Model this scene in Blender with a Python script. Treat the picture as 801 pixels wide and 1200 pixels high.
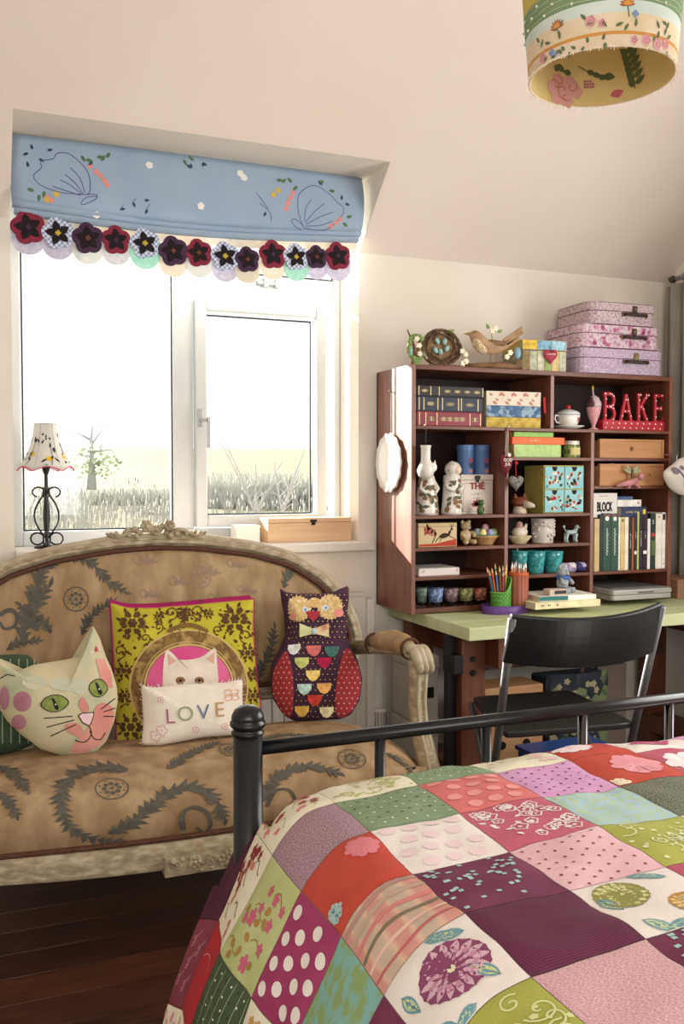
import bpy, math, random
from mathutils import Vector, Matrix, noise
random.seed(7)
PI = math.pi
sc = bpy.context.scene
COL = sc.collection
for o in list(bpy.data.objects):
    bpy.data.objects.remove(o)

# ------------------------------------------------------------------ camera
EYE = 1.28; FPX = 1084.15; YAW = math.radians(22.11); PITCH = math.radians(2.243)
cd = bpy.data.cameras.new('camera'); cam = bpy.data.objects.new('camera', cd); COL.objects.link(cam)
cd.sensor_fit = 'VERTICAL'; cd.sensor_height = 36.0; cd.lens = FPX * 36.0 / 1200.0
cd.clip_start = .05; cd.clip_end = 1000
cam.location = (0, 0, EYE); cam.rotation_euler = (PI / 2 - PITCH, 0, -YAW)
sc.camera = cam

# ------------------------------------------------------------------ world, sun, window daylight, added rear fill, exposure
w = bpy.data.worlds.new('world'); sc.world = w; w.use_nodes = True
bg = w.node_tree.nodes['Background']; bg.inputs[0].default_value = (.96, .98, 1, 1); bg.inputs[1].default_value = 1.6
def light(name, kind, loc, target, energy, color=(1, 1, 1), size=None, size_y=None):
    l = bpy.data.lights.new(name, kind); o = bpy.data.objects.new(name, l); COL.objects.link(o)
    l.energy = energy; l.color = color; o.location = loc
    o.rotation_euler = (Vector(target) - Vector(loc)).to_track_quat('-Z', 'Y').to_euler()
    if kind == 'AREA':
        l.shape = 'RECTANGLE'; l.size = size; l.size_y = size_y
    return o
SUN = Vector((.575, -1, -.4565))
sun = light('sun', 'SUN', (0, 9, 6), Vector((0, 9, 6)) + SUN, 34.0, (1, .95, .87)); sun.data.angle = math.radians(1.2)
light('daylight_window_back', 'AREA', (.82, 3.74, 1.75), (.82, 0, 1.4), 6, (.97, .99, 1), 1.25, 1.3)
light('daylight_window_right', 'AREA', (3.03, 1.45, 1.5), (0, 1.45, 1.2), 50, (1, .98, .95), 1.7, 1.15)
light('fill_light_rear', 'AREA', (-.1, -1.55, 1.65), (.6, 2, 1.2), 54, (1, .985, .965), 2.3, 1.5)  # added fill lamp behind the camera, brightens the room
vs = sc.view_settings
vs.view_transform = 'Standard'; vs.look = 'None'; vs.gamma = 1.0; vs.use_curve_mapping = False; vs.exposure = -0.12

# ------------------------------------------------------------------ helpers
_F = Vector((math.sin(YAW) * math.cos(PITCH), math.cos(YAW) * math.cos(PITCH), -math.sin(PITCH)))
_R = Vector((math.cos(YAW), -math.sin(YAW), 0)); _U = _R.cross(_F)
def wp(px, py, y):
    """point of the room on the plane y that the photograph's measurement (px, py) refers to"""
    d = _F + _R * ((px - 400.5) / FPX) - _U * ((py - 600) / FPX)
    return Vector((0, 0, EYE)) + d * (y / d.y)
def wx(px, x, py):
    d = _F + _R * ((px - 400.5) / FPX) - _U * ((py - 600) / FPX)
    return Vector((0, 0, EYE)) + d * (x / d.x)
def wz(px, py, z):
    d = _F + _R * ((px - 400.5) / FPX) - _U * ((py - 600) / FPX)
    return Vector((0, 0, EYE)) + d * ((z - EYE) / d.z)
def wd(px, py, t):
    return Vector((0, 0, EYE)) + (_F + _R * ((px - 400.5) / FPX) - _U * ((py - 600) / FPX)) * t
def rect(px0, py0, px1, py1, y):
    c = (py0 + py1) / 2; m = (px0 + px1) / 2
    return wp(px0, c, y).x, wp(px1, c, y).x, wp(m, py1, y).z, wp(m, py0, y).z
def lin(c):
    if isinstance(c, str):
        c = tuple(int(c[i:i + 2], 16) / 255 for i in (0, 2, 4))
    return tuple((v / 12.92 if v <= .04045 else ((v + .055) / 1.055) ** 2.4) for v in c) + (1,)
MATS = {}
def mat(name, c, rough=.6, c2=None, scale=30, metal=0, bump=0, bscale=250, spec=.4, pat=None, stretch=None,
        c3=None, coord=None, sheen=0, transm=0, alpha=None, emit=None, lo=.35, hi=.65, coat=0, translucent=None):
    if name in MATS: return MATS[name]
    m = bpy.data.materials.new(name); m.use_nodes = True; nt = m.node_tree; N = nt.nodes; L = nt.links
    b = N['Principled BSDF']
    b.inputs['Base Color'].default_value = lin(c); b.inputs['Roughness'].default_value = rough
    b.inputs['Metallic'].default_value = metal; b.inputs['Specular IOR Level'].default_value = spec
    if sheen: b.inputs['Sheen Weight'].default_value = sheen
    if coat: b.inputs['Coat Weight'].default_value = coat
    if transm: b.inputs['Transmission Weight'].default_value = transm
    tc = N.new('ShaderNodeTexCoord'); out = tc.outputs[coord or 'Object']
    mp = N.new('ShaderNodeMapping'); L.new(out, mp.inputs[0])
    if stretch: mp.inputs['Scale'].default_value = stretch
    vec = mp.outputs[0]
    if c2 is not None:
        if pat in (None, 'noise'):
            t = N.new('ShaderNodeTexNoise'); t.inputs['Scale'].default_value = scale; t.inputs['Detail'].default_value = 4
            fac = t.outputs['Fac']; L.new(vec, t.inputs['Vector'])
        elif pat == 'blotch':
            t = N.new('ShaderNodeTexVoronoi'); t.inputs['Scale'].default_value = scale; L.new(vec, t.inputs['Vector'])
            fac = t.outputs['Distance']
        elif pat == 'cells':
            t = N.new('ShaderNodeTexVoronoi'); t.inputs['Scale'].default_value = scale; L.new(vec, t.inputs['Vector'])
            s = N.new('ShaderNodeSeparateColor'); L.new(t.outputs['Color'], s.inputs[0]); fac = s.outputs[0]
        elif pat == 'wave':
            t = N.new('ShaderNodeTexWave'); t.inputs['Scale'].default_value = scale; t.inputs['Distortion'].default_value = .6
            L.new(vec, t.inputs['Vector']); fac = t.outputs['Fac']
        elif pat == 'wavey':
            t = N.new('ShaderNodeTexWave'); t.bands_direction = 'Y'; t.inputs['Scale'].default_value = scale; t.inputs['Distortion'].default_value = .5
            L.new(vec, t.inputs['Vector']); fac = t.outputs['Fac']
        elif pat == 'swirl':
            t = N.new('ShaderNodeTexWave'); t.wave_type = 'RINGS'; t.inputs['Scale'].default_value = scale
            t.inputs['Distortion'].default_value = 9; t.inputs['Detail Scale'].default_value = 2.5
            L.new(vec, t.inputs['Vector']); fac = t.outputs['Fac']
        elif pat == 'check':
            t = N.new('ShaderNodeTexChecker'); t.inputs['Scale'].default_value = scale; L.new(vec, t.inputs['Vector'])
            fac = t.outputs['Fac']
        elif pat == 'dots':      # regular polka dots in the two in-plane axes of the coordinate
            sx = N.new('ShaderNodeVectorMath'); sx.operation = 'SCALE'; sx.inputs['Scale'].default_value = scale; L.new(vec, sx.inputs[0])
            fr = N.new('ShaderNodeVectorMath'); fr.operation = 'FRACTION'; L.new(sx.outputs[0], fr.inputs[0])
            sb = N.new('ShaderNodeVectorMath'); sb.operation = 'SUBTRACT'; sb.inputs[1].default_value = (.5, .5, .5); L.new(fr.outputs[0], sb.inputs[0])
            mu = N.new('ShaderNodeVectorMath'); mu.operation = 'MULTIPLY'
            mu.inputs[1].default_value = (1, 1, 0) if coord == 'UV' else (1, 0, 1); L.new(sb.outputs[0], mu.inputs[0])
            ln = N.new('ShaderNodeVectorMath'); ln.operation = 'LENGTH'; L.new(mu.outputs[0], ln.inputs[0]); fac = ln.outputs['Value']
        r = N.new('ShaderNodeValToRGB'); L.new(fac, r.inputs[0])
        e = r.color_ramp.elements
        e[0].position = lo; e[0].color = lin(c); e[1].position = hi; e[1].color = lin(c2)
        if c3 is not None:
            e2 = e.new((lo + hi) / 2); e2.color = lin(c3)
        L.new(r.outputs[0], b.inputs['Base Color'])
    if bump:
        n2 = N.new('ShaderNodeTexNoise'); n2.inputs['Scale'].default_value = bscale; n2.inputs['Detail'].default_value = 3
        L.new(vec, n2.inputs['Vector'])
        bp = N.new('ShaderNodeBump'); bp.inputs['Strength'].default_value = bump; bp.inputs['Distance'].default_value = .004
        L.new(n2.outputs['Fac'], bp.inputs['Height']); L.new(bp.outputs[0], b.inputs['Normal'])
    if alpha is not None: b.inputs['Alpha'].default_value = alpha
    if translucent:
        tr = N.new('ShaderNodeBsdfTranslucent'); tr.inputs[0].default_value = lin(translucent)
        mx = N.new('ShaderNodeMixShader'); mx.inputs[0].default_value = .12
        L.new(b.outputs[0], mx.inputs[1]); L.new(tr.outputs[0], mx.inputs[2])
        L.new(mx.outputs[0], N['Material Output'].inputs[0])
    MATS[name] = m
    return m

class MB:
    def __init__(s): s.v = []; s.f = []; s.uv = {}
    def add(s, vs, fs, uv=None):
        o = len(s.v); s.v += [tuple(p) for p in vs]; s.f += [tuple(i + o for i in f) for f in fs]
        if uv:
            for i, q in enumerate(uv): s.uv[o + i] = q
        return s
    def box(s, x0, x1, y0, y1, z0, z1):
        return s.add([(x0, y0, z0), (x1, y0, z0), (x1, y1, z0), (x0, y1, z0), (x0, y0, z1), (x1, y0, z1), (x1, y1, z1), (x0, y1, z1)],
                     [(0, 3, 2, 1), (4, 5, 6, 7), (0, 1, 5, 4), (1, 2, 6, 5), (2, 3, 7, 6), (3, 0, 4, 7)])
    def bar(s, a, b, w, h, up=(0, 0, 1)):
        a = Vector(a); b = Vector(b); d = (b - a).normalized(); u = Vector(up)
        if abs(d.dot(u)) > .95: u = Vector((0, 1, 0))
        r = d.cross(u).normalized(); u = r.cross(d)
        q = [(-w / 2, -h / 2), (w / 2, -h / 2), (w / 2, h / 2), (-w / 2, h / 2)]
        return s.add([a + r * i + u * j for i, j in q] + [b + r * i + u * j for i, j in q],
                     [(3, 2, 1, 0), (4, 5, 6, 7), (0, 1, 5, 4), (1, 2, 6, 5), (2, 3, 7, 6), (3, 0, 4, 7)])
    def tube(s, pts, r, n=8, closed=False, flat=1.0):
        P = [Vector(p) for p in pts]; k = len(P)
        R = r if isinstance(r, (list, tuple)) else [r] * k
        T = []
        for i in range(k):
            a = P[(i - 1) % k] if (closed or i > 0) else P[i]; b = P[(i + 1) % k] if (closed or i < k - 1) else P[i]
            d = b - a; T.append(d.normalized() if d.length > 1e-9 else Vector((0, 0, 1)))
        u = T[0].orthogonal().normalized(); vs = []
        for i in range(k):
            u = u - T[i] * u.dot(T[i])
            u = u.normalized() if u.length > 1e-6 else T[i].orthogonal().normalized()
            w_ = T[i].cross(u)
            vs += [P[i] + (u * math.cos(2 * PI * j / n) + w_ * math.sin(2 * PI * j / n) * flat) * R[i] for j in range(n)]
        fs = []
        for i in range(k if closed else k - 1):
            A = i * n; B = ((i + 1) % k) * n
            fs += [(A + j, A + (j + 1) % n, B + (j + 1) % n, B + j) for j in range(n)]
        if not closed:
            fs.append(tuple(range(n - 1, -1, -1))); fs.append(tuple((k - 1) * n + j for j in range(n)))
        return s.add(vs, fs)
    def lathe(s, prof, n=20, c=(0, 0, 0), sx=1, sy=1):
        vs = []; fs = []
        for r, z in prof:
            vs += [(c[0] + sx * r * math.cos(2 * PI * j / n), c[1] + sy * r * math.sin(2 * PI * j / n), c[2] + z) for j in range(n)]
        for i in range(len(prof) - 1):
            A = i * n; B = A + n
            fs += [(A + j, A + (j + 1) % n, B + (j + 1) % n, B + j) for j in range(n)]
        if prof[0][0] > 1e-5: fs.append(tuple(range(n - 1, -1, -1)))
        if prof[-1][0] > 1e-5: fs.append(tuple((len(prof) - 1) * n + j for j in range(n)))
        return s.add(vs, fs)
    def ell(s, c, r, nu=12, nv=8, rot=None):
        if not isinstance(r, (tuple, list)): r = (r, r, r)
        vs = []; fs = []
        for i in range(nv + 1):
            t = PI * i / nv
            for j in range(nu):
                a = 2 * PI * j / nu
                p = Vector((r[0] * math.sin(t) * math.cos(a), r[1] * math.sin(t) * math.sin(a), -r[2] * math.cos(t)))
                if rot: p = rot @ p
                vs.append(p + Vector(c))
        for i in range(nv):
            for j in range(nu):
                A = i * nu; B = A + nu
                fs.append((A + j, A + (j + 1) % nu, B + (j + 1) % nu, B + j))
        return s.add(vs, fs)
    def prism(s, poly, y0, y1):
        """polygon in x,z extruded from y0 (front) to y1"""
        n = len(poly); vs = [(x, y0, z) for x, z in poly] + [(x, y1, z) for x, z in poly]
        ar = sum(poly[i][0] * poly[(i + 1) % n][1] - poly[(i + 1) % n][0] * poly[i][1] for i in range(n))
        if ar < 0: vs = [(x, y0, z) for x, z in poly[::-1]] + [(x, y1, z) for x, z in poly[::-1]]
        return s.add(vs, [tuple(range(n)), tuple(range(2 * n - 1, n - 1, -1))] + [(i, i + n, (i + 1) % n + n, (i + 1) % n) for i in range(n)])
    def prismz(s, poly, z0, z1):
        n = len(poly)
        ar = sum(poly[i][0] * poly[(i + 1) % n][1] - poly[(i + 1) % n][0] * poly[i][1] for i in range(n))
        if ar < 0: poly = poly[::-1]
        vs = [(x, y, z0) for x, y in poly] + [(x, y, z1) for x, y in poly]
        return s.add(vs, [tuple(range(n - 1, -1, -1)), tuple(range(n, 2 * n))] + [(i, (i + 1) % n, (i + 1) % n + n, i + n) for i in range(n)])
    def prismx(s, poly, x0, x1):
        """polygon in y,z extruded along x"""
        n = len(poly)
        ar = sum(poly[i][0] * poly[(i + 1) % n][1] - poly[(i + 1) % n][0] * poly[i][1] for i in range(n))
        if ar < 0: poly = poly[::-1]
        vs = [(x0, y, z) for y, z in poly] + [(x1, y, z) for y, z in poly]
        return s.add(vs, [tuple(range(n - 1, -1, -1)), tuple(range(n, 2 * n))] + [(i, (i + 1) % n, (i + 1) % n + n, i + n) for i in range(n)])
    def grid(s, fn, nu, nv, closed=False):
        vs = []; uv = []
        for j in range(nv + 1):
            for i in range(nu if closed else nu + 1):
                vs.append(fn(i / nu, j / nv)); uv.append((i / nu, j / nv))
        m = nu if closed else nu + 1; fs = []
        for j in range(nv):
            for i in range(nu):
                a = j * m + i; b = j * m + (i + 1) % m
                fs.append((a, b, b + m, a + m))
        return s.add(vs, fs, uv)
    def poly3(s, pts):
        """flat print: fan around the centroid"""
        n = len(pts); c = sum((Vector(p) for p in pts), Vector()) / n
        return s.add([c] + list(pts), [(0, i + 1, (i + 1) % n + 1) for i in range(n)])
    def obj(s, name, m, parent=None, smooth=False, bevel=0, loc=(0, 0, 0), rot=(0, 0, 0), solid=0, sub=0):
        me = bpy.data.meshes.new(name); me.from_pydata(s.v, [], s.f)
        if s.uv:
            ul = me.uv_layers.new(name='uv')
            li = [0] * len(me.loops); me.loops.foreach_get('vertex_index', li)
            fl = []
            for i in li: fl += s.uv.get(i, (0, 0))
            ul.data.foreach_set('uv', fl)
        me.update()
        if smooth: me.polygons.foreach_set('use_smooth', [True] * len(me.polygons))
        me.materials.append(m)
        o = bpy.data.objects.new(name, me); COL.objects.link(o)
        o.location = loc; o.rotation_euler = rot
        if parent: o.parent = parent
        if solid:
            q = o.modifiers.new('s', 'SOLIDIFY'); q.thickness = solid; q.offset = 0
        if bevel:
            q = o.modifiers.new('b', 'BEVEL'); q.width = bevel; q.segments = 2; q.limit_method = 'ANGLE'
        if sub:
            q = o.modifiers.new('u', 'SUBSURF'); q.levels = sub; q.render_levels = sub
        return o
def tag(o, label=None, cat=None, group=None, kind=None):
    if label: o['label'] = label
    if cat: o['category'] = cat
    if group: o['group'] = group
    if kind: o['kind'] = kind
    return o
def thing(name, label, cat, loc=(0, 0, 0), rz=0, group=None, rot=None):
    o = bpy.data.objects.new(name, None); COL.objects.link(o); o.location = loc
    o.rotation_euler = rot if rot else (0, 0, rz); o.empty_display_size = .05
    return tag(o, label, cat, group)
def struct(name, mb, m, parent=None, **k):
    o = mb.obj(name, m, parent, **k)
    if parent is None: o['kind'] = 'structure'
    return o
def text_polys(s, size, bold=0):
    cu = bpy.data.curves.new('t', 'FONT'); cu.body = s; cu.size = size; cu.align_x = 'CENTER'; cu.align_y = 'CENTER'
    cu.resolution_u = 3; cu.offset = bold; cu.extrude = size * .02
    o = bpy.data.objects.new('t', cu); COL.objects.link(o)
    bpy.context.view_layer.update()
    me = bpy.data.meshes.new_from_object(o.evaluated_get(bpy.context.evaluated_depsgraph_get()))
    bpy.data.objects.remove(o); bpy.data.curves.remove(cu)
    return me
def scribble(n, size):
    """print too small to read: a row of little upright strokes"""
    mb = MB(); rr = random.Random(n); w_ = size * .55; x = -n * w_ / 2
    for k in range(n):
        if rr.random() > .15:
            h = size * rr.choice((.45, .45, .65)); mb.box(x, x + w_ * .35, -.22 * size, -.22 * size + h, 0, size * .02); mb.box(x + w_ * .35, x + w_ * .75, -.22 * size + (h * .8 if k % 2 else 0), -.12 * size + (h * .8 if k % 2 else 0), 0, size * .02)
        x += w_
    me = bpy.data.meshes.new('print'); me.from_pydata(mb.v, [], mb.f); me.update(); return me
def text(s, size, m, parent, loc, rot=(PI / 2, 0, 0), bold=0, name='lettering', sx=1):
    me = scribble(s, size) if isinstance(s, int) else text_polys(s, size, bold); me.materials.append(m); me.name = name
    o = bpy.data.objects.new(name, me); COL.objects.link(o); o.location = loc; o.rotation_euler = rot; o.scale = (sx, 1, 1)
    if parent: o.parent = parent
    return o
def circ(cx, cz, r, n=14, rz=None, ph=0):
    return [(cx + r * math.cos(2 * PI * i / n + ph), cz + (rz or r) * math.sin(2 * PI * i / n + ph)) for i in range(n)]
def flower(cx, cz, r, k=5, n=30, depth=.35, ph=0):
    return [(cx + r * (1 - depth + depth * abs(math.cos(k * a / 2))) * math.cos(a + ph), cz + r * (1 - depth + depth * abs(math.cos(k * a / 2))) * math.sin(a + ph))
            for a in [2 * PI * i / n for i in range(n)]]
def leaf(cx, cz, L, wd_, ang, n=6):
    p = []
    for i in range(n + 1): t = i / n; p.append((t * L, wd_ * math.sin(PI * t ** .8)))
    for i in range(n - 1, 0, -1): t = i / n; p.append((t * L, -wd_ * math.sin(PI * t ** .8)))
    c, s_ = math.cos(ang), math.sin(ang)
    return [(cx + x * c - z * s_, cz + x * s_ + z * c) for x, z in p]
def stroke(pts, w0, w1=None):
    """tapered ribbon around a 2D path -> list of quads"""
    w1 = w0 if w1 is None else w1; q = []; n = len(pts); off = []
    for i in range(n):
        a = pts[max(i - 1, 0)]; b = pts[min(i + 1, n - 1)]; dx, dz = b[0] - a[0], b[1] - a[1]; l = math.hypot(dx, dz) or 1
        w_ = (w0 + (w1 - w0) * i / (n - 1)) / 2; off.append((-dz / l * w_, dx / l * w_))
    for i in range(n - 1):
        a, b = pts[i], pts[i + 1]; oa, ob = off[i], off[i + 1]
        q.append([(a[0] + oa[0], a[1] + oa[1]), (a[0] - oa[0], a[1] - oa[1]), (b[0] - ob[0], b[1] - ob[1]), (b[0] + ob[0], b[1] + ob[1])])
    return q
def spiral(cx, cz, r0, r1, a0, a1, n=18):
    return [(cx + (r0 + (r1 - r0) * i / n) * math.cos(a0 + (a1 - a0) * i / n), cz + (r0 + (r1 - r0) * i / n) * math.sin(a0 + (a1 - a0) * i / n)) for i in range(n + 1)]
def blade(path, w):
    n = 9; P = resample(path, n + 1, False); A = []; B = []
    for i in range(n + 1):
        a = P[max(i - 1, 0)]; b = P[min(i + 1, n)]; dx, dz = b[0] - a[0], b[1] - a[1]; l = math.hypot(dx, dz) or 1; e = w * (.35 + .65 * math.sin(PI * (i / n) ** .9)) * (1 - (i / n) ** 4)
        A.append((P[i][0] - dz / l * e, P[i][1] + dx / l * e)); B.append((P[i][0] + dz / l * e, P[i][1] - dx / l * e))
    return [[A[i], B[i], B[i + 1], A[i + 1]] for i in range(n)]
def acanthus(path, size, rnd=None, k=None, stem=.22):
    """plume of tapestry foliage: a stem thick with forward sweeping, curling blades"""
    L = sum(math.hypot(path[i + 1][0] - path[i][0], path[i + 1][1] - path[i][1]) for i in range(len(path) - 1))
    n = 60; P = resample(path, n + 1, False); out = stroke(P, size * .30, size * .10); k = max(3, int(L / size / .50))
    for i in range(k):
        f = (i + .2) / k; t = int(f * n); a, b = P[t], P[min(t + 2, n)]
        ang = math.atan2(b[1] - a[1], b[0] - a[0]); g = size * (1.55 - .5 * f) * (1 if i % 3 else .75)
        for sd in (1, -1):
            s = g * (.95 if sd > 0 else .7); out += blade(curl(a[0], a[1], s, ang + sd * .22, sd * 1.25), s * .17)
    a, b = P[-3], P[-1]; out += blade(curl(b[0], b[1], size * .8, math.atan2(b[1] - a[1], b[0] - a[0]), .7), size * .13)
    return out
def wstroke(path, w, teeth=6, side=0):
    """serrated acanthus leaf along a 2D path"""
    n = 26; P = resample(path, n + 1, False); out = []; L = []; R = []
    for i in range(n + 1):
        t = i / n; a = P[max(i - 1, 0)]; b = P[min(i + 1, n)]; dx, dz = b[0] - a[0], b[1] - a[1]; l = math.hypot(dx, dz) or 1
        e = math.sin(PI * t ** .7) ** .8
        sw = lambda ph: w * e * (.5 + .5 * ((teeth * (1 - t) + ph) % 1))
        L.append((P[i][0] - dz / l * sw(0), P[i][1] + dx / l * sw(0))); R.append((P[i][0] + dz / l * sw(.5), P[i][1] - dx / l * sw(.5)))
    return [[L[i], R[i], R[i + 1], L[i + 1]] for i in range(n)]
def curl(x, z, s, ang, turn=1.0):
    """curved path for a leaf"""
    p = []; a = ang
    for i in range(7):
        p.append((x, z)); x += s / 6 * math.cos(a); z += s / 6 * math.sin(a); a += turn / 6
    return p
def decal(polys, fn, name, m, parent):
    """prints lying on a surface; fn maps the 2D print coordinates to a point just proud of it"""
    mb = MB()
    for p in polys:
        n = len(p); cx = sum(a for a, _ in p) / n; cz = sum(b for _, b in p) / n
        c = fn(cx, cz); rim = [fn(a, b) for a, b in p]; size = max((q - c).length for q in rim)
        k = 1 if size < .012 else 2 if size < .022 else 4 if size < .06 else 7
        vs = [c]; fs = [(0, i + 1, (i + 1) % n + 1) for i in range(n)]
        for r in range(1, k + 1):
            vs += rim if r == k else [fn(cx + (a - cx) * r / k, cz + (b - cz) * r / k) for a, b in p]
            if r < k: fs += [(1 + (r - 1) * n + i, 1 + r * n + i, 1 + r * n + (i + 1) % n, 1 + (r - 1) * n + (i + 1) % n) for i in range(n)]
        mb.add(vs, fs)
    o = mb.obj(name, m, parent, smooth=True)
    if len(polys) > 1: o['kind'] = 'stuff'
    return o
def resample(pts, n, closed=True):
    P = [Vector((p[0], p[1])) for p in pts]
    if closed: P.append(P[0])
    d = [0]
    for i in range(1, len(P)): d.append(d[-1] + (P[i] - P[i - 1]).length)
    out = []; j = 0
    m = n if closed else n - 1
    for i in range(n):
        t = d[-1] * i / m
        while j < len(d) - 2 and d[j + 1] < t: j += 1
        q = (t - d[j]) / max(d[j + 1] - d[j], 1e-9); v = P[j].lerp(P[j + 1], min(q, 1)); out.append((v.x, v.y))
    return out
def smooth2(pts, it=1):
    for _ in range(it):
        n = len(pts); o = []
        for i in range(n):
            a = pts[i]; b = pts[(i + 1) % n]
            o.append((a[0] * .75 + b[0] * .25, a[1] * .75 + b[1] * .25)); o.append((a[0] * .25 + b[0] * .75, a[1] * .25 + b[1] * .75))
        pts = o
    return pts
class Puff:
    """stuffed shape: an outline in local x,z filled to thickness T; front is -y; lean shifts it back with height"""
    def __init__(s, outline, T, c=None, lean=0, p=2.2, back=1.0, n=64):
        s.o = resample(outline, n); s.T = T; s.lean = lean; s.p = p; s.b = back
        s.c = c or (sum(a for a, _ in s.o) / n, sum(b for _, b in s.o) / n)
    def ratio(s, x, z):
        cx, cz = s.c; dx, dz = x - cx, z - cz
        if abs(dx) + abs(dz) < 1e-9: return 0
        best = 0; n = len(s.o)
        for i in range(n):
            ax, az = s.o[i][0] - cx, s.o[i][1] - cz; bx, bz = s.o[(i + 1) % n][0] - cx, s.o[(i + 1) % n][1] - cz
            ex, ez = bx - ax, bz - az; den = dx * ez - dz * ex
            if abs(den) < 1e-12: continue
            t = (ax * ez - az * ex) / den; u = (ax * dz - az * dx) / den
            if t > 0 and -1e-6 <= u <= 1 + 1e-6: best = max(best, 1 / t)
        return min(best, 1)
    def prof(s, r): return s.T * max(0, 1 - r ** s.p) ** .6
    def front(s, x, z, off=.0015):
        return Vector((x, -s.prof(s.ratio(x, z)) - off + s.lean * z, z))
    def mesh(s, rings=9):
        mb = MB(); n = len(s.o); cx, cz = s.c; vs = []
        for side in (-1, 1):
            for k in range(rings + 1):
                r = math.sin(PI / 2 * k / rings)
                y = side * s.prof(r) * (1 if side < 0 else s.b)
                for x, z in s.o: vs.append((cx + (x - cx) * r, y + s.lean * (cz + (z - cz) * r), cz + (z - cz) * r))
        fs = []; h = (rings + 1) * n
        for k in range(rings):
            for j in range(n):
                a, b = k * n + j, k * n + (j + 1) % n
                fs.append((a, b, b + n, a + n)); fs.append((h + a, h + a + n, h + b + n, h + b))
        return mb.add(vs, fs)
def puff_part(name, outline, T, m, parent, lean=0, y=0, p=2.2, n=40, rings=6, back=1.0):
    P_ = Puff(outline, T, lean=lean, p=p, n=n, back=back); mb = P_.mesh(rings)
    return mb.obj(name, m, parent, smooth=True, loc=(0, y, 0))
def pxl(pts, y, o):
    """outline measured in the photograph at depth y -> local x,z relative to origin o"""
    r = []
    for a, b in pts:
        q = wp(a, b, y); r.append((q.x - o[0], q.z - o[2]))
    return r
# ------------------------------------------------------------------ materials of the room
plaster = mat('plaster', 'e9e1d4', .9, 'ece5da', 3, bump=.05, bscale=60)
ceil_m = mat('ceiling_paint', 'e6dace', .9, 'e9ded3', 2, bump=.04, bscale=50)
white_pvc = mat('white_pvc', 'd3d6d7', .4)
white_paint = mat('white_paint', 'e2ddd4', .5)
gasket = mat('dark_gasket', '33373a', .6)
glass_m = mat('window_glass', 'ffffff', 0, transm=1, spec=.5)
nt = glass_m.node_tree; tr = nt.nodes.new('ShaderNodeBsdfTransparent'); gl = nt.nodes.new('ShaderNodeBsdfGlossy'); gl.inputs['Roughness'].default_value = .02
mx = nt.nodes.new('ShaderNodeMixShader'); mx.inputs[0].default_value = .04
nt.links.new(tr.outputs[0], mx.inputs[1]); nt.links.new(gl.outputs[0], mx.inputs[2]); nt.links.new(mx.outputs[0], nt.nodes['Material Output'].inputs[0])
steel = mat('brushed_steel', 'b9bcbe', .35, metal=.9)
black_iron = mat('black_iron', '1c1d1f', .45, metal=.3)
W = 3.47; XL, XR = -1.6, 3.06; YR = -1.6; ZC = 2.95
WX0, WX1 = .157, 1.482; ZS = 1.014; ZH = 2.45; YH = 3.171; ZE = 2.18; YT = 3.76
SL = (ZH - ZE) / (W - YH); YF = W - (ZC - ZE) / SL

# floor with boards
fl = MB().box(XL - .2, XR + .2, YR - .2, YT, -.14, -.028); floor = struct('floor', fl, mat('floor_base', '120b08', .9))
fm = [mat('floor_board_%d' % i, c, .34, c2, 5, stretch=(1.2, 14, 1), bump=.12, bscale=9, spec=.35) for i, (c, c2) in enumerate(
    [('38211a', '4c2e22'), ('301c16', '46291e'), ('402519', '573425')])]
bw = .1265; y = 3.47 - .002; k = 0
while y > YR:
    y0 = max(y - bw + .0025, YR); cut = random.uniform(-.9, -.3) if k % 2 else random.uniform(1.75, 2.4)
    for a, b in ((XL, cut - .001), (cut + .001, XR)):
        MB().box(a, b, y0, y, -.028, random.uniform(-.0008, 0)).obj('floorboard', fm[k % 3], floor, bevel=.0008)
    y -= bw; k += 1

# back wall with the window opening and the dormer cheeks
wb = MB()
wb.box(XL - .2, WX0, W, YT, 0, ZE).box(WX1, XR + .2, W, YT, 0, ZE).box(WX0, WX1, W, YT, 0, ZS - .03)
for a, b in ((WX0 - .12, WX0), (WX1, WX1 + .12)):
    wb.prismx([(W + .003, ZE), (YH + .003, ZH), (YH + .02, ZH + .05), (YT, ZH + .05), (YT, ZE)], a, b)
wb.box(WX0 - .12, WX1 + .12, YH, YT, ZH, ZH + .06)
wall_back = struct('wall_back', wb, plaster)
ce = MB()
def slope(x0, x1, ya, yb):
    za, zb = ZE + (W - ya) * SL, ZE + (W - yb) * SL
    ce.prismx([(ya, za), (yb, zb), (yb + .06, zb + .12), (ya + .12, za + .06)], x0, x1)
slope(XL - .2, WX0 - .0015, W, YF); slope(WX1 + .0015, XR + .2, W, YF); slope(WX0 - .0015, WX1 + .0015, YH - .0005, YF)
ce.box(XL - .2, XR + .2, YR - .2, YF + .08, ZC, ZC + .1)
struct('ceiling', ce, ceil_m)
wr = MB()
wr.box(XR, XR + .2, YR, .5, 0, ZC).box(XR, XR + .2, 2.4, YT, 0, ZC).box(XR, XR + .2, .5, 2.4, 0, .85).box(XR, XR + .2, .5, 2.4, 2.12, ZC)
struct('wall_right', wr, plaster)
struct('wall_left', MB().box(XL - .2, XL, YR, YT, 0, ZC), plaster)
rw = MB().box(XL, -1.3, YR - .2, YR, 0, ZC).box(1.1, XR, YR - .2, YR, 0, ZC).box(-1.3, 1.1, YR - .2, YR, 0, .85).box(-1.3, 1.1, YR - .2, YR, 2.45, ZC)
struct('wall_rear', rw, plaster)
bb = MB().box(XL, XR, W - .018, W - .0005, 0, .14); struct('baseboard_back', bb, white_paint, bevel=.004)
struct('baseboard_right', MB().box(XR - .018, XR - .0005, YR, W - .02, 0, .14), white_paint, bevel=.004)
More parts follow.
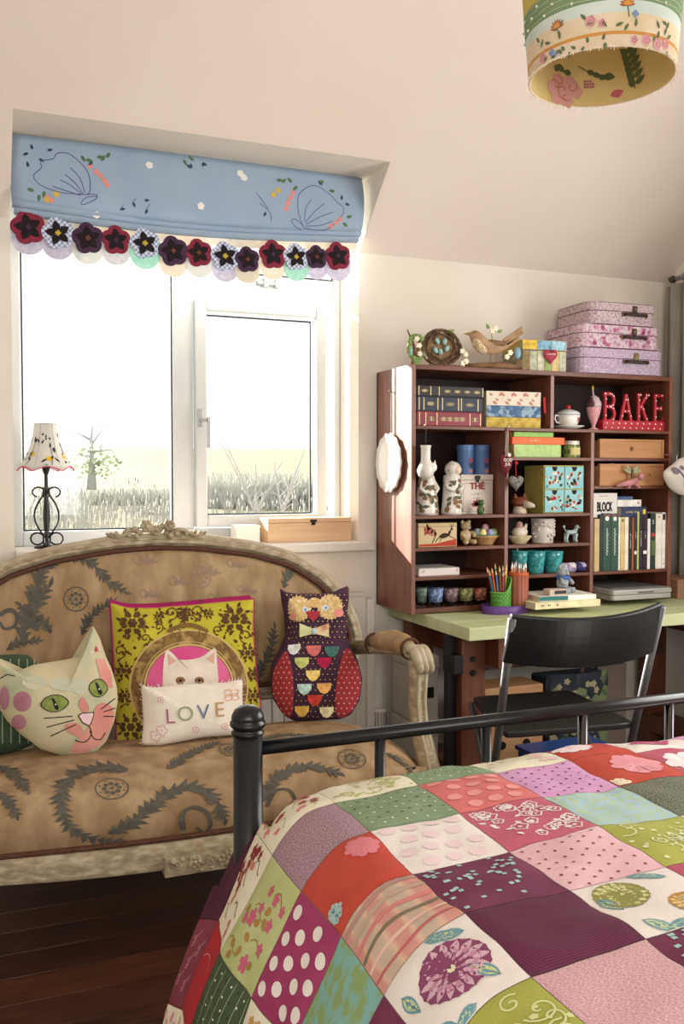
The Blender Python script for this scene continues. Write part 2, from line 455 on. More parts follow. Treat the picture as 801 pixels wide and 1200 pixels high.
struct('trim_1', MB().box(WX0 + .0005, 1.540, W - .045, W, ZS - .038, ZS).box(WX0 + .0005, WX1 - .0005, W, 3.70, ZS - .028, ZS), white_paint, bevel=.006)  # window board

# back window: fixed pane left, opening casement right, fanlight above it behind the blind
def frame_rect(mb, x0, x1, z0, z1, y0, y1, t):
    mb.box(x0, x0 + t, y0, y1, z0, z1).box(x1 - t, x1, y0, y1, z0, z1).box(x0 + t, x1 - t, y0, y1, z0, z0 + t).box(x0 + t, x1 - t, y0, y1, z1 - t, z1)
win = bpy.data.objects.new('window_1', None); COL.objects.link(win); win['kind'] = 'structure'
YW = 3.665
m_ = MB(); m_.box(WX0 + .0005, .197, YW, 3.74, ZS, ZH - .001).box(1.452, WX1 - .0005, YW, 3.74, ZS, ZH - .001).box(.197, 1.452, YW, 3.74, ZS, 1.068).box(.197, 1.452, YW, 3.74, 2.40, ZH - .001)
m_.obj('outer_frame', white_pvc, win, bevel=.005)
MB().box(.766, .848, YW + .002, 3.738, 1.068, 2.40).obj('mullion', white_pvc, win, bevel=.005)
MB().box(.848, 1.452, YW + .002, 3.738, 2.035, 2.10).obj('transom', white_pvc, win, bevel=.005)
sash = MB(); frame_rect(sash, .853, 1.412, 1.074, 1.985, YW - .022, YW + .03, .046); so = sash.obj('casement', white_pvc, win, bevel=.006)
def gask(x0, x1, z0, z1, y, par):
    g = MB(); frame_rect(g, x0, x1, z0, z1, y, y + .01, .006); g.obj('gasket', gasket, par)
gask(.199, .766, 1.070, 2.398, YW + .012, win); MB().box(.203, .762, YW + .02, YW + .024, 1.074, 2.394).obj('pane', glass_m, win)
gask(.893, 1.345, 1.121, 1.925, YW - .008, win); MB().box(.898, 1.340, YW + .0, YW + .004, 1.126, 1.920).obj('pane', glass_m, win)
gask(.85, 1.45, 2.102, 2.398, YW + .012, win); MB().box(.854, 1.446, YW + .02, YW + .024, 2.106, 2.394).obj('pane', glass_m, win)
h = MB(); h.box(.857, .879, YW - .036, YW - .021, 1.475, 1.545); hp = h.obj('handle_plate', steel, win, bevel=.003)
h = MB(); h.tube([(.868, YW - .036, 1.5), (.868, YW - .06, 1.5), (.885, YW - .066, 1.5)], .008, 8).bar((.893, YW - .066, 1.512), (.893, YW - .066, 1.39), .014, .010); h.obj('handle', steel, win, bevel=.003)
h = MB(); h.box(1.11, 1.20, YW - .022, YW + .002, 2.06, 2.075).box(1.135, 1.155, YW - .034, YW, 2.05, 2.085).box(1.185, 1.205, YW - .03, YW, 2.052, 2.083); h.obj('fanlight_stay', steel, win, bevel=.003)
h = MB(); frame_rect(h, WX0, WX0 + .0, 1.3, 1.4, YW, YW, .0)
# right wall window, outside the picture
w2 = bpy.data.objects.new('window_2', None); COL.objects.link(w2); w2['kind'] = 'structure'
m_ = MB()
for a, b in ((.5, .56), (2.34, 2.4), (1.42, 1.48)): m_.box(3.14, 3.2, a, b, .85, 2.12)
m_.box(3.14, 3.2, .56, 2.34, .85, .91).box(3.14, 3.2, .56, 2.34, 2.06, 2.12); m_.obj('outer_frame', white_pvc, w2)
for a, b in ((.56, 1.42), (1.48, 2.34)): MB().box(3.166, 3.17, a, b, .91, 2.06).obj('pane', glass_m, w2)
w3 = bpy.data.objects.new('added_rear_window', None); COL.objects.link(w3); w3['kind'] = 'structure'  # invented window behind the camera, added to house the rear fill lamp
m_ = MB()
for a, b in ((-1.3, -1.24), (1.04, 1.1), (-.13, -.07)): m_.box(a, b, -1.72, -1.66, .85, 2.45)
m_.box(-1.24, 1.04, -1.72, -1.66, .85, .91).box(-1.24, 1.04, -1.72, -1.66, 2.39, 2.45); m_.obj('outer_frame', white_pvc, w3)
for a, b in ((-1.24, -.13), (-.07, 1.04)): MB().box(a, b, -1.695, -1.691, .91, 2.39).obj('pane', glass_m, w3)

# ------------------------------------------------------------------ outside
def gz(x, y):
    if y < 50: return -.9 + (y - 4) / 46 * 1.0
    t = min((y - 50) / 130, 1); return .1 + 6.3 * (t * t * (3 - 2 * t)) + .0012 * x
g = MB().grid(lambda u, v: (lambda yy: ((u - .45) * 3.2 * (yy + 12), yy, gz(0, yy) + (.0 if yy < 60 else .006 * (u - .45) * 200)))(4.2 + 240 * v * v), 12, 40)
struct('ground', g, mat('winter_field', '67644c', .95, '726e56', .06, c3='6b6850'), smooth=True)
dry = mat('dry_stalk', '9a9a94', .9, 'b4b3aa', 8)
mb = MB(); rr = random.Random(3)
for i in range(1500):
    yy = rr.uniform(17, 43); q = wp(rr.uniform(25, 215) if i % 4 else rr.uniform(232, 372), 590, yy); x = q.x; z = gz(0, yy); hh = rr.uniform(.3, .8) * (1 if rr.random() < .85 else 1.6)
    dx = rr.uniform(-.12, .12) * hh; wd_ = rr.uniform(.008, .022)
    mb.add([(x - wd_, yy, z), (x + wd_, yy, z), (x + dx + wd_ * .4, yy, z + hh), (x + dx - wd_ * .4, yy, z + hh)], [(0, 1, 2, 3)])
    if rr.random() < .3: mb.ell((x + dx, yy, z + hh), (.035, .035, .10), 5, 4)
tag(mb.obj('dry_weeds', dry), 'tall dry pale weeds standing in the rough grass outside', 'weeds', kind='stuff')
def hedge(px0, px1, yy, h0, lab, seed):
    mb = MB(); rr = random.Random(seed); x0, x1 = wp(px0, 580, yy).x, wp(px1, 580, yy).x; n = 420
    mb.grid(lambda u, v: (x0 + (x1 - x0) * u, yy - .5 * math.sin(PI * v) , gz(0, yy) + h0 * .55 * (1 - abs(2 * v - 1)) ** .4 if False else gz(0, yy) + h0 * .7 * v), 10, 2)
    for i in range(n):
        x = rr.uniform(x0, x1); hh = h0 * rr.uniform(.6, 1.1); z = gz(0, yy) - .1; y_ = yy + rr.uniform(-.8, .5)
        for k in range(2):
            a = rr.uniform(-.35, .35); mb.add([(x - .03, y_, z), (x + .03, y_, z), (x + a * hh + .015, y_, z + hh), (x + a * hh - .015, y_, z + hh)], [(0, 1, 2, 3)])
    tag(mb.obj('hedge', mat('bare_hedge', 'b4b5b0', .95, 'c2c3ba', .8)), lab, 'hedge')
hedge(96, 203, 44, .75, 'bare grey hedge crossing the field behind the fixed left pane', 4)
hedge(232, 372, 40, 1.5, 'bare grey hedge at the field edge behind the opening casement', 5)
t = thing('field_tree', 'lone pale tree with bare leader standing in the field', 'tree', wp(107, 563, 40))
q = t.location.copy()
MB().tube([(0, 0, -.4), (.03, 0, .8), (.0, 0, 1.6), (.06, 0, 2.3)], [.22, .12, .07, .025], 8).obj('trunk', mat('grey_bark', 'a9adae', .9), t, smooth=True)
for a, b in (((0, 0, 1.7), (-.8, 0, 2.1)), ((.02, 0, 1.5), (.5, 0, 2.2)), ((0, 0, 1.2), (.9, 0, 1.3)), ((0, 0, 1.0), (-.9, 0, 1.1))):
    MB().tube([a, b], [.06, .015], 6).obj('branch', MATS['grey_bark'], t)
mb = MB(); rr = random.Random(9)
for i in range(170):
    a = rr.uniform(0, 2 * PI); r = rr.random() ** .6; x, z = 1.25 * r * math.cos(a), .75 + .75 * r * math.sin(a); s = rr.uniform(.04, .1)
    mb.poly3([(x + s, rr.uniform(-.5, .5), z), (x, rr.uniform(-.5, .5), z + s), (x - s, rr.uniform(-.5, .5), z), (x, rr.uniform(-.5, .5), z - s)])
mb.obj('foliage', mat('pale_leaves', 'bccaae', .9, 'c9d2bc', 2), t)
def shrub(px, py, yy, hh, n, lab, seed, spread=.5):
    rr = random.Random(seed); o = wp(px, py, yy); t = thing('bare_shrub', lab, 'shrub', o)
    for i in range(n):
        a = rr.uniform(-spread, spread); L = hh * rr.uniform(.55, 1)
        pts = [Vector((a * L * (k / 5) ** 1.3, rr.uniform(-.02, .02), L * k / 5)) for k in range(6)]
        s = MB().tube(pts, [.011 - .0016 * k for k in range(6)], 5).obj('stem', mat('twig', 'a8a7a5', .9), t)
        tw = MB()
        for k in range(2, 6):
            for sd in (-1, 1):
                d = Vector((sd * rr.uniform(.05, .2), 0, rr.uniform(.08, .25))) * hh * .6; tw.tube([pts[k - 1], pts[k - 1] + d], [.004, .002], 4)
        tw.obj('twig', MATS['twig'], s)
shrub(300, 612, 9, 1.0, 5, 'bare twiggy shrub seen through the opening casement', 21, .6)
shrub(330, 610, 8, .75, 4, 'smaller bare twigs right of the shrub in the casement view', 22, .4)

# ------------------------------------------------------------------ roman blind
YB = 3.40
bl = thing('roman_blind', 'pale blue embroidered roman blind with pansy scalloped hem', 'blind', (.81, YB, 2.45))
def bx(px, py, y=YB - .02): p = wp(px, py, y); return (p.x - .81, p.z - 2.45)
blue = mat('blue_cotton', 'a3b8cf', .85, 'acbfd3', 6, bump=.25, bscale=600, translucent='9db8d8')
def top_z(x): return 0
def blind_y(x, t): return -.02 - .012 * math.sin(PI * t) - .008 * math.sin(3 * x + 1)
xl, xr = -.650, .645
def bot(x):  # lower edge of the main panel, dips in the middle
    u = (x - xl) / (xr - xl); return -.232 - .030 * math.sin(PI * u) ** 1 * (1 - .25 * u) + .022 * u
def panel(u, v):
    x = xl + (xr - xl) * u + (.006 * math.sin(PI * v)) * (1 if u > .5 else -1) * (abs(2 * u - 1) ** 6)
    return Vector((x, blind_y(x, v), bot(x) * v - .004))
pm = MB().grid(panel, 30, 10); po = pm.obj('panel', blue, bl, smooth=True, solid=.004)
for k, (d0, d1, dy) in enumerate(((.012, -.020, .010), (-.008, -.040, .020))):
    fm_ = MB().grid(lambda u, v: Vector((xl + .006 * k + (xr - xl - .012 * k) * u, -.02 + dy - .014 * math.sin(PI * v), bot(xl + (xr - xl) * u) + d0 + (d1 - d0) * v + .02 * 0)), 30, 5)
    fm_.obj('fold', blue, bl, smooth=True, solid=.003)
MB().box(xl, xr, -.012, .02, -.03, -.0005).obj('headrail', mat('pale_wood_batten', 'c9b38f', .7), bl)
def on_blind(x, z, off=.0035):
    v = max(0, min(1, z / bot(x))); return Vector((x, blind_y(x, v) - off, z))
purple = mat('purple_thread', '5b5590', .8); coral = mat('coral_thread', 'e5968c', .8); grn = mat('green_thread', '5c7a58', .8)
navy_t = mat('navy_thread', '3a4a63', .8); yel_t = mat('yellow_thread', 'd8b84e', .8); wht_t = mat('white_thread', 'f2efe6', .8)
def emb(name, paths, m, w_=.0026):
    pol = []
    for p in paths: pol += stroke([bx(*q) for q in p], w_)
    return decal(pol, on_blind, name, m, bl)
def arc(pts, n=4):
    out = [];
    for i in range(len(pts) - 1):
        p0 = pts[max(i - 1, 0)]; p1 = pts[i]; p2 = pts[i + 1]; p3 = pts[min(i + 2, len(pts) - 1)]
        for k in range(n):
            t = k / n
            out.append(tuple(.5 * (2 * p1[j] + (p2[j] - p0[j]) * t + (2 * p0[j] - 5 * p1[j] + 4 * p2[j] - p3[j]) * t * t + (3 * p1[j] - p0[j] - 3 * p2[j] + p3[j]) * t ** 3) for j in (0, 1)))
    return out + [pts[-1]]
emb('embroidered_butterfly', [arc([(100, 229), (70, 226), (48, 218), (39, 207), (48, 198), (48, 190), (62, 187), (66, 181), (78, 180), (92, 190), (103, 205), (105, 225), (100, 229)]),
    arc([(96, 229), (82, 218), (70, 212)]), arc([(97, 228), (88, 216), (76, 206)]), arc([(99, 227), (93, 210), (82, 198)]), arc([(94, 230), (76, 224), (62, 219)]), arc([(100, 229), (112, 229), (112, 234), (98, 240), (95, 238), (101, 232), (114, 231)])], purple)
emb('embroidered_butterfly', [arc([(354, 268), (380, 270), (398, 255), (400, 245), (393, 239), (386, 231), (378, 225), (370, 220), (360, 220), (348, 230), (347, 248), (354, 268)]),
    arc([(356, 262), (366, 250), (378, 240)]), arc([(357, 264), (372, 256), (388, 250)]), arc([(355, 260), (356, 246), (362, 236)]), arc([(356, 266), (374, 265), (388, 260)]), arc([(354, 265), (344, 258), (340, 260), (344, 266), (352, 270)])], purple)
def sprinkle(name, spots, m, r=3.0, kind='f'):
    pol = []
    for a, b in spots:
        x, z = bx(a, b); s = r * .0046
        pol.append(flower(x, z, s, 5, 15, .4, a) if kind == 'f' else leaf(x, z, s * 2, s * .5, a * 1.7 + b))
    decal(pol, on_blind, name, m, bl)
sprinkle('embroidered_blossoms', [(105, 196), (112, 203), (117, 207), (122, 213), (125, 218), (60, 235), (55, 232), (335, 240), (338, 234), (341, 228), (333, 246), (392, 262), (386, 266), (397, 258)], coral, 2.4)
sprinkle('embroidered_leaves', [(95, 183), (100, 188), (113, 185), (118, 190), (124, 186), (40, 224), (46, 228), (52, 224), (322, 213), (328, 216), (340, 216), (346, 220), (400, 262), (404, 256), (390, 226), (378, 215), (226, 190), (214, 188)], grn, 2.8, 'l')
sprinkle('embroidered_sprigs', [(108, 191), (33, 180), (38, 176), (55, 177), (33, 197), (45, 187), (218, 194), (222, 193), (236, 197), (241, 196), (376, 218), (398, 236), (402, 240), (155, 238), (168, 236), (172, 246), (140, 246), (310, 250)], navy_t, 2.2, 'l')
sprinkle('embroidered_yellow_flowers', [(324, 225), (318, 230), (55, 234), (66, 228)], yel_t, 2.6)
sprinkle('embroidered_white_flowers', [(174, 195), (280, 205), (284, 210), (234, 243), (113, 252)], wht_t, 3.2)
emb('embroidered_grass', [arc([(298, 228), (306, 238), (312, 246)]), arc([(302, 240), (314, 250), (316, 260)]), [(140, 247), (144, 241)], [(154, 240), (158, 234)], [(171, 246), (175, 240)]], navy_t, .002)
# hem: printed scallops, a pansy on each
scal = [mat('scallop_lilac_print', 'e4e0ec', .9, 'c9c6de', 60, translucent='f0f0f8'), mat('scallop_white_print', 'f0ece6', .9, 'dde6e2', 50, translucent='ffffff'), mat('scallop_mint_print', 'a8ddcc', .9, 'c8ece0', 50, translucent='d0fff0'),
        mat('scallop_cream_print', 'efe6cf', .9, 'f5f0e4', 50, translucent='fff8e8'), mat('scallop_grey_print', 'cfd3d8', .9, 'e9e9ea', 70, translucent='f0f0f4')]
pmaroon = mat('pansy_maroon', '7c1f38', .8, '8f2a44', 90, bump=.3); pdark = mat('pansy_aubergine', '3b2540', .8, '4a2d4a', 90, bump=.3)
pcheck = mat('pansy_gingham', '8fa0c6', .8, 'dfe3ee', 110, pat='check'); pblack = mat('pansy_black_velvet', '1d1418', .9, bump=.3); pye = mat('pansy_yellow_eye', 'c8b23a', .8)
pan = [(33, 266, 18, 'm'), (68, 273, 17, 'c'), (103, 279, 17, 'd'), (136, 281, 16, 'm'), (170, 285, 17, 'c'), (203, 294, 17, 'd'), (233, 296, 16, 'M'), (264, 300, 17, 'c'), (290, 304, 15, 'd'), (320, 298, 17, 'm'), (347, 301, 16, 'c'), (371, 301, 14, 'd'), (396, 300, 17, 'm')]
strip = MB().grid(lambda u, v: Vector((xl + .012 + (xr - xl - .02) * u, .004, bot(xl + (xr - xl) * u) - .010 - .06 * v)), 24, 2).obj('hem_backing', scal[3], bl, solid=.002)
for i, (px, py, r, kd) in enumerate(pan):
    x, z = bx(px, py + 13, YB - .005); s = r * .0033
    pts = [(x - s * .98, z + s * .9)] + [(x + s * .98 * math.cos(a), z + s * .95 * math.sin(a)) for a in [PI + PI * k / 10 for k in range(11)]] + [(x + s * .98, z + s * .9)]
    MB().prism(pts, -.004 + .0012 * (i % 2), -.001 + .0012 * (i % 2)).obj('scallop', scal[[0, 0, 1, 4, 2, 3, 1, 0, 3, 3, 2, 0, 0][i]], bl)
    x, z = bx(px, py, YB - .015); s = r * .0031; ph = rr.uniform(0, 1)
    mm = {'m': pmaroon, 'M': pmaroon, 'd': pdark, 'c': pcheck}[kd]
    fo = MB().prism(flower(x, z, s * 1.06, 5, 40, .17, PI / 2 + ph * .3), -.012 - .001 * (i % 3), -.006).obj('pansy', mm, bl)
    mb = MB()
    for k in range(5):
        a = PI / 2 + ph * .3 + 2 * PI * k / 5; mb.prism(leaf(x + .1 * s * math.cos(a), z + .1 * s * math.sin(a), s * .74, s * .25, a), -.0155 - .001 * (i % 3), -.0115)
    mb.obj('pansy_blotch', pblack, fo)
    MB().prism(flower(x, z, s * .2, 4, 16, .5), -.0175 - .001 * (i % 3), -.014).obj('pansy_eye', pye if kd == 'c' else pdark if kd == 'm' else mat('pansy_brown_eye', '6d4030', .8), fo)

# ------------------------------------------------------------------ on the window board
lp = wp(55, 640, 3.56); lp.z = ZS
tl = thing('table_lamp', 'black wrought iron table lamp with pale floral shade on sill', 'lamp', lp)
def LP(px, py): q = wp(px, py, 3.56); return (q.x - lp.x, q.z - lp.z)
MB().lathe([(.045, 0), (.045, .006), (.012, .012), (.006, .02)], 16).obj('base', black_iron, tl, smooth=True)
sx_, zt = LP(54, 545)
MB().tube([(0, 0, .01), (0, 0, zt + .0)], .0065, 8).obj('stem', black_iron, tl)
MB().lathe([(.007, zt - .035), (.013, zt - .02), (.016, zt), (.016, zt + .03)], 12).obj('socket', black_iron, tl, smooth=True)
zc = LP(54, 578)[1]; zb = LP(54, 630)[1]
for k in range(4):
    a0 = PI / 4 + k * PI / 2 + .5; mb = MB(); d = Vector((math.cos(a0), math.sin(a0), 0))
    path = [(.006, zb)] + [(.006 + .038 * math.sin(PI * t), zb + (zc - zb) * t) for t in [i / 10 for i in range(1, 10)]]
    path += [(.006 + 0.0, zc + .002)] + [(.028 + .022 * math.cos(a), zc + .004 + .018 * math.sin(a)) for a in [PI - i * .45 for i in range(11)]]
    pts = [d * r + Vector((0, 0, z)) for r, z in path]
    mb.tube(pts, .0034, 6).obj('scroll', black_iron, tl, smooth=True)
    path = [(.006, zb)] + [(.034 + .024 * math.cos(a), zb - .004 + .022 * math.sin(a)) for a in [PI - .3 - i * .45 for i in range(13)]]
    MB().tube([d * r + Vector((0, 0, z)) for r, z in path], .0034, 6).obj('foot_scroll', black_iron, tl, smooth=True)
MB().tube([Vector((.011 * math.cos(a), .011 * math.sin(a), zc)) for a in [i * PI / 4 for i in range(8)]], .004, 6, True).obj('collar', black_iron, tl)
ztop = LP(54, 497)[1]; zbot = LP(54, 552)[1]
shade_m = mat('lamp_shade_cotton', 'e8e6df', .9, 'dcdad4', 12, translucent='f5f2ea')
rtop, rbot = .040, .100
def shade(u, v):
    a = 2 * PI * u; seg = (u * 6) % 1; r = rbot + (rtop - rbot) * (1 - (1 - v) ** 1.9); r *= 1 - .05 * math.sin(PI * seg)
    z = zbot + (ztop - zbot) * v - .016 * math.sin(PI * seg) * (1 - v) ** 3 * -1
    return Vector((r * math.cos(a), r * math.sin(a), z))
sh = MB().grid(shade, 36, 10, True).obj('shade', shade_m, tl, smooth=True, solid=.0015)
def on_shade(a, b): q = shade(a / .40, b / (ztop - zbot)); return Vector((q.x * 1.03, q.y * 1.03, q.z))   # prints in metres
rr = random.Random(5); HS = ztop - zbot
decal([leaf(rr.uniform(0, .4), rr.uniform(.1, .75) * HS, rr.uniform(.012, .024), .004, rr.uniform(.6, 2.5)) for i in range(70)] + sum([stroke([(x, .05 * HS), (x + .006, .3 * HS), (x + .002, .6 * HS)], .0016) for x in (.03, .1, .17, .24, .31, .37)], []), on_shade, 'printed_leaves', mat('print_charcoal', '33363c', .9), sh)
decal([flower(.02 + .057 * i, rr.uniform(.16, .34) * HS, .011, 5, 25, .3) for i in range(7)], on_shade, 'printed_flowers', mat('print_yellow', 'e7c02c', .9), sh)
decal([leaf(rr.uniform(0, .4), rr.uniform(.05, .3) * HS, .014, .004, rr.uniform(0, 6)) for i in range(12)], on_shade, 'printed_teal_leaves', mat('print_teal', '6fb0a8', .9), sh)
for k in range(6): MB().tube([shade(k / 6, v / 8) for v in range(9)], .0012, 4).obj('seam', mat('shade_seam', '9a9690', .9), sh)
MB().tube([shade(i / 36, 1) for i in range(36)], .0014, 4, True).obj('top_trim', MATS['shade_seam'], sh)
MB().tube([shade(i / 36, 0) for i in range(36)], .0022, 5, True).obj('trim', mat('pink_trim', 'd0527a', .8), sh)
# wooden box
x0, x1, z0, z1 = rect(314, 607, 411.5, 633, 3.50)
bxo = thing('wooden_box', 'plain pale wooden box with dark clasp on window board', 'box', ((x0 + x1) / 2, 3.555, ZS))
hw = (x1 - x0) / 2; hh = z1 - ZS; pale = mat('pale_pine', 'd9b58c', .55, 'e2c39e', 4, stretch=(1, 8, 14))
MB().box(-hw, hw, -.055, .055, 0, hh * .8).obj('body', pale, bxo, bevel=.002)
MB().box(-hw, hw, -.055, .055, hh * .8 + .001, hh).obj('lid', pale, bxo, bevel=.002)
cl = MB().box(-.001, .026, -.058, -.054, hh * .83, hh * .93).box(.004, .02, -.059, -.054, hh * .70, hh * .80).prism([(.006, hh * .83), (.012, hh * .76), (.018, hh * .83)], -.0595, -.0555); cl.obj('clasp', black_iron, bxo)
lo_ = wp(308, 620, 3.53)
MB().box(-.035, .06, -.05, .045, 0, .07).obj('white_carton', mat('white_card', 'f1efea', .7), None, bevel=.002, loc=(1.02, 3.575, ZS)); tag(bpy.data.objects['white_carton'], 'small plain white carton left of the wooden box', 'box')

# radiator below the window
rd = thing('radiator', 'white panel radiator under the window behind the settee', 'radiator', (.82, 3.40, 0))
MB().box(-.66, .665, -.01, .03, .14, .80).obj('panel', white_paint, rd, bevel=.008)
for k in range(26):
    x = -.635 + k * .05; MB().box(x, x + .024, -.016, -.009, .17, .75).obj('rib', white_paint, rd, bevel=.004)
MB().box(.665, .70, -.012, .05, .16, .785).obj('end_panel', white_paint, rd, bevel=.004)
MB().box(-.66, .665, -.012, .05, .80, .81).obj('grille', white_paint, rd)
vp = wp(446, 848, 3.38)
vv = thing('radiator_valve', 'white ribbed thermostatic valve beside the radiator end', 'valve', (vp.x, 3.39, 0))
z1 = wp(446, 833, 3.38).z; z0 = wp(446, 851, 3.38).z
MB().tube([(0, 0, 0), (0, 0, z0)], .008, 8).obj('pipe', white_paint, vv)
MB().lathe([(.02, z0 - .005), (.026, z0), (.026, z1), (.02, z1 + .006), (0, z1 + .006)], 16).obj('head', white_paint, vv)
for k in range(14):
    a = 2 * PI * k / 14; MB().box(-.002, .002, -.0015, .0015, z0 + .004, z1 - .004).obj('rib', mat('grey_plastic', '8f8c88', .6), vv, loc=(.027 * math.cos(a), .027 * math.sin(a), 0), rot=(0, 0, a))
MB().tube([(0, 0, .2), (-.04, .01, .2)], .007, 8).obj('tail_pipe', white_paint, vv)
# ------------------------------------------------------------------ settee
CX = .600; YK = 3.12; SO = (CX, 2.75, 0)
se = thing('settee', 'french settee with pale carved frame and tan tapestry upholstery', 'sofa', SO)
wood_s = mat('distressed_pale_wood', '8c7d64', .65, 'b9ac92', 14, c3='a39479', stretch=(2, 2, 5), bump=.3, bscale=70)
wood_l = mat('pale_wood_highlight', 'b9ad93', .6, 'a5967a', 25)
tap = mat('tan_tapestry', '977a56', .95, 'b89c76', 6, c3='a88b66', stretch=(3, 3, 1), bump=.5, bscale=380)
braid = mat('brown_braid', '4a2e24', .9, '633f30', 150, bump=.5)
leafm = mat('slate_leaf_print', '625e54', .95, '504e48', 60)
ghost = mat('faded_leaf_print', '98826a', .95, '8f7c68', 60)
px_half = [(192, 626), (236, 626), (300.6, 634), (349, 647.6), (386, 671.8), (406, 695), (418, 720), (424, 742), (421, 765), (408, 790), (390, 810)]
half = [(wp(a, b, YK).x - CX, wp(a, b, YK).z) for a, b in px_half]
half[0] = (0, half[0][1] + .004)
out = resample(half + [(-a, b) for a, b in half[:0:-1]], 90)
out = smooth2(out, 1)[::1]; out = resample(out, 90)
lean = .12
def bk(x, z, y=0): return Vector((x, YK - SO[1] + y + lean * (z - .6), z))
def inset(pts, d):
    n = len(pts); o = []
    for i in range(n):
        a = pts[i - 1]; b = pts[(i + 1) % n]; tx, tz = b[0] - a[0], b[1] - a[1]; l = math.hypot(tx, tz) or 1
        o.append((pts[i][0] + d * tz / l, pts[i][1] - d * tx / l))
    return o
sgn = -1 if sum(out[i][0] * out[(i + 1) % 90][1] - out[(i + 1) % 90][0] * out[i][1] for i in range(90)) > 0 else 1
ins = lambda d: inset(out, d * sgn)
fr = MB().tube([bk(x, z) for x, z in ins(.026)], .026, 10, True).obj('back_frame', wood_s, se, smooth=True)
for d, y, r in ((.010, -.016, .010), (.030, -.024, .009)):
    MB().tube([bk(x, z, y) for x, z in ins(d)], r, 6, True).obj('bead', wood_l if r > .0095 else wood_s, fr, smooth=True)
MB().tube([bk(x, z, -.018) for x, z in ins(.052)], .0085, 6, True).obj('braid', braid, se, smooth=True)
bp_ = Puff(ins(.052), .045, c=(0, .80), p=3.2, back=.8, n=90)
def on_back(x, z, off=.002):
    v = bp_.front(x, z, off); return bk(x, z, v.y)
mb = bp_.mesh(10); mb.v = [tuple(bk(a, c, b)) for a, b, c in mb.v]
mb.obj('back_upholstery', tap, se, smooth=True)
# printed scrolls on the back
def BK(px, py): q = wp(px, py, YK - .03); return (q.x - CX, q.z)
pr = []
AR = lambda l: [BK(*p) for p in arc(l, 4)]
pr += acanthus(AR([(44, 740), (38, 715), (44, 690), (56, 668), (74, 656), (96, 656), (114, 666), (126, 682), (146, 694)]), .040)
pr += acanthus(AR([(26, 752), (32, 730), (46, 708), (58, 690)]), .052)
pr += acanthus(AR([(60, 742), (52, 730), (38, 724), (26, 712)]), .036)
pr += stroke(AR([(0, 722), (12, 716), (20, 722), (18, 734), (6, 738), (0, 730)]), .015, .008)
pr += acanthus(AR([(8, 762), (24, 754), (44, 752)]), .030)
pr += acanthus(AR([(96, 744), (104, 728), (116, 716), (132, 706)]), .030)
for (cx_, cy_, r_) in ((90, 703, .030),):
    x, z = BK(cx_, cy_); pr += stroke(circ(x, z, r_ * 1.28, 20) + circ(x, z, r_ * 1.28, 20)[:1], .004)
    pr.append(flower(x, z, r_ * .22, 6))
    for k in range(8): a = k * PI / 4; pr.append(flower(x + r_ * .6 * math.cos(a), z + r_ * .6 * math.sin(a), r_ * .23, 5, 15)); pr.append(circ(x + r_ * .95 * math.cos(a + .4), z + r_ * .95 * math.sin(a + .4), r_ * .09, 6))
pr += acanthus(AR([(336, 690), (343, 676), (360, 668), (376, 676), (386, 694)]), .032)
pr += acanthus(AR([(300, 806), (304, 785), (316, 766), (322, 738)]), .040)
decal(pr, on_back, 'leaf_print', leafm, se)
gp = []
for (cx_, cy_, s_) in ((165, 655, 1), (205, 680, .9), (240, 668, 1), (275, 660, .8), (170, 695, .8), (285, 690, .7), (250, 700, .8)):
    x, z = BK(cx_, cy_); gp += stroke(spiral(x, z, .005, .03 * s_, 0, 7), .005, .002); gp += acanthus([(x + .01 * k, z - .012 + .004 * math.sin(k)) for k in range(6)], .024 * s_)
x, z = BK(238, 678); gp += stroke(circ(x, z, .034, 20) + circ(x, z, .034, 20)[:1], .004)
for k in range(7): gp.append(flower(x + .02 * math.cos(k * .9), z + .02 * math.sin(k * .9), .007, 5, 15))
decal(gp, lambda a, b: on_back(a, b, .0015), 'faded_print', ghost, se)
# crest carving
cr = MB(); rr = random.Random(11); zc_ = half[0][1]
for i in range(46):
    u = rr.uniform(-1, 1); x = u * .165; z = zc_ - .005 + .030 * (1 - abs(u)) * rr.uniform(-.4, 1.2); r = .0125 * (1.1 - .55 * abs(u))
    p = bk(x, z, -.018 - rr.uniform(0, .014)); cr.ell(p, (r, r * .7, r), 7, 5)
for x0, z0, r in ((-.035, .022, .021), (.042, .024, .020), (.0, .008, .018)):
    for k in range(6):
        a = k * PI / 3; cr.ell(bk(x0 + r * .6 * math.cos(a), zc_ + z0 + r * .6 * math.sin(a), -.034), (r * .5, r * .4, r * .5), 7, 5)
    cr.ell(bk(x0, zc_ + z0, -.042), r * .4, 7, 5)
for sd in (-1, 1):
    cr.tube([bk(sd * (.05 + .02 * k), zc_ - .002 + .012 * math.sin(k * 1.1), -.03) for k in range(7)], [.010 - .001 * k for k in range(7)], 6)
cr.obj('crest_carving', wood_s, se, smooth=True)
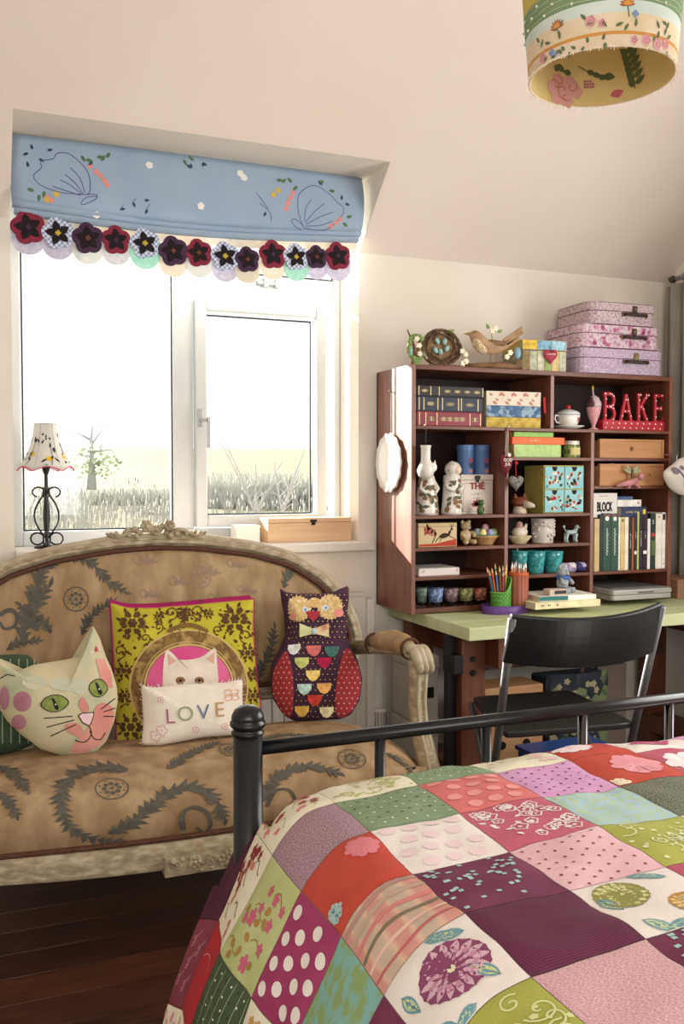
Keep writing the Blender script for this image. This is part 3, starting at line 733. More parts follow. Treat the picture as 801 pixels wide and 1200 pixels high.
# seat cushion: bow front
HW = .70
prof = [(0, .30), (0, .415), (.10, .452), (.25, .468), (.38, .462), (.47, .440), (.520, .400), (.535, .355), (.520, .305)]
def pr_at(t):
    t = t * (len(prof) - 1); i = min(int(t), len(prof) - 2); q = t - i
    p0, p1, p2, p3 = prof[max(i - 1, 0)], prof[i], prof[i + 1], prof[min(i + 2, len(prof) - 1)]
    return tuple(.5 * (2 * p1[j] + (p2[j] - p0[j]) * q + (2 * p0[j] - 5 * p1[j] + 4 * p2[j] - p3[j]) * q * q + (3 * p1[j] - p0[j] - 3 * p2[j] + p3[j]) * q ** 3) for j in (0, 1))
def seat(u, v, off=0):
    s = 2 * u - 1; y, z = pr_at(v); e = abs(s) ** 7
    z2 = z - .09 * e * (1 if z > .40 else .3)
    bow = 1 - .16 * s * s
    x = HW * s * (1 + .03 * math.sin(PI * min(v, 1)))
    yy = 3.02 - (y * 1.10 + off * (1 if v > .7 else 0)) * bow
    return Vector((x, yy - SO[1], z2 + (off if v < .85 else 0)))
MB().grid(seat, 36, 24).obj('seat_cushion', tap, se, smooth=True, solid=.004)
def seat_uv(px, py):
    """nearest seat parameter to a photographed point"""
    return _seat_lookup(px, py)
_tab = []
for i in range(0, 81):
    for j in range(0, 61):
        u, v = i / 80, j / 60; P_ = seat(u, v) + Vector(SO); d = P_ - Vector((0, 0, EYE)); t = d.dot(_F)
        _tab.append((400.5 + FPX * d.dot(_R) / t, 600 - FPX * d.dot(_U) / t, u, v))
def _seat_lookup(px, py):
    best = min((e for e in _tab if e[3] > .1), key=lambda e: (e[0] - px) ** 2 + (e[1] - py) ** 2); u, v = best[2], best[3]
    def pj(u, v):
        d = seat(u, v) + Vector(SO) - Vector((0, 0, EYE)); t = d.dot(_F); return 400.5 + FPX * d.dot(_R) / t, 600 - FPX * d.dot(_U) / t
    for _ in range(3):
        a, b = pj(u, v); e = 1e-3; a1, b1 = pj(u + e, v); a2, b2 = pj(u, v + e)
        j11, j12, j21, j22 = (a1 - a) / e, (a2 - a) / e, (b1 - b) / e, (b2 - b) / e; dt = j11 * j22 - j12 * j21
        if abs(dt) < 1: break
        du = (j22 * (px - a) - j12 * (py - b)) / dt; dv = (j11 * (py - b) - j21 * (px - a)) / dt
        if abs(du) > .05 or abs(dv) > .06: break
        u, v = u + du, v + dv
    return u, max(.1, min(.99, v))
def on_seat(u, v):
    e = 1e-3; a = seat(u, v); n = (seat(u + e, v) - a).cross(seat(u, v + e) - a)
    n = n.normalized() if n.length else Vector((0, 0, 1))
    if n.z < 0 and v < .6: n = -n
    if n.y > 0 and v >= .6: n = -n
    return a + n * .005
def SP(lst, n=3): return [_seat_lookup(*p) for p in arc(lst, n)]
# work in stretched seat coordinates so leaves keep their shape
def on_seat_s(a, b): return on_seat(a / 1.4, b / .68)
def S2(lst, n=3): return [(u * 1.4, v * .68) for u, v in SP(lst, n)]
ps = []
ps += acanthus(S2([(150, 904), (120, 902), (92, 908), (76, 924), (74, 948), (84, 970), (112, 982), (140, 984)], 4), .042)
ps += acanthus(S2([(128, 976), (155, 962), (180, 942), (202, 926), (228, 922), (250, 934), (263, 958)], 4), .048)
ps += stroke(S2([(214, 972), (213, 955), (226, 946), (242, 952), (246, 966), (238, 974), (230, 968)], 5), .017, .008)
ps += acanthus(S2([(212, 980), (232, 986), (258, 982), (268, 970)], 4), .034)
ps += acanthus(S2([(196, 902), (222, 884), (252, 872)], 4), .028)
ps += acanthus(S2([(0, 900), (18, 908), (32, 926)], 4), .036) + acanthus(S2([(0, 930), (12, 940), (20, 956)], 4), .032)
ps += acanthus(S2([(306, 940), (316, 920), (336, 904), (364, 898), (395, 906)], 4), .042)
ps += stroke(S2([(312, 945), (322, 928), (338, 926), (346, 940), (336, 948)], 5), .013, .006)
ps += acanthus(S2([(300, 870), (330, 862), (372, 864)], 4), .020)
ps += acanthus(S2([(452, 884), (468, 892), (482, 906)], 4), .026)
for (a, b, r_) in ((131, 925, .032), (412, 890, .034), (270, 880, .024)):
    u, v = _seat_lookup(a, b); x, z = u * 1.4, v * .68
    ps += stroke(circ(x, z, r_ * 1.3, 20) + circ(x, z, r_ * 1.3, 20)[:1], .004); ps.append(flower(x, z, r_ * .22, 6))
    for k in range(8): an = k * PI / 4; ps.append(flower(x + r_ * .6 * math.cos(an), z + r_ * .6 * math.sin(an), r_ * .23, 5, 15)); ps.append(circ(x + r_ * 1.0 * math.cos(an + .4), z + r_ * 1.0 * math.sin(an + .4), r_ * .1, 6))
decal(ps, on_seat_s, 'leaf_print', leafm, se)
MB().tube([seat(i / 40, .995) + Vector((0, -.006, .0)) for i in range(41)], .008, 6).obj('braid', braid, se, smooth=True)
# seat rail
def rail(u, v):
    p = seat(u, 1.0); s = 2 * u - 1
    zz = [.302, .296, .268, .246, .238, .238][v]; yy = [.02, -.014, -.020, -.012, -.018, .03][v]
    return p + Vector((0, yy, zz - p.z - .012 * (1 - s * s) * (v >= 3) + .0))
mr = MB(); rows = [[rail(i / 40, k) for i in range(41)] for k in range(6)]
mr.add([p for r in rows for p in r], [(k * 41 + i, k * 41 + i + 1, ((k + 1) % 6) * 41 + i + 1, ((k + 1) % 6) * 41 + i) for k in range(6) for i in range(40)])
mr.obj('seat_rail', wood_s, se, smooth=True)
for sd in (-1, 1):
    MB().bar((sd * HW, 2.50 - SO[1] + .04, .27), (sd * HW, 3.08 - SO[1], .27), .05, .06).obj('side_rail', wood_s, se, bevel=.006)
MB().bar((-HW, 3.08 - SO[1], .27), (HW, 3.08 - SO[1], .27), .05, .06).obj('back_rail', wood_s, se, bevel=.006)
cr = MB(); rr = random.Random(12); mid = rail(.5, 2)
cr.box(-.125, .125, mid.y - .012, mid.y + .03, .212, .262)
for x0, r in ((-.045, .02), (.045, .02), (-.095, .014), (.095, .014), (0, .016)):
    for k in range(7):
        a = 2 * PI * k / 7; cr.ell((x0 + r * .62 * math.cos(a), mid.y - .012, .243 + r * .62 * math.sin(a)), (r * .42, r * .4, r * .42), 7, 5)
    cr.ell((x0, mid.y - .016, .243), r * .35, 7, 5)
for i in range(24): cr.ell((rr.uniform(-.12, .12), mid.y - .013, .218 + rr.uniform(0, .045)), (.008, .006, .006), 6, 4)
cr.obj('rail_carving', wood_s, se, smooth=False)
for sd in (-1, 1):
    for yy, yo in ((2.53, -.02), (3.06, .03)):
        MB().tube([(sd * (HW - .06), yy - SO[1], .30), (sd * (HW - .045), yy - SO[1] + yo * .5, .22), (sd * (HW - .06), yy - SO[1] + yo * .2, .12), (sd * (HW - .055), yy - SO[1] + yo, .03), (sd * (HW - .055), yy - SO[1] + yo * 1.2, 0)], [.036, .034, .022, .016, .020], 10).obj('leg', wood_s, se, smooth=True)
    L = lambda p: Vector((sd * (p.x - CX), p.y - SO[1], p.z))
    a = [L(Vector(q)) for q in ((1.300, 3.09, .655), (1.335, 2.98, .672), (1.352, 2.88, .692), (1.362, 2.78, .700), (1.364, 2.70, .694))]
    arm = MB().tube(a, [.026, .024, .028, .027, .028], 10).obj('arm', wood_s, se, smooth=True)
    pad = MB().tube([L(Vector(q)) for q in ((1.330, 2.995, .685), (1.345, 2.94, .698), (1.355, 2.87, .710), (1.362, 2.80, .712), (1.364, 2.755, .706))], [.022, .036, .040, .036, .022], 12)
    pd = pad.obj('arm_pad', tap, arm, smooth=True)
    for q in ((1.334, 2.985, .688), (1.364, 2.755, .706)):
        c = L(Vector(q)); MB().tube([c + Vector((.033 * math.cos(t), 0, .033 * math.sin(t) - .002)) for t in [i * PI / 8 for i in range(16)]], .005, 6, True).obj('braid', braid, arm, smooth=True)
    sc_ = MB(); kn = L(Vector((1.364, 2.675, .684)))
    for k in (-1, 0, 1):
        sc_.tube([kn + Vector((k * .019, .045 - .075 * t, .012 + .020 * math.sin(PI * (t + .1)) - .030 * t * t)) for t in [i / 7 for i in range(8)]], [.015, .016, .016, .016, .017, .018, .018, .012], 8)
        sc_.ell(kn + Vector((k * .019, -.030, -.022)), (.012, .020, .022), 10, 8)
    sc_.obj('arm_scroll', wood_l, arm, smooth=True)
    ap = [L(Vector(q)) for q in ((1.362, 2.685, .672), (1.358, 2.680, .62), (1.350, 2.672, .55), (1.345, 2.650, .48), (1.345, 2.610, .41), (1.345, 2.570, .34), (1.340, 2.545, .27))]
    po_ = MB().tube(ap, [.034, .031, .029, .030, .033, .036, .038], 10).obj('arm_post', wood_s, se, smooth=True)
    for k in (-1, 1): MB().tube([p + Vector((k * .012, -.027 - .004 * i / 6, 0)) for i, p in enumerate(ap)], .007, 6).obj('flute', wood_l, po_, smooth=True)

# ------------------------------------------------------------------ cushions on the settee
def cushion(name, label, outline_px, y, T, m, lean_, base, p=2.4, cat='cushion', rings=10, n=72):
    o = wp(base[0], base[1], y)
    t = thing(name, label, cat, (o.x, y, o.z))
    def loc_(a, b, front=None):
        yy = y
        for _ in range(4):
            q = wp(a, b, yy); yy = y + (front(q.x - o.x, q.z - o.z, 0).y if front else lean_ * (q.z - o.z))
        return (q.x - o.x, q.z - o.z)
    P_ = Puff([loc_(*q) for q in outline_px], T, lean=lean_, p=p, n=n)
    P_.mesh(rings).obj('cover', m, t, smooth=True)
    P_.px = lambda a, b: loc_(a, b, P_.front); P_.t = t
    P_.k = y / FPX * 1.08
    return P_
def pt(P_, px, py, off=.002): return P_.front(*P_.px(px, py), off)
def pdecal(P_, polys_px, name, m, off=.002, par=None):
    return decal([[P_.px(*q) for q in pl] for pl in polys_px], lambda a, b: P_.front(a, b, off), name, m, par or P_.t)
# green cushion behind the cat
gq = cushion('green_cushion', 'dark green stitched cushion half hidden behind the cat cushion', smooth2([(-70, 790), (-20, 772), (10, 766), (42, 768), (50, 810), (46, 868), (20, 882), (-40, 888), (-75, 880)], 1), 2.92, .055, mat('dark_green_cotton', '44553f', .9, '3a4a37', 20, bump=.3), .28, (0, 880))
pdecal(gq, sum([stroke([(x + .1 * k, 772 + k * 11) for k in range(10)], 1.1) for x in (2, 12, 22, 32, 40)], []), 'stitching', mat('pale_stitch', 'aab39a', .9))
# cat head cushion
cat_o = [(-12, 770), (-2, 772), (18, 788), (40, 779), (72, 774), (98, 769), (102, 750), (109, 733), (117, 748), (124, 769), (131, 785), (137, 805), (138, 822), (134, 845), (125, 868), (112, 882), (92, 886), (70, 885), (48, 878), (26, 862), (8, 845), (-6, 822), (-14, 795)]
catm = mat('cat_watercolour_cotton', 'cfc7a2', .9, 'a9b596', 7, c3='cbc199', bump=.3, bscale=300)
cq = cushion('cat_cushion', 'watercolour cat head cushion with green eyes and one pointed ear', cat_o, 2.78, .075, catm, .22, (65, 886), p=2.6, n=110)
pinkm = mat('cat_pink_wash', 'cf8275', .9, 'd89a8a', 10); mauve = mat('cat_mauve_wash', 'a56b7c', .9, 'b98492', 12); blackt = mat('black_thread', '1b1a1c', .8)
pdecal(cq, [[(112, 772), (122, 772), (130, 788), (132, 806), (126, 806), (118, 795)], smooth2([(112, 826), (122, 822), (134, 830), (132, 850), (122, 868), (108, 880), (88, 884), (80, 878), (96, 862), (108, 845)], 1), smooth2([(72, 850), (90, 845), (98, 855), (96, 866), (84, 860)], 1), smooth2([(94, 818), (98, 816), (106, 832), (98, 836), (92, 828)], 1)], 'pink_patches', pinkm)
pdecal(cq, [circ(26, 822, 11, 14, 12), circ(22, 846, 9, 12, 9), circ(5, 818, 6, 12, 14)], 'mauve_blooms', mauve)
pdecal(cq, [circ(80, 802, 22, 16, 8), circ(94, 804, 10, 14, 10), circ(40, 800, 14, 14, 8)], 'grey_wash', mat('cat_grey_wash', 'bcc0ab', .9, 'c9c8ad', 8), .0016)
pdecal(cq, [[(106, 766), (110, 743), (120, 765)]], 'ear_lining', mat('ear_print', 'a33a3a', .9, 'dfd6c0', 60), .002)
eye_g = mat('eye_green', '8f9a48', .7, '75833a', 60)
for cx_, cy_, rx, rz, ang in ((64, 824, 15.5, 9.5, -.1), (115, 806, 10.5, 10, .1)):
    po = []
    for i in range(20):
        a = 2 * PI * i / 20; x = rx * math.cos(a); z = rz * math.sin(a) * (1 - .35 * abs(math.cos(a)) ** 3); po.append((cx_ + x * math.cos(ang) - z * math.sin(ang), cy_ + x * math.sin(ang) + z * math.cos(ang)))
    pdecal(cq, [[(cx_ + (a - cx_) * 1.1, cy_ + (b - cy_) * 1.1) for a, b in po]], 'eye_outline', blackt, .0025)
    pdecal(cq, [po], 'eye', eye_g, .0035)
    pdecal(cq, [[(cx_ - 4, cy_ - 7), (cx_ - 1, cy_ - 6), (cx_ + 5, cy_ + 5), (cx_ + 3, cy_ + 8), (cx_, cy_ + 6)]], 'pupil', blackt, .0045)
    pdecal(cq, [circ(cx_ + 1, cy_ + 1, .9, 6)], 'glint', wht_t, .0055)
pdecal(cq, [[(91, 838), (96, 835), (110, 834), (110, 838), (107, 848), (104, 851), (96, 847)]], 'nose_outline', blackt, .0025)
pdecal(cq, [[(92.5, 838.5), (96, 836), (109, 835), (109, 838), (106, 847), (104, 849.5), (97, 846)]], 'nose', mat('nose_pink', 'e7c2c6', .8), .0035)
pdecal(cq, stroke(arc([(104, 850), (107, 860), (100, 869), (90, 868), (88, 866)]), 1.1) + stroke(arc([(105, 856), (110, 865), (118, 866), (123, 858)]), 1.1), 'mouth', blackt, .003)
wk = []
for a, b in (((51, 841.5), (85, 839)), ((54, 852), (87, 843.5)), ((59, 862.5), (89, 848.5)), ((118, 831), (135, 818)), ((121, 834), (135, 829.5)), ((121, 839), (134, 839.5))): wk += stroke([(a[0] + (b[0] - a[0]) * k / 4, a[1] + (b[1] - a[1]) * k / 4) for k in range(5)], 1.1)
pdecal(cq, wk, 'whiskers', blackt, .003); pdecal(cq, stroke([(0, 795), (8, 790), (16, 787)], 1.2), 'ear_seam', blackt, .003)
# damask cushion with kitten portrait
dam_o = [(129, 706), (150, 712), (180, 712), (220, 709), (260, 705), (297, 702), (296, 730), (298, 765), (301, 800), (305, 828), (300, 846), (270, 860), (230, 866), (190, 872), (160, 875), (136, 874), (136, 850), (134, 810), (133, 770), (131, 735)]
yel = mat('lime_damask_cotton', 'b9ad2c', .85, 'c4b737', 12, bump=.25, bscale=400)
dq = cushion('damask_cushion', 'square lime and brown damask cushion with framed white kitten portrait', dam_o, 2.93, .075, yel, .25, (215, 874), p=3.0, n=100)
brn = mat('damask_brown', '4d3419', .9, '5f421f', 60); gold = mat('printed_gilt_frame', '8c6a35', .8, 'b18f52', 26, c3='6f5127', bump=.2); goldl = mat('gilt_light', 'c9ab6c', .8)
dp = []
def bloom(cx_, cy_, s):
    dp.append(flower(cx_, cy_, s * .36, 6, 30, .3)); dp.extend(leaf(cx_ + s * .38 * math.cos(a), cy_ + s * .38 * math.sin(a), s * .5, s * .14, a) for a in [i * PI / 4 + .4 for i in range(8)])
    for k in range(6): a = k * PI / 3; dp.append(flower(cx_ + s * .68 * math.cos(a), cy_ + s * .68 * math.sin(a), s * .26, 5, 15, .5))
    for k in range(8): a = k * PI / 4 + .2; dp.extend([leaf(cx_ + s * .8 * math.cos(a), cy_ + s * .8 * math.sin(a), s * .45, s * .11, a + .3)])
bloom(155, 730, 17); bloom(275, 725, 17); bloom(153, 852, 15); bloom(145, 786, 10); bloom(296, 815, 9); bloom(290, 765, 10); bloom(216, 719, 8); bloom(186, 722, 6); bloom(244, 719, 6); bloom(146, 815, 8); bloom(296, 790, 8)
for k_ in range(70):
    a_, b_ = random.choice([(random.uniform(137, 172), random.uniform(712, 870)), (random.uniform(262, 299), random.uniform(708, 850)), (random.uniform(170, 262), random.uniform(712, 735))]); dp.append(leaf(a_, b_, random.uniform(3.5, 6.5), random.uniform(1, 1.8), random.uniform(0, 6)))
for cx_, cy_, s, f_ in ((140, 763, 9, 1), (200, 718, 9, 1), (232, 716, 9, -1), (288, 745, 9, -1), (143, 820, 7, 1), (170, 748, 7, 1), (186, 735, 6, 1), (255, 738, 6, -1), (296, 790, 6, -1)):
    dp += stroke([(cx_ + f_ * (a - cx_), b) for a, b in spiral(cx_, cy_, .8, s, 0, 8)], 1.6, 1.2)
    for k in range(4): dp.append(leaf(cx_ + f_ * s * .9 * math.cos(k * 1.5), cy_ + s * .9 * math.sin(k * 1.5), s * .7, s * .16, k * 1.5 + .7))
for k in range(30): dp.append(circ(random.choice([random.uniform(138, 170), random.uniform(262, 296)]), random.uniform(714, 770), random.uniform(.6, 1.3), 6))
for k in range(16): dp.append(leaf(random.uniform(185, 245), random.uniform(712, 728), 5, 1.2, random.uniform(0, 6)))
dp += acanthus([(216, 712 + 3 * k) for k in range(6)], 9); pdecal(dq, dp, 'damask_print', brn, .0018)
def ring(cx_, cy_, rx, rz, w_, n=36):
    o = []
    for i in range(n):
        a, b = 2 * PI * i / n, 2 * PI * (i + 1) / n
        o.append([(cx_ + rx * math.cos(a), cy_ + rz * math.sin(a)), (cx_ + (rx + w_) * math.cos(a), cy_ + (rz + w_) * math.sin(a)), (cx_ + (rx + w_) * math.cos(b), cy_ + (rz + w_) * math.sin(b)), (cx_ + rx * math.cos(b), cy_ + rz * math.sin(b))])
    return o
pdecal(dq, [[q for q in pl] for pl in ring(221, 805, 50, 48, 20)], 'printed_frame', gold, .0026)
pdecal(dq, ring(221, 805, 51, 49, 2) + ring(221, 805, 68, 66, 2.0) + ring(221, 805, 55, 53, .9), 'frame_beading', goldl, .0032)
fo_ = []
for k in range(15): fo_ += [flower(198 + k * 3.1, 739 - 7 * math.sin(PI * k / 14), 3.2, 5, 15, .5)]
fo_ += stroke(spiral(205, 741, 1, 6, 0, 6), 1.6) + stroke(spiral(238, 741, 1, 6, 3, -4), 1.6)
pdecal(dq, fo_, 'frame_ornament', mat('gilt_mid', '7a5a2a', .8), .0036)
pdecal(dq, [[(221 + a * 50, 805 + b * 48) for a, b in circ(0, 0, r1, 32)] for r1 in (1.0,)], 'portrait_ground', mat('hot_pink', 'cf4a83', .85, 'dd6f9c', 5), .003)
fur = mat('kitten_white', 'e9dfd3', .9, 'd9cbb9', 18)
pdecal(dq, [smooth2([(190, 806), (191, 776), (194, 760), (202, 765), (208, 773), (222, 773), (236, 770), (246, 762), (253, 758), (254, 780), (256, 800), (250, 830), (225, 840), (200, 834)], 1)], 'kitten', fur, .004)
pdecal(dq, [[(196, 766), (206, 774), (197, 780)], [(251, 763), (241, 772), (250, 778)]], 'kitten_ear', mat('kitten_ear_pink', 'd9a99a', .9), .005)
for ex in (211, 233):
    pdecal(dq, [circ(ex, 797, 5.4, 14, 4.2)], 'kitten_eye_rim', mat('eye_rim', '5d4032', .8), .005)
    pdecal(dq, [circ(ex, 797, 4, 12, 3.6)], 'kitten_eye', mat('eye_amber', '9c6a3c', .6), .0056); pdecal(dq, [circ(ex, 797, 2, 10)], 'kitten_pupil', blackt, .0062)
pip = mat('magenta_piping', 'a4155c', .8)
MB().tube([(x, .25 * z - .000, z) for x, z in dq.o], .0045, 6, True).obj('piping', pip, dq.t, smooth=True)
oo = [dq.px(*q) for q in ((132, 709), (150, 713), (180, 713), (220, 710), (260, 706), (295, 703), (291, 700), (262, 701), (220, 705), (180, 708), (150, 708))]
mb = MB()
ban = [dq.px(*q) for q in arc([(131, 708), (150, 713), (180, 713), (220, 710), (260, 706), (296, 703)], 5)]
mb.add([(x, .25 * z - .004, z) for x, z in ban] + [(x, .25 * z + .03, z + .012) for x, z in ban], [(i, i + 1, len(ban) + i + 1, len(ban) + i) for i in range(len(ban) - 1)])
mb.obj('edge_panel', pip, dq.t, smooth=True)
# LOVE cushion
lov_o = [(166, 804), (180, 806), (210, 803), (240, 801), (265, 800), (284, 796), (284, 820), (286, 845), (287, 860), (260, 862), (235, 864), (205, 870), (184, 874), (166, 872), (168, 850), (167, 825)]
lvm = mat('cream_linen', 'e6dccd', .9, 'eee6da', 20, bump=.4, bscale=350)
lq = cushion('love_cushion', 'small cream cushion with embroidered pastel word LOVE', lov_o, 2.76, .05, lvm, .28, (226, 872), p=3.0, n=90)
def letter(P_, ch, cx_, cy_, s, m, ang=0):
    me = text_polys(ch, s, .0); c, s_ = math.cos(ang), math.sin(ang); mb = MB(); mb.v = []
    for v in me.vertices:
        x, z = v.co.x, v.co.y; mb.v.append(tuple(P_.front(*P_.px(cx_ + x * c - z * s_, cy_ - (x * s_ + z * c)), .003)))
    mb.f = [tuple(p.vertices) for p in me.polygons]; mb.obj('letter_' + ch.lower(), m, P_.t); bpy.data.meshes.remove(me)
for ch, cx_, cy_, c in (('L', 199, 840, 'c9909f'), ('O', 217, 837, 'c0c8a2'), ('V', 238, 835, '98a5bf'), ('E', 257, 832, 'dfc095')): letter(lq, ch, cx_, cy_, 25, mat('love_' + ch, c, .9), .06)
fl_ = [];
for a, b in ((182, 862), (189, 856), (229, 855), (263, 851), (188, 820)): fl_ += stroke(flower(a, b, 7 if a < 190 and b > 850 else 4, 5, 24, .4) + flower(a, b, 7 if a < 190 and b > 850 else 4, 5, 24, .4)[:1], .8) + [circ(a, b, 1, 6)]
pdecal(lq, fl_, 'embroidered_flowers', mat('rose_thread', 'd29aa2', .9), .003)
pdecal(lq, sum([stroke(leaf(271, 814, 10, 4, a) + leaf(271, 814, 10, 4, a)[:1], 1) for a in (.5, 2.4, 3.7, -.6)], []), 'embroidered_butterfly', mat('peach_thread', 'e3a98c', .9), .003)
mb = MB(); rr = random.Random(4)
for i in range(120):
    q = lq.o[i % 90]; x, z = q[0], q[1]; mb.tube([(x, .28 * z, z), (x * 1.04 + rr.uniform(-.004, .004), .28 * z + rr.uniform(-.004, .004), z + (z - .07) * .07 + rr.uniform(-.004, .004))], .0008, 3)
mb.obj('frayed_edge', mat('fray', 'efe9df', .9), lq.t)
# owl cushion
owl_o = [(328, 690), (336, 694), (350, 696), (370, 696), (388, 695), (398, 690), (408, 686), (408, 700), (405, 720), (405, 745), (410, 756), (418, 772), (424, 795), (421, 820), (410, 838), (398, 843), (370, 844), (344, 845), (332, 838), (320, 820), (316, 800), (318, 778), (328, 760), (334, 745), (333, 720), (330, 705)]
owm = mat('owl_purple_dots', '3d2338', .9, '4a2a42', 30, bump=.2, bscale=300)
oq = cushion('owl_cushion', 'owl shaped cushion in purple dots with red wings and bow tie', owl_o, 2.93, .06, owm, .22, (370, 845), p=3.2, n=110)
pdots = []; pd2 = []
for r_ in range(24):
    for c_ in range(15):
        a, b = 330 + c_ * 5.6 + (r_ % 2) * 2.8, 697 + r_ * 6.2
        if 334 < a < 406 and b < 748 or 344 < a < 392 and b < 842: pdots.append(circ(a, b, 2.0, 8)); pd2.append(circ(a, b, 1.0, 6))
pdecal(oq, pdots, 'dot_print', mat('owl_dark_dot', '22101c', .9), .0018); pdecal(oq, pd2, 'dot_centre_print', mat('owl_tan_dot', 'b48f6a', .9), .0024)
redw = mat('owl_wing_red', 'a0303a', .9, '962a34', 30, bump=.2)
wing1 = smooth2([(333, 757), (340, 775), (344, 800), (343, 830), (341, 842), (330, 836), (320, 820), (317, 800), (319, 780)], 1); wing2 = smooth2([(406, 755), (398, 775), (393, 800), (392, 830), (395, 842), (408, 838), (420, 820), (423, 798), (418, 775)], 1)
pdecal(oq, [wing1], 'wing', redw, .003); pdecal(oq, [wing2], 'wing', redw, .003)
def inside(p, poly):
    c = False; n = len(poly)
    for i in range(n):
        a, b = poly[i], poly[(i + 1) % n]
        if (a[1] > p[1]) != (b[1] > p[1]) and p[0] < (b[0] - a[0]) * (p[1] - a[1]) / (b[1] - a[1]) + a[0]: c = not c
    return c
wd_ = [circ(a + (i % 2) * 3.2, b, 1.0, 6) for i, b in enumerate(range(758, 842, 6)) for a in [316 + 6.4 * k for k in range(18)] if inside((a + (i % 2) * 3.2, b), wing1) or inside((a + (i % 2) * 3.2, b), wing2)]
pdecal(oq, wd_, 'wing_dots', mat('owl_wing_dot', 'c9a58a', .9), .0038)
lace = mat('owl_eye_lace', 'd9c28e', .9, 'e2cfa6', 60, c3='c7a05e', bump=.5, bscale=500)
for ex, ey in ((349, 713), (386, 711)):
    pdecal(oq, [flower(ex, ey, 15.5, 22, 88, .12)], 'eye_patch', lace, .004)
    pdecal(oq, [leaf(ex - 1 + (5 if ex < 360 else -8), ey + 1, 8, 3.4, 0)], 'eye', mat('owl_eye_blue', 'c7d3dc', .6), .0055); pdecal(oq, [circ(ex + (8 if ex < 360 else -5), ey + 1, 1.5, 8)], 'pupil', mat('owl_pupil', '5d7fa0', .6), .0065)
pdecal(oq, [circ(368, 706, 8, 12, 6)], 'brow_patch', lace, .0042); pdecal(oq, [circ(341, 722, 6, 10, 4), circ(396, 718, 6, 10, 5)], 'cheek', mat('owl_cheek', 'd98a7e', .9), .005)
pdecal(oq, [[(357, 716), (375, 716), (371, 724), (366, 728), (361, 724)]], 'beak', redw, .006)
bowm = mat('bow_tie_cotton', 'd9d8a4', .9, 'c3c88c', 30)
cxy = pt(oq, 366, 739, .008)
for sd in (-1, 1):
    mb = MB(); A = [pt(oq, 366 + sd * 1, 739 + k, .008) for k in (-3, 3)]; B = [pt(oq, 366 + sd * 17, 737.5 + k, .012) for k in (8, -8)]
    mb.add(A + B + [p + Vector((0, -.006, 0)) for p in A + B], [(0, 1, 2, 3), (7, 6, 5, 4), (0, 4, 5, 1), (1, 5, 6, 2), (2, 6, 7, 3), (3, 7, 4, 0)]); mb.obj('bow', bowm if sd < 0 else mat('bow_tie_print', 'd6c79a', .9, 'bb4a4a', 25), oq.t)
MB().ell(cxy + Vector((0, -.006, 0)), (.010, .008, .012), 8, 6).obj('bow_knot', mat('bow_knot_blue', 'b5cdd6', .9), oq.t, smooth=True)
for a, b, c in ((343, 760, 'cfd2cc'), (367, 762, 'b9605e'), (388, 763, '3c5f58'), (353, 776, 'a8ae66'), (379, 776, '98153f'), (366, 791, 'd9b46a'), (356, 807, 'a9c4bc'), (379, 806, 'cf9a5a'), (368, 820, 'b63a2c'), (353, 833, 'c9a24a'), (382, 834, 'd8c8a2')):
    pdecal(oq, [[(a - 8.5, b - 5.5), (a + 8.5, b - 6), (a + 8, b), (a + 4, b + 5.5), (a, b + 7), (a - 4, b + 5.5), (a - 8, b)]], 'feather_scallop', mat('feather_' + c, c, .9, tuple(min(1, v * 1.25) for v in [int(c[i:i + 2], 16) / 255 for i in (0, 2, 4)]), 45), .0045)
# ------------------------------------------------------------------ bed
YP = 1.531; BX0, BX1 = .446, 1.86
bed = thing('bed_frame', 'black metal bedstead with ball topped corner post and rail', 'bed', ((BX0 + BX1) / 2, YP, 0)); bo = bed.location.x
black_gloss = mat('black_satin_metal', '17181a', .28, metal=.2, spec=.5)
ztop = wp(289, 826, YP).z
for x in (BX0, BX1):
    zc_ = ztop - .052
    po = MB().lathe([(.0255, 0), (.0255, zc_)], 24, (x - bo, 0, 0)).obj('corner_post', black_gloss, bed, smooth=True)
    MB().lathe([(.0255, zc_), (.0285, zc_ + .002), (.0285, zc_ + .006), (.0255, zc_ + .008), (.025, zc_ + .012), (.029, zc_ + .014), (.0315, zc_ + .018), (.0305, zc_ + .023), (.0275, zc_ + .025), (.0285, zc_ + .028), (.0275, zc_ + .035), (.0235, zc_ + .043), (.0165, zc_ + .0485), (.008, zc_ + .0515), (0, zc_ + .052)], 24, (x - bo, 0, 0)).obj('finial', black_gloss, po, smooth=True)
zr = .806
MB().tube([(BX0 + .02 - bo, 0, zr), (BX1 - .02 - bo, 0, zr + .006)], .0125, 12).obj('top_rail', black_gloss, bed, smooth=True)
MB().tube([(BX0 + .02 - bo, 0, .42), (BX1 - .02 - bo, 0, .42)], .0125, 12).obj('lower_rail', black_gloss, bed, smooth=True)
for k, x in enumerate((.697, .922, 1.146, 1.366, 1.59)):
    MB().tube([(x - bo, 0, .43), (x - bo, 0, zr - .004)], .010, 10).obj('baluster', black_gloss if k < 2 else mat('dark_chrome', '5a5658', .12, metal=1), bed, smooth=True)
for x in (BX0, BX1): MB().box(x - bo - .012, x - bo + .012, -1.95, -.02, .30, .36).obj('side_rail', black_gloss, bed)
for k in range(12): MB().box(BX0 - bo + .013, BX1 - bo - .013, -1.9 + k * .155, -1.84 + k * .155, .33, .35).obj('slat', mat('pale_slat', 'b08d63', .7), bed)
tag(MB().box(BX0 + .035, BX1 - .035, -.40, YP - .06, .352, .66).obj('mattress', mat('mattress_ticking', 'e8e4dc', .9), bevel=.03), 'thick pale mattress under the patchwork quilt', 'mattress')

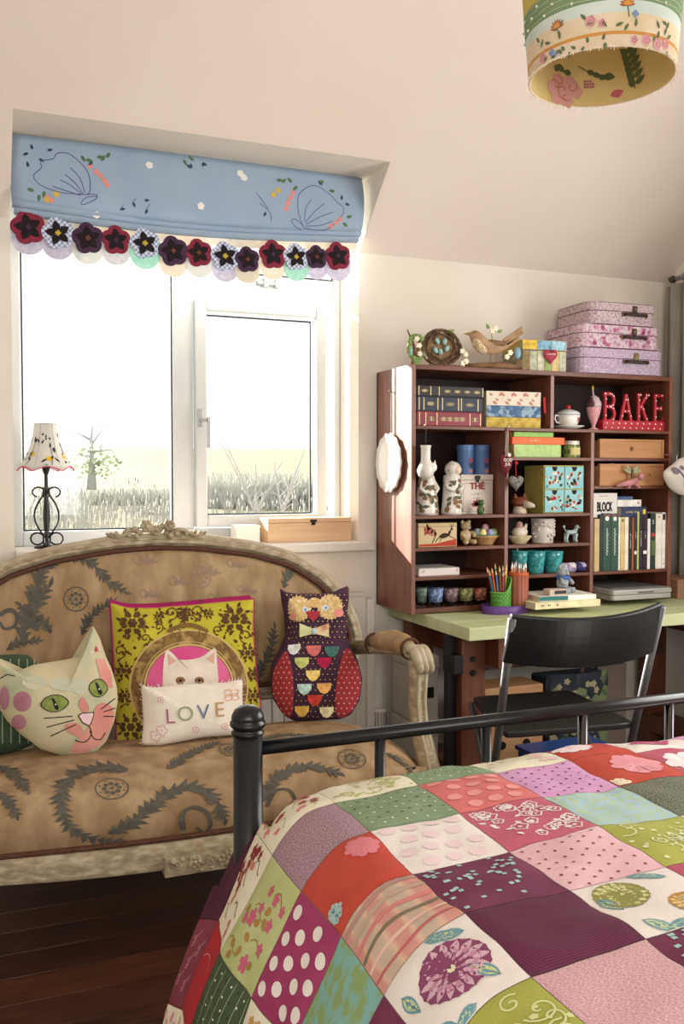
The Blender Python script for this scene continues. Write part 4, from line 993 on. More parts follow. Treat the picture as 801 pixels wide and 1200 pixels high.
# ------------------------------------------------------------------ patchwork quilt
qo = Vector((1.15, .6, .60))
quilt = thing('patchwork_quilt', 'colourful patchwork quilt of printed squares covering the bed', 'quilt', qo)
side = [(.55, .748), (.50, .735), (.457, .697), (.415, .628), (.372, .553), (.334, .472), (.308, .395), (.292, .31), (.286, .22)]
sd_ = [0]
for i in range(1, len(side)): sd_.append(sd_[-1] + math.hypot(side[i][0] - side[i - 1][0], side[i][1] - side[i - 1][1]))
PW = .152; PH = .1415
A_OF = {0: .135, -1: .295, -2: .445, -3: .60}
def xz(c):
    """cross-section of the quilt at column coordinate c (1 = first seam on the bed top)"""
    if c >= 1:
        x = .55 + PW * (c - 1); return x, .748 + .010 * min(1, (x - .55) / .25)
    k = math.floor(c); a0 = {1: 0, 0: .135, -1: .295, -2: .445, -3: .56}.get(k, .56); a1 = {0: 0, -1: .135, -2: .295, -3: .445}.get(k, .445)
    a = a0 + (a1 - a0) * (c - k); a = max(0, min(sd_[-1], a))
    i = 0
    while i < len(sd_) - 2 and sd_[i + 1] < a: i += 1
    t = (a - sd_[i]) / (sd_[i + 1] - sd_[i])
    p0, p1, p2, p3 = side[max(i - 1, 0)], side[i], side[i + 1], side[min(i + 2, len(side) - 1)]
    return tuple(.5 * (2 * p1[j] + (p2[j] - p0[j]) * t + (2 * p0[j] - 5 * p1[j] + 4 * p2[j] - p3[j]) * t * t + (3 * p1[j] - p0[j] - 3 * p2[j] + p3[j]) * t ** 3) for j in (0, 1))
def qrow(r): return 1.385 - PH * r if r >= 0 else 1.385 + .105 * -r if r >= -1 else 1.49 + .075 * (-r - 1)
def Q(c, r, off=0):
    x, z = xz(c); y = qrow(r)
    if c < 1 and y < 1.40: y -= .10 * (1 - min(1, (c + 3) / 4)) * 0
    sidef = max(0, min(1, (.47 - x) / .1))
    w_ = noise.noise(Vector((x * 5, y * 5, 1.3))) * .010 + noise.noise(Vector((x * 17, y * 17, 4.1))) * .0055
    # puffed between seams
    u, v = c - math.floor(c), r - math.floor(r)
    puff = .0035 * (min(1, 5 * min(u, 1 - u, v, 1 - v))) ** .5 if True else 0
    e = max(0, (y - 1.40) / .09)
    if c >= .2: z -= .035 * e ** 2 * (1 - .55 * min(1, max(0, (c - .2))))
    if y > 1.485 and c < .5:  # wraps round the foot corner
        t = min(1, (y - 1.485) / .08); x -= .012 * t; z -= .05 * t * (1 if c > -.6 else .6)
    z += (w_ + puff + off) * (1 - sidef); x -= (puff + off + w_ * 1.3) * sidef
    x += sidef * .012 * math.sin(y * 16 + z * 4)
    return Vector((x, y, z)) - qo
E_ = {}
def fab(key, *a, **k):
    k.setdefault('bump', .3); k.setdefault('bscale', 500); return mat('quilt_' + key, *a, **k)
F = dict(
 tweed=fab('mauve_tweed', '8f6b7c', .95, 'c0a6ae', 55, c3='a5838f', coord='UV', lo=.4, hi=.6), ptweed=fab('pink_tweed', 'c98e98', .95, 'e6c6c8', 45, c3='d9a8ae', coord='UV', lo=.4, hi=.6, stretch=(1, 2.5, 1)),
 red=fab('orange_red', 'c8503c', .9, 'bb4230', 8), stripes=fab('stripes', 'd79a8c', .9, 'c9b3a0', 7, coord='UV', pat='wave', stretch=(.1, 1, 1), c3='e3bd9f', lo=.2, hi=.9),
 white=fab('white', 'efe8e0', .9, 'ece2dc', 10), maroon=fab('maroon', '6d2c4a', .9, '7a3454', 12), cord=fab('plum_corduroy', '54203a', .95, '6d2d4a', 12, coord='UV', pat='wavey', bump=.1),
 green=fab('sage_green', '7f9575', .9, '8ba07f', 10), dgreen=fab('bottle_green', '47573b', .9, '3d4c33', 12), coral=fab('coral', 'd8706c', .9, 'df8078', 8, coord='UV', stretch=(1, 14, 1)),
 rose=fab('rose', 'bf5a70', .9, 'c96a7c', 14), pink=fab('pale_pink', 'e6b6bd', .9, 'ebc2c6', 14), lilac=fab('lilac_pink', 'd49ac6', .9, 'dba6cd', 14),
 mint=fab('mint_and_sky', 'b9cfb0', .9, 'aecdd8', 12, coord='UV', lo=.45, hi=.55), lime=fab('lime', 'b2b556', .9, 'a7ab4c', 12), limef=fab('lime_floral', 'c3c78e', .9, 'b4bf78', 14),
 gtweed=fab('green_tweed', '4a5040', .95, '9a9c88', 60, c3='6f745f', coord='UV', lo=.4, hi=.6), cream=fab('cream', 'e6dfc2', .9, 'ebe5ce', 10), velvet=fab('plum_velvet', '451a2c', .9, '501e35', 8),
 giraffe=fab('wine', '7d2f42', .9, '853648', 14), crimson=fab('crimson', 'b3222f', .9, 'a91f2c', 12), magenta=fab('magenta', '9c3560', .9, 'a33c68', 12), grn2=fab('leaf_green_and_blue', '8fa86c', .9, '86b8b0', 6, coord='UV', lo=.45, hi=.55))
INK = lambda c: mat('print_' + c, c, .9)
rq = random.Random(31)
def prints(kind, key):
    """printed motifs of a patch: list of (name, ink, polygons in 0..1)"""
    o = []
    R = rq.uniform
    if kind == 'stitch':   # rows of tied stitches
        P_ = [leaf(.08 + .12 * i + R(-.01, .01), .07 + .15 * j + (i % 2) * .07, .035, .012, R(-.6, .6) + 1) for i in range(8) for j in range(6)]
        o.append(('dark_stitches', INK('25251f'), P_[::2])); o.append(('pale_stitches', INK('f0ead8'), P_[1::2]))
        o.append(('quilting_lines', INK(key), sum([stroke([(.02 + k * .12, .03 + .155 * j + .01 * math.sin(k)) for k in range(9)], .008) for j in range(1, 7)], [])))
    elif kind == 'dots': o.append(('printed_dots', INK(key), [circ(.14 + .24 * i + (j % 2) * .12, .12 + .25 * j, .085, 14, .075) for i in range(4) for j in range(4) if .14 + .24 * i + (j % 2) * .12 < .93]))
    elif kind == 'bigdots': o.append(('printed_spots', INK(key), [circ(.16 + .23 * i + (j % 2) * .1, .15 + .24 * j, .062, 14, .085) for i in range(4) for j in range(4) if .16 + .23 * i + (j % 2) * .1 < .92]))
    elif kind == 'flecks': o.append(('printed_flecks', INK(key), [leaf(.06 + .13 * i + R(-.02, .02), .08 + .16 * j + (i % 2) * .08, .04, .014, R(-.4, .4) + .9) for i in range(7) for j in range(6)]))
    elif kind == 'squares':
        P_ = []
        for i in range(54):
            a, b = R(.05, .93), min(.94, max(.05, rq.gauss(.35, .25))); s = .021; P_.append([(a - s, b - s), (a + s, b - s), (a + s, b + s), (a - s, b + s)])
        o.append(('printed_squares', INK('a8cbc8'), P_)); 
    elif kind == 'dahlia':
        for (cx_, cy_, r, c1, c2) in key:
            o.append(('dahlia_ball', INK('8a4468' if c1 == 'a55a7c' else '8f9048' if c1 == 'a9ab5c' else 'b5883c'), [flower(cx_, cy_, r, 22, 66, .06)]))
            for rr_, n in ((1, 16), (.82, 14), (.64, 12), (.46, 9), (.28, 6)):
                o.append(('dahlia_petals', INK(c2) if n % 4 else INK('d8b0c0' if c1 == 'a55a7c' else 'd8d6a0' if c1 == 'a9ab5c' else 'e6c88c'), [leaf(cx_ + r * rr_ * .55 * math.cos(a), cy_ + r * rr_ * .55 * math.sin(a), r * rr_ * .42, r * rr_ * .11, a) for a in [2 * PI * k / n + n for k in range(n)]]))
            o.append(('dahlia_eye', INK('e9e4c4'), [flower(cx_, cy_, r * .15, 8, 24, .4)]))
        L1 = [(.12, .80, .9), (.85, .2, 3.6), (.1, .25, 1.4), (.8, .85, 4.2), (.5, .95, 3.0), (.55, .03, .5)]
        o.append(('leaf_outline', INK('6f9ba6'), [leaf(a, b, .30, .065, g) for a, b, g in L1])); o.append(('leaf_fill', INK('ccd39a'), [leaf(a + .02 * math.cos(g), b + .02 * math.sin(g), .26, .045, g) for a, b, g in L1]))
        o.append(('leaf_vein', INK('3c4640'), sum([stroke([(a, b), (a + .14 * math.cos(g), b + .14 * math.sin(g)), (a + .28 * math.cos(g), b + .28 * math.sin(g))], .007) for a, b, g in L1], [])))
    elif kind == 'blossom':
        P_ = []; 
        for i in range(26): a, b, r = R(.1, .9), R(.1, .9), R(.06, .1); P_ += stroke(flower(a, b, r, 5, 25, .35) + flower(a, b, r, 5, 25, .35)[:1], .016); P_.append(circ(a, b, r * .25, 8))
        for i in range(14): P_.append(leaf(R(.05, .9), R(.05, .9), .09, .025, R(0, 6)))
        o.append(('printed_blossoms', INK(key), P_))
    elif kind == 'paisley':
        P_ = []
        for i in range(13): a, b, r = R(.15, .85), R(.15, .85), R(.08, .15); P_ += stroke(spiral(a, b, .01, r, R(0, 6), R(7, 12), 20), .016, .02)
        for i in range(18): P_.append(flower(R(.05, .95), R(.05, .95), R(.02, .04), 5, 15, .4))
        o.append(('printed_scrolls', INK(key), P_))
    elif kind == 'peony':
        for (a, b, r, c1, c2) in key:
            o.append(('peony_petals', INK(c1), [flower(a + r * .5 * math.cos(t), b + r * .5 * math.sin(t), r * .52, 4, 24, .3) for t in [i * 1.05 for i in range(6)]])); o.append(('peony_veins', INK(c2), sum([stroke([(a + .1 * r * math.cos(t), b + .1 * r * math.sin(t)), (a + .75 * r * math.cos(t), b + .75 * r * math.sin(t))], .02) for t in [i * .5 for i in range(12)]], [])))
    elif kind == 'sprig':
        c1, c2, c3 = key
        o.append(('sprig_stems', INK(c2), sum([stroke([(a + .05 * math.sin(k), b + .06 * k) for k in range(6)], .014) for a, b in ((.2, .1), (.6, .3), (.8, .6), (.35, .55))], [])))
        o.append(('sprig_flowers', INK(c1), [flower(R(.1, .9), R(.1, .9), R(.05, .1), 5, 20, .4) for i in range(9)])); o.append(('sprig_leaves', INK(c3), [leaf(R(.1, .8), R(.1, .8), .13, .04, R(0, 6)) for i in range(9)]))
    elif kind == 'ribbons':
        for k, c in enumerate(('b98c86', 'c0a48c', 'd9857c', '7d7560', 'e6c0a8', 'c46a68')):
            o.append(('printed_stripe', INK(c), stroke([(t / 8, .08 + .155 * k + .02 * math.sin(t * .8 + k)) for t in range(0, 9)], .07 - .007 * k)))
    elif kind == 'animals':
        P_ = []
        for a, b in ((.25, .75), (.65, .78), (.3, .3), (.75, .35), (.5, .52)):
            P_ += [circ(a, b, .07, 10, .035)] + [leaf(a + d, b, .13, .01, -PI / 2) for d in (-.05, -.02, .03, .055)] + [leaf(a + .05, b, .15, .018, 1.1), circ(a + .12, b + .13, .025, 8, .016)]
        o.append(('printed_giraffes', INK(key), P_))
    elif kind == 'strip': o.append(('curved_thread', INK(key), stroke([(.5 + .3 * math.sin(t / 3), t / 8) for t in range(2, 8)], .012)))
    return o
LAY = {
 (0, -1): ('cream', 'sprig', ('a8434a', 'b3b86a', 'd98c90')), (0, 0): ('tweed', None, None), (0, 1): ('red', 'peony', [(.75, .3, .2, 'd9808c', 'c4566c'), (.1, .75, .13, 'a9c3c2', '5d7f86')]), (0, 2): ('stripes', 'ribbons', None), (0, 3): ('white', 'dahlia', [(.55, .5, .33, 'a55a7c', 'c68aa2')]), (0, 4): ('lime', 'paisley', 'd9dfa0'), (0, 5): ('rose', 'blossom', 'f0dfe0'),
 (1, -1): ('cream', 'paisley', 'b9bf70'), (1, 0): ('green', 'stitch', '9fb295'), (1, 1): ('white', 'dots', 'ead4d6'), (1, 2): ('maroon', 'squares', None), (1, 3): ('cord', None, None), (1, 4): ('ptweed', None, None), (1, 5): ('mint', None, None),
 (2, -1): ('green', 'stitch', '8fa585'), (2, 0): ('coral', 'dots', 'e79a94'), (2, 1): ('rose', 'blossom', 'f0e2e0'), (2, 2): ('pink', 'flecks', '8e3a48'), (2, 3): ('white', 'dahlia', [(.3, .30, .24, 'a9ab5c', 'c9c886'), (.72, .72, .22, 'd9b06a', 'c9984c')]), (2, 4): ('maroon', 'squares', None), (2, 5): ('green', 'stitch', '9fb295'),
 (3, -1): ('cream', 'sprig', ('e8c8c8', 'dfe0b8', 'd8d2b0')), (3, 0): ('lilac', 'flecks', '2b1a2c'), (3, 1): ('mint', None, None), (3, 2): ('lime', 'paisley', 'dde2b0'), (3, 3): ('rose', 'paisley', 'e8a8b0'), (3, 4): ('dgreen', 'stitch', '6b7a58'),
 (4, -1): ('red', 'peony', [(.3, .5, .3, 'f2e2e2', 'e0a8b0')]), (4, 0): ('red', 'peony', [(.62, .5, .34, 'e79aa4', 'f0bcc0'), (.05, .95, .15, 'ece0c4', 'd9c48c')]), (4, 1): ('gtweed', None, None), (4, 2): ('white', 'bigdots', 'c24a80'), (4, 3): ('lime', 'paisley', 'dde2b0'),
 (5, -1): ('white', 'peony', [(.5, .5, .3, 'c04a78', 'e0a8b0')]), (5, 0): ('rose', 'peony', [(.4, .6, .4, 'f4eaea', 'e6b8c0')]), (5, 1): ('white', 'blossom', 'e0b0b8'), (5, 2): ('magenta', 'bigdots', 'f0e4e4'),
 (-1, -1): ('cream', 'sprig', ('8c3038', '6d4a3a', 'c9806a')), (-1, 0): ('limef', 'sprig', ('c8607c', '9a7a3c', 'a8843c')), (-1, 1): ('magenta', 'bigdots', 'ece2dc'), (-1, 2): ('grn2', None, None), (-1, 3): ('maroon', None, None), (-1, -2): ('velvet', None, None),
 (-2, -2): ('giraffe', 'animals', 'b0707c'), (-2, -1): ('crimson', 'strip', 'd98a8a'), (-2, 0): ('dgreen', 'stitch', 'b5bb96'), (-2, 1): ('cream', 'sprig', ('c99a50', '8a6a3a', 'b0a060')), (-2, 2): ('velvet', None, None),
 (-3, -2): ('cream', 'dots', 'd9a0a8'), (-3, -1): ('cream', 'dots', 'd9a0a8'), (-3, 0): ('cream', 'sprig', ('b86a50', '8a8a4a', 'a0a060'))}
allk = list(F)
for c in range(-3, 8):
    for r in range(-2, 11):
        if r == -2 and c >= 0: continue
        if (c, r) in LAY: key, kind, arg = LAY[(c, r)]
        else: key, kind, arg = rq.choice(allk), None, None
        mb = MB().grid(lambda u, v: Q(c + min(max(u, .004), .996), r + min(max(v, .004), .996)), 18, 18)
        near = (c, r) in LAY
        po = mb.obj('patch', F[key], quilt, smooth=True)
        if kind:
            for nm, ink, polys in prints(kind, arg):
                decal(polys, lambda a, b: Q(c + min(max(a, .01), .99), r + min(max(b, .01), .99), .0009), nm, ink, po)
bk_ = MB().grid(lambda u, v: Q(-3 + 11 * u, -1 + 12 * v, -.006), 66, 72); bk_.obj('backing', F['cream'], quilt, smooth=True)
sm = MB()
seamt = mat('quilt_seam_thread', '8a7a70', .9)
for c in range(-2, 8): sm.tube([Q(c + .001, -1 + k / 4 * .999, -.0016) for k in range(49)], .0012, 4)
for r in range(0, 11): sm.tube([Q(-3 + k / 4 * .999, r + .001, -.0016) for k in range(45)], .0012, 4)
sm.obj('seams', seamt, quilt)

# ------------------------------------------------------------------ pendant shade
ps_ = wd(704, 92, 1.80); pend = thing('pendant_shade', 'patchwork fabric pendant lampshade with frayed lower edge', 'lamp', (ps_.x, ps_.y, ps_.z))
rb, rt, hh = .1385, .160, .26
def psh(u, v, k=1.0):
    a = 2 * PI * u; r = (rb + (rt - rb) * v ** 1.0) * k; return Vector((r * math.cos(a), r * math.sin(a), hh * v))
bands = [(0, .075, mat('shade_cream_rose', 'ead9bd', .9, 'e0c49e', 10, translucent='efd9b0')), (.075, .098, mat('shade_orange_ribbon', 'd99a4c', .8, translucent='e0a850')), (.098, .22, mat('shade_yellow_floral', 'e6d3a8', .9, 'efe0c4', 12, translucent='efdcae')), (.22, .30, mat('shade_pale_blue', 'cfe0d8', .9, 'dfe9e2', 12, translucent='e0f0e8')), (.30, .46, mat('shade_sage', '7f9a72', .9, '8aa57c', 12, translucent='8fa880')), (.46, .82, mat('shade_gold_stripe', 'dcca6a', .9, 'cbb858', 12, translucent='e0d080')), (.82, 1, mat('shade_green_top', '6f8c68', .9, translucent='80a078'))]
for v0, v1, m_ in bands:
    MB().grid(lambda u, v: psh(u, v0 + (v1 - v0) * v, 1.0 + .0 * v), 48, 4, True).obj('band', m_, pend, smooth=True)
lin_m = mat('shade_lining', 'd9bf7c', .9, 'e0c98c', 8, translucent='e6cf90'); ln_ = MB().grid(lambda u, v: psh(u, v, .975), 48, 6, True).obj('lining', lin_m, pend, smooth=True)
rr = random.Random(8)
ca = (math.atan2(-ps_.y, -ps_.x) / (2 * PI)) % 1   # side towards the camera
CIR = 2 * PI * .145
def fo(a, b, k=1.008): return psh(ca + a / CIR, b / hh, k)      # prints in metres round the shade
def fi(a, b, k=.966): return psh(ca + .5 - a / CIR, b / hh, k)
def pprint(name, polys, c, f=None, par=None): return decal(polys, f or fo, name, INK(c), par or pend)
for a, b, r in ((-.085, .052, .016), (.045, .068, .015)):
    pprint('daisy_petals', [leaf(a, b, r, r * .16, t) for t in [.15 + i * .42 for i in range(8)]], 'b5603a'); pprint('daisy_tips', [leaf(a, b, r * .7, r * .1, t) for t in [.35 + i * .42 for i in range(7)]], 'd99a4c', lambda x, y: fo(x, y, 1.011)); pprint('daisy_stem', stroke([(a, b), (a + .004, b - .02)], .002), '6a7a4a')
for a, b, r in ((-.02, .046, .011), (.085, .012, .011), (.112, .010, .012), (.135, .014, .010), (.06, .010, .008), (-.125, .012, .010), (.0, .040, .008)):
    pprint('rose_petals', [flower(a, b, r, 5, 25, .3)], 'd9a0a4'); pprint('rose_lines', stroke(spiral(a, b, .001, r * .7, 0, 8), .0012), 'b8646e', lambda x, y: fo(x, y, 1.011))
pprint('blue_flowers', [flower(.060, .054, .007, 4, 20, .4), flower(-.10, .014, .007, 4, 20, .4), flower(-.09, .008, .005, 4, 20, .4)], '7f93b8')
pprint('printed_leaves', [leaf(rr.uniform(-.15, .15), rr.uniform(.030, .052), .016, .003, rr.uniform(0, 6)) for i in range(18)] + [leaf(rr.uniform(-.15, .15), rr.uniform(.003, .014), .012, .003, rr.uniform(0, 6)) for i in range(14)], '66764c')
pprint('stitched_lines', sum([stroke([(-.24 + t * .02, .084 + .011 * k + .002 * math.sin(t)) for t in range(25)], .0014) for k in range(4)], []), 'b9c6a8')
mb = MB()
for i in range(46):
    p = psh(i / 46, .32 + .05 * (i % 3), 1.012); mb.ell(p, .0028, 5, 4)
mb.obj('knots', INK('e6e2d0'), pend)
pprint('lining_rose', [flower(-.085, .030, .030, 7, 42, .18)] + [flower(-.085 + .030 * math.cos(t), .030 + .022 * math.sin(t), .016, 5, 25, .25) for t in (0, 1, 2, 3, 4, 5)], 'd39a92', fi, ln_)
pprint('lining_rose_lines', sum([stroke(spiral(-.085 + dx, .030 + dy, .002, r, t, t + 5), .0016) for dx, dy, r, t in ((0, 0, .02, 0), (.02, .01, .014, 2), (-.02, .008, .014, 4), (.005, -.012, .012, 1), (-.012, .018, .012, 3))], []), 'b4606a', lambda x, y: fi(x, y, .962), ln_)
lv = []
for k in range(6): lv += [leaf(.075 - .004 * k, .030 + .014 * k, .026, .0075, .5 + .1 * k), leaf(.075 - .004 * k, .026 + .014 * k, .024, .007, 2.4)]
for k in range(3): lv += [leaf(-.03 + .012 * k, .075 - .006 * k, .020, .006, -.5), leaf(-.105 + .02 * k, .068, .02, .007, 1 + k)]
lv += stroke([(.075, .02), (.068, .06), (.055, .11)], .0022) + stroke([(-.05, .085), (-.02, .068), (.01, .06)], .002) + [leaf(.005, .062, .026, .008, -.3)]
pprint('lining_leaves', lv, '5c6640', fi, ln_)
pprint('lining_bud', [leaf(.02, .018, .03, .008, .15), leaf(.03, .012, .022, .007, .6)], 'c0606a', lambda x, y: fi(x, y, .964), ln_); pprint('lining_berries', [circ(-.035 + .006 * (k % 4), .040 + .006 * (k // 4), .0028, 8) for k in range(11)], 'b5707a', lambda x, y: fi(x, y, .964), ln_)
mb = MB()
for i in range(170):
    u = i / 170; p = psh(u, 0, 1.0); q = psh(u, 0, 1.03 + rr.uniform(-.02, .03)); q.z = -rr.uniform(.002, .009); mb.tube([p, q], .0007, 3)
mb.obj('frayed_edge', mat('shade_fray', 'f0e2d0', .9), pend)
MB().tube([psh(i / 48, 0, .99) for i in range(48)], .002, 5, True).obj('lower_ring', mat('shade_edge', 'e8d6b8', .8), pend)
MB().tube([(0, 0, hh * .7), (0, 0, ZC - ps_.z)], .003, 6).obj('flex', white_pvc, pend)
mb = MB().lathe([(.018, hh * .62), (.02, hh * .8), (.012, hh * .86)], 12); mb.obj('lamp_holder', white_pvc, pend)
for k in range(3): a = 2 * PI * k / 3; MB().tube([(0, 0, hh * .8), (.114 * math.cos(a), .114 * math.sin(a), hh * .97)], .0015, 5).obj('spoke', white_pvc, pend)
MB().lathe([(.045, ZC - ps_.z - .03), (.045, ZC - ps_.z - .001)], 16).obj('ceiling_rose', white_pvc, pend)
# ------------------------------------------------------------------ desk
DX0, DX1, DY0, DY1 = 1.613, 3.02, 2.797, 3.462
desk = thing('desk', 'workbench desk with pale green top and reddish brown legs', 'desk', ((DX0 + DX1) / 2, 3.13, 0)); ox, oy = desk.location.x, desk.location.y
green_top = mat('pale_green_paint', 'c3c99a', .55, 'b6bd8a', 5, stretch=(1, 6, 1), c3='bdc493', bump=.1, bscale=60)
redwood = mat('red_brown_wood', '5d3423', .5, '74442f', 6, stretch=(6, 6, 1), bump=.1, bscale=40)
darkwood = mat('dark_wood', '3a241b', .55, '4a2f23', 6, stretch=(6, 6, 1))
n_b = 5; w_ = (DY1 - DY0) / n_b
for k in range(n_b): MB().box(DX0 - ox, DX1 - ox, DY0 + k * w_ - oy, DY0 + (k + 1) * w_ - .0012 - oy, .704, .75).obj('top_board', green_top, desk, bevel=.003)
for x in (1.66, 2.86):
    for y in (2.93, 3.34):
        MB().box(x - ox, x + .10 - ox, y - oy, y + .075 - oy, 0, .704).obj('leg', redwood, desk, bevel=.004)
    MB().box(x + .102 - ox, x + .162 - ox, 2.845 - oy, 3.44 - oy, .585, .702).obj('bearer', redwood, desk, bevel=.004)
    MB().box(x - .0 - ox, x + .10 - ox, 3.006 - oy, 3.339 - oy, .12, .20).obj('foot_rail', redwood, desk, bevel=.004)
bo_ = MB()
for z in (.56, .61): bo_ = MB().lathe([(.011, 0), (.011, .006), (.006, .010), (0, .010)], 10); o_ = bo_.obj('bolt', black_iron, desk, loc=(1.705 - ox, 2.93 - oy, z), rot=(PI / 2, 0, 0))
MB().box(1.822 - ox, 2.858 - ox, 3.24 - oy, 3.27 - oy, .49, .70).obj('apron', darkwood, desk, bevel=.003)
MB().box(1.625 - ox, 1.658 - ox, 2.965 - oy, 3.0 - oy, .0, .70).obj('clamp_bar', black_iron, desk)
MB().box(1.622 - ox, 1.662 - ox, 2.92 - oy, 3.005 - oy, .56, .63).obj('clamp_jaw', black_iron, desk, bevel=.004)

# ------------------------------------------------------------------ under the desk
x0, x1, z0, z1 = rect(552, 795, 654, 815, 3.2)
t = thing('wooden_drawer_case', 'pale wooden drawer case with finger holes under the desk', 'box', (1.92, 3.12, 0))
MB().box(-.09, .18, -.06, .09, 0, .46).obj('body', mat('honey_pine', 'b8875a', .6, 'c4966a', 4, stretch=(1, 6, 10)), t, bevel=.003)
for k in range(3):
    d = MB().box(-.086, .176, -.066, -.061, .30 - k * .14, .445 - k * .14).obj('drawer', MATS['honey_pine'], t, bevel=.002)
    for xx in (-.01, .10): MB().lathe([(.016, 0), (.016, .004), (0, .004)], 14).obj('finger_hole', mat('hole_black', '100c0a', .9), d, loc=(xx, -.0665, .375 - k * .14), rot=(PI / 2, 0, 0))
t = thing('floral_bag', 'dark floral tote bag with greenery print under the desk', 'bag', (2.27, 3.13, 0))
MB().grid(lambda u, v: Vector(((u - .5) * .30, -.06 + .03 * (1 - abs(2 * u - 1)) * -1 + .0 * v, .02 + .47 * v)), 10, 8).obj('front', mat('floral_bag_print', '1e282c', .85, '6a7450', 22, pat='cells', c3='2e2c44', lo=.2, hi=.8), t, smooth=True, solid=.004)
MB().box(-.15, .15, -.055, .05, 0, .48).obj('body', mat('bag_navy', '28303a', .9), t, bevel=.01)
decal([flower(random.uniform(-.13, .13), random.uniform(.2, .47), random.uniform(.010, .02), 5, 20, .4) for i in range(18)], lambda a, b: Vector((a, -.064 - .03 * (1 - abs(2 * (a / .3))) , b)), 'printed_flowers', INK('9a9272'), t)
decal([leaf(random.uniform(-.12, .12), random.uniform(.15, .45), .04, .010, random.uniform(0, 6)) for i in range(26)], lambda a, b: Vector((a, -.063 - .03 * (1 - abs(2 * (a / .3))), b)), 'printed_leaves', INK('4c5f44'), t)
for sx in (-.08,): MB().tube([(sx + .1, -.05, .47), (sx + .11, -.075, .55), (sx + .10, -.065, .64)], .008, 6).obj('handle', mat('taupe_strap', '7d6a60', .8), t, smooth=True)
tag(MB().box(-.075, .075, -.015, .015, 0, .485).obj('taupe_folder', mat('taupe_board', '6e5f58', .8), loc=(2.51, 3.17, 0), bevel=.003), 'upright taupe board right of the floral bag', 'board')
t = thing('blue_crate', 'blue plastic crate on floor under the chair', 'crate', (2.05, 2.80, 0)); bl_m = mat('blue_plastic', '2a4a8a', .4)
MB().box(-.16, .16, -.11, .11, 0, .008).obj('bottom', bl_m, t)
for a in ((-.16, .16, -.11, -.104), (-.16, .16, .104, .11), (-.16, -.154, -.104, .104), (.154, .16, -.104, .104)): MB().box(a[0], a[1], a[2], a[3], .008, .27).obj('side', bl_m, t)
MB().box(-.17, .17, -.12, .12, .262, .278).obj('rim', bl_m, t, bevel=.003)
# storage boxes between settee and desk
for k, (z0_, z1_) in enumerate(((0, .34), (.342, .60))):
    t = thing('storage_box', ['pale grey storage box on floor between settee and desk', 'pale grey lidded box stacked on the storage box beside the desk'][k], 'box', (1.605, 3.20, z0_)); gm = mat('grey_card', 'a39d94', .8, 'aea89f', 6)
    MB().box(-.045, .045, -.11, .11, 0, z1_ - z0_ - .05).obj('body', gm, t, bevel=.004); MB().box(-.047, .047, -.114, .114, z1_ - z0_ - .05, z1_ - z0_ - .002).obj('lid', gm, t, bevel=.004)
    MB().box(-.022, .022, -.118, -.1142, .1, .14).obj('label_holder', black_iron, t)

# ------------------------------------------------------------------ folding chair
ch = thing('folding_chair', 'black folding chair with grey tubular legs at the desk', 'chair', (1.70, 2.45, 0)); co = ch.location
blackp = mat('black_plastic', '161617', .38, spec=.4); tubeg = mat('grey_tube', '5c5b5c', .42, metal=.5)
LT, RT = wd(600, 721, 2.60), wd(775, 707, 2.72); LB, RB = wd(589, 777, 2.64), wd(765, 765, 2.76)
def back(u, v, d=0):
    a = LT.lerp(RT, u); b = LB.lerp(RB, u); p = b.lerp(a, v); n = (RT - LT).cross(LT - LB).normalized()
    if n.y > 0: n = -n
    bow = .065 * (1 - (2 * u - 1) ** 2); return p + n * (bow + d) - co
mb = MB(); nu, nv = 20, 6; vs = []
for d in (0, -.016):
    for j in range(nv + 1):
        for i in range(nu + 1): vs.append(back(i / nu, j / nv, d + .004 * math.cos(PI * (j / nv - .5))))
h_ = (nu + 1) * (nv + 1); fs = []
for j in range(nv):
    for i in range(nu):
        a = j * (nu + 1) + i; q = (a, a + 1, a + nu + 2, a + nu + 1); fs.append(q); fs.append(tuple(h_ + k for k in q[::-1]))
for i in range(nu): fs.append((i, h_ + i, h_ + i + 1, i + 1)); a = nv * (nu + 1) + i; fs.append((a, a + 1, h_ + a + 1, h_ + a))
for j in range(nv): a = j * (nu + 1); b = a + nu + 1; fs.append((a, b, h_ + b, h_ + a)); a += nu; b += nu; fs.append((a, h_ + a, h_ + b, b))
mb.add(vs, fs).obj('backrest', blackp, ch, bevel=.004)
s = [wz(591, 858, .50), wz(744, 846, .50), wz(668, 808, .50), wz(552, 816, .50)]
poly = []
for i_ in range(4):
    p, a_, b_ = s[i_], s[i_ - 1], s[(i_ + 1) % 4]
    for q in (p.lerp(a_, .12), p.lerp(a_, .03).lerp(p.lerp(b_, .03), .5), p.lerp(b_, .12)): poly.append((q.x - co.x, q.y - co.y))
st = MB().prismz(poly, .478, .500); st.obj('seat', blackp, ch, bevel=.006)
for P0, P1, k in ((LT, s[0], 0), (RT, s[1], 1)):
    top = P0 - co - Vector((0, 0, .01)); mid = Vector((P1.x - co.x + (-.012 if k == 0 else .012), P1.y - co.y + .02, .47)); d = (mid - top); foot = top + d * ((top.z - .0) / -d.z if d.z else 1)
    foot = Vector((foot.x, top.y + (mid.y - top.y) * (top.z / (top.z - mid.z)), 0))
    MB().tube([top, mid, foot], .0125, 10).obj('back_leg', tubeg, ch, smooth=True)
    MB().lathe([(.014, 0), (.016, .02), (.013, .03)], 10, tuple(foot)).obj('foot_cap', blackp, ch)
    a = Vector((s[3 - k].x - co.x, s[3 - k].y - co.y, .474)); b = Vector((P1.x - co.x, P1.y - co.y - .06, 0))
    MB().tube([a, b], .0105, 10).obj('front_leg', tubeg, ch, smooth=True)
a, b = [Vector((q.x - co.x, q.y - co.y + .06, .22)) for q in (s[0], s[1])]
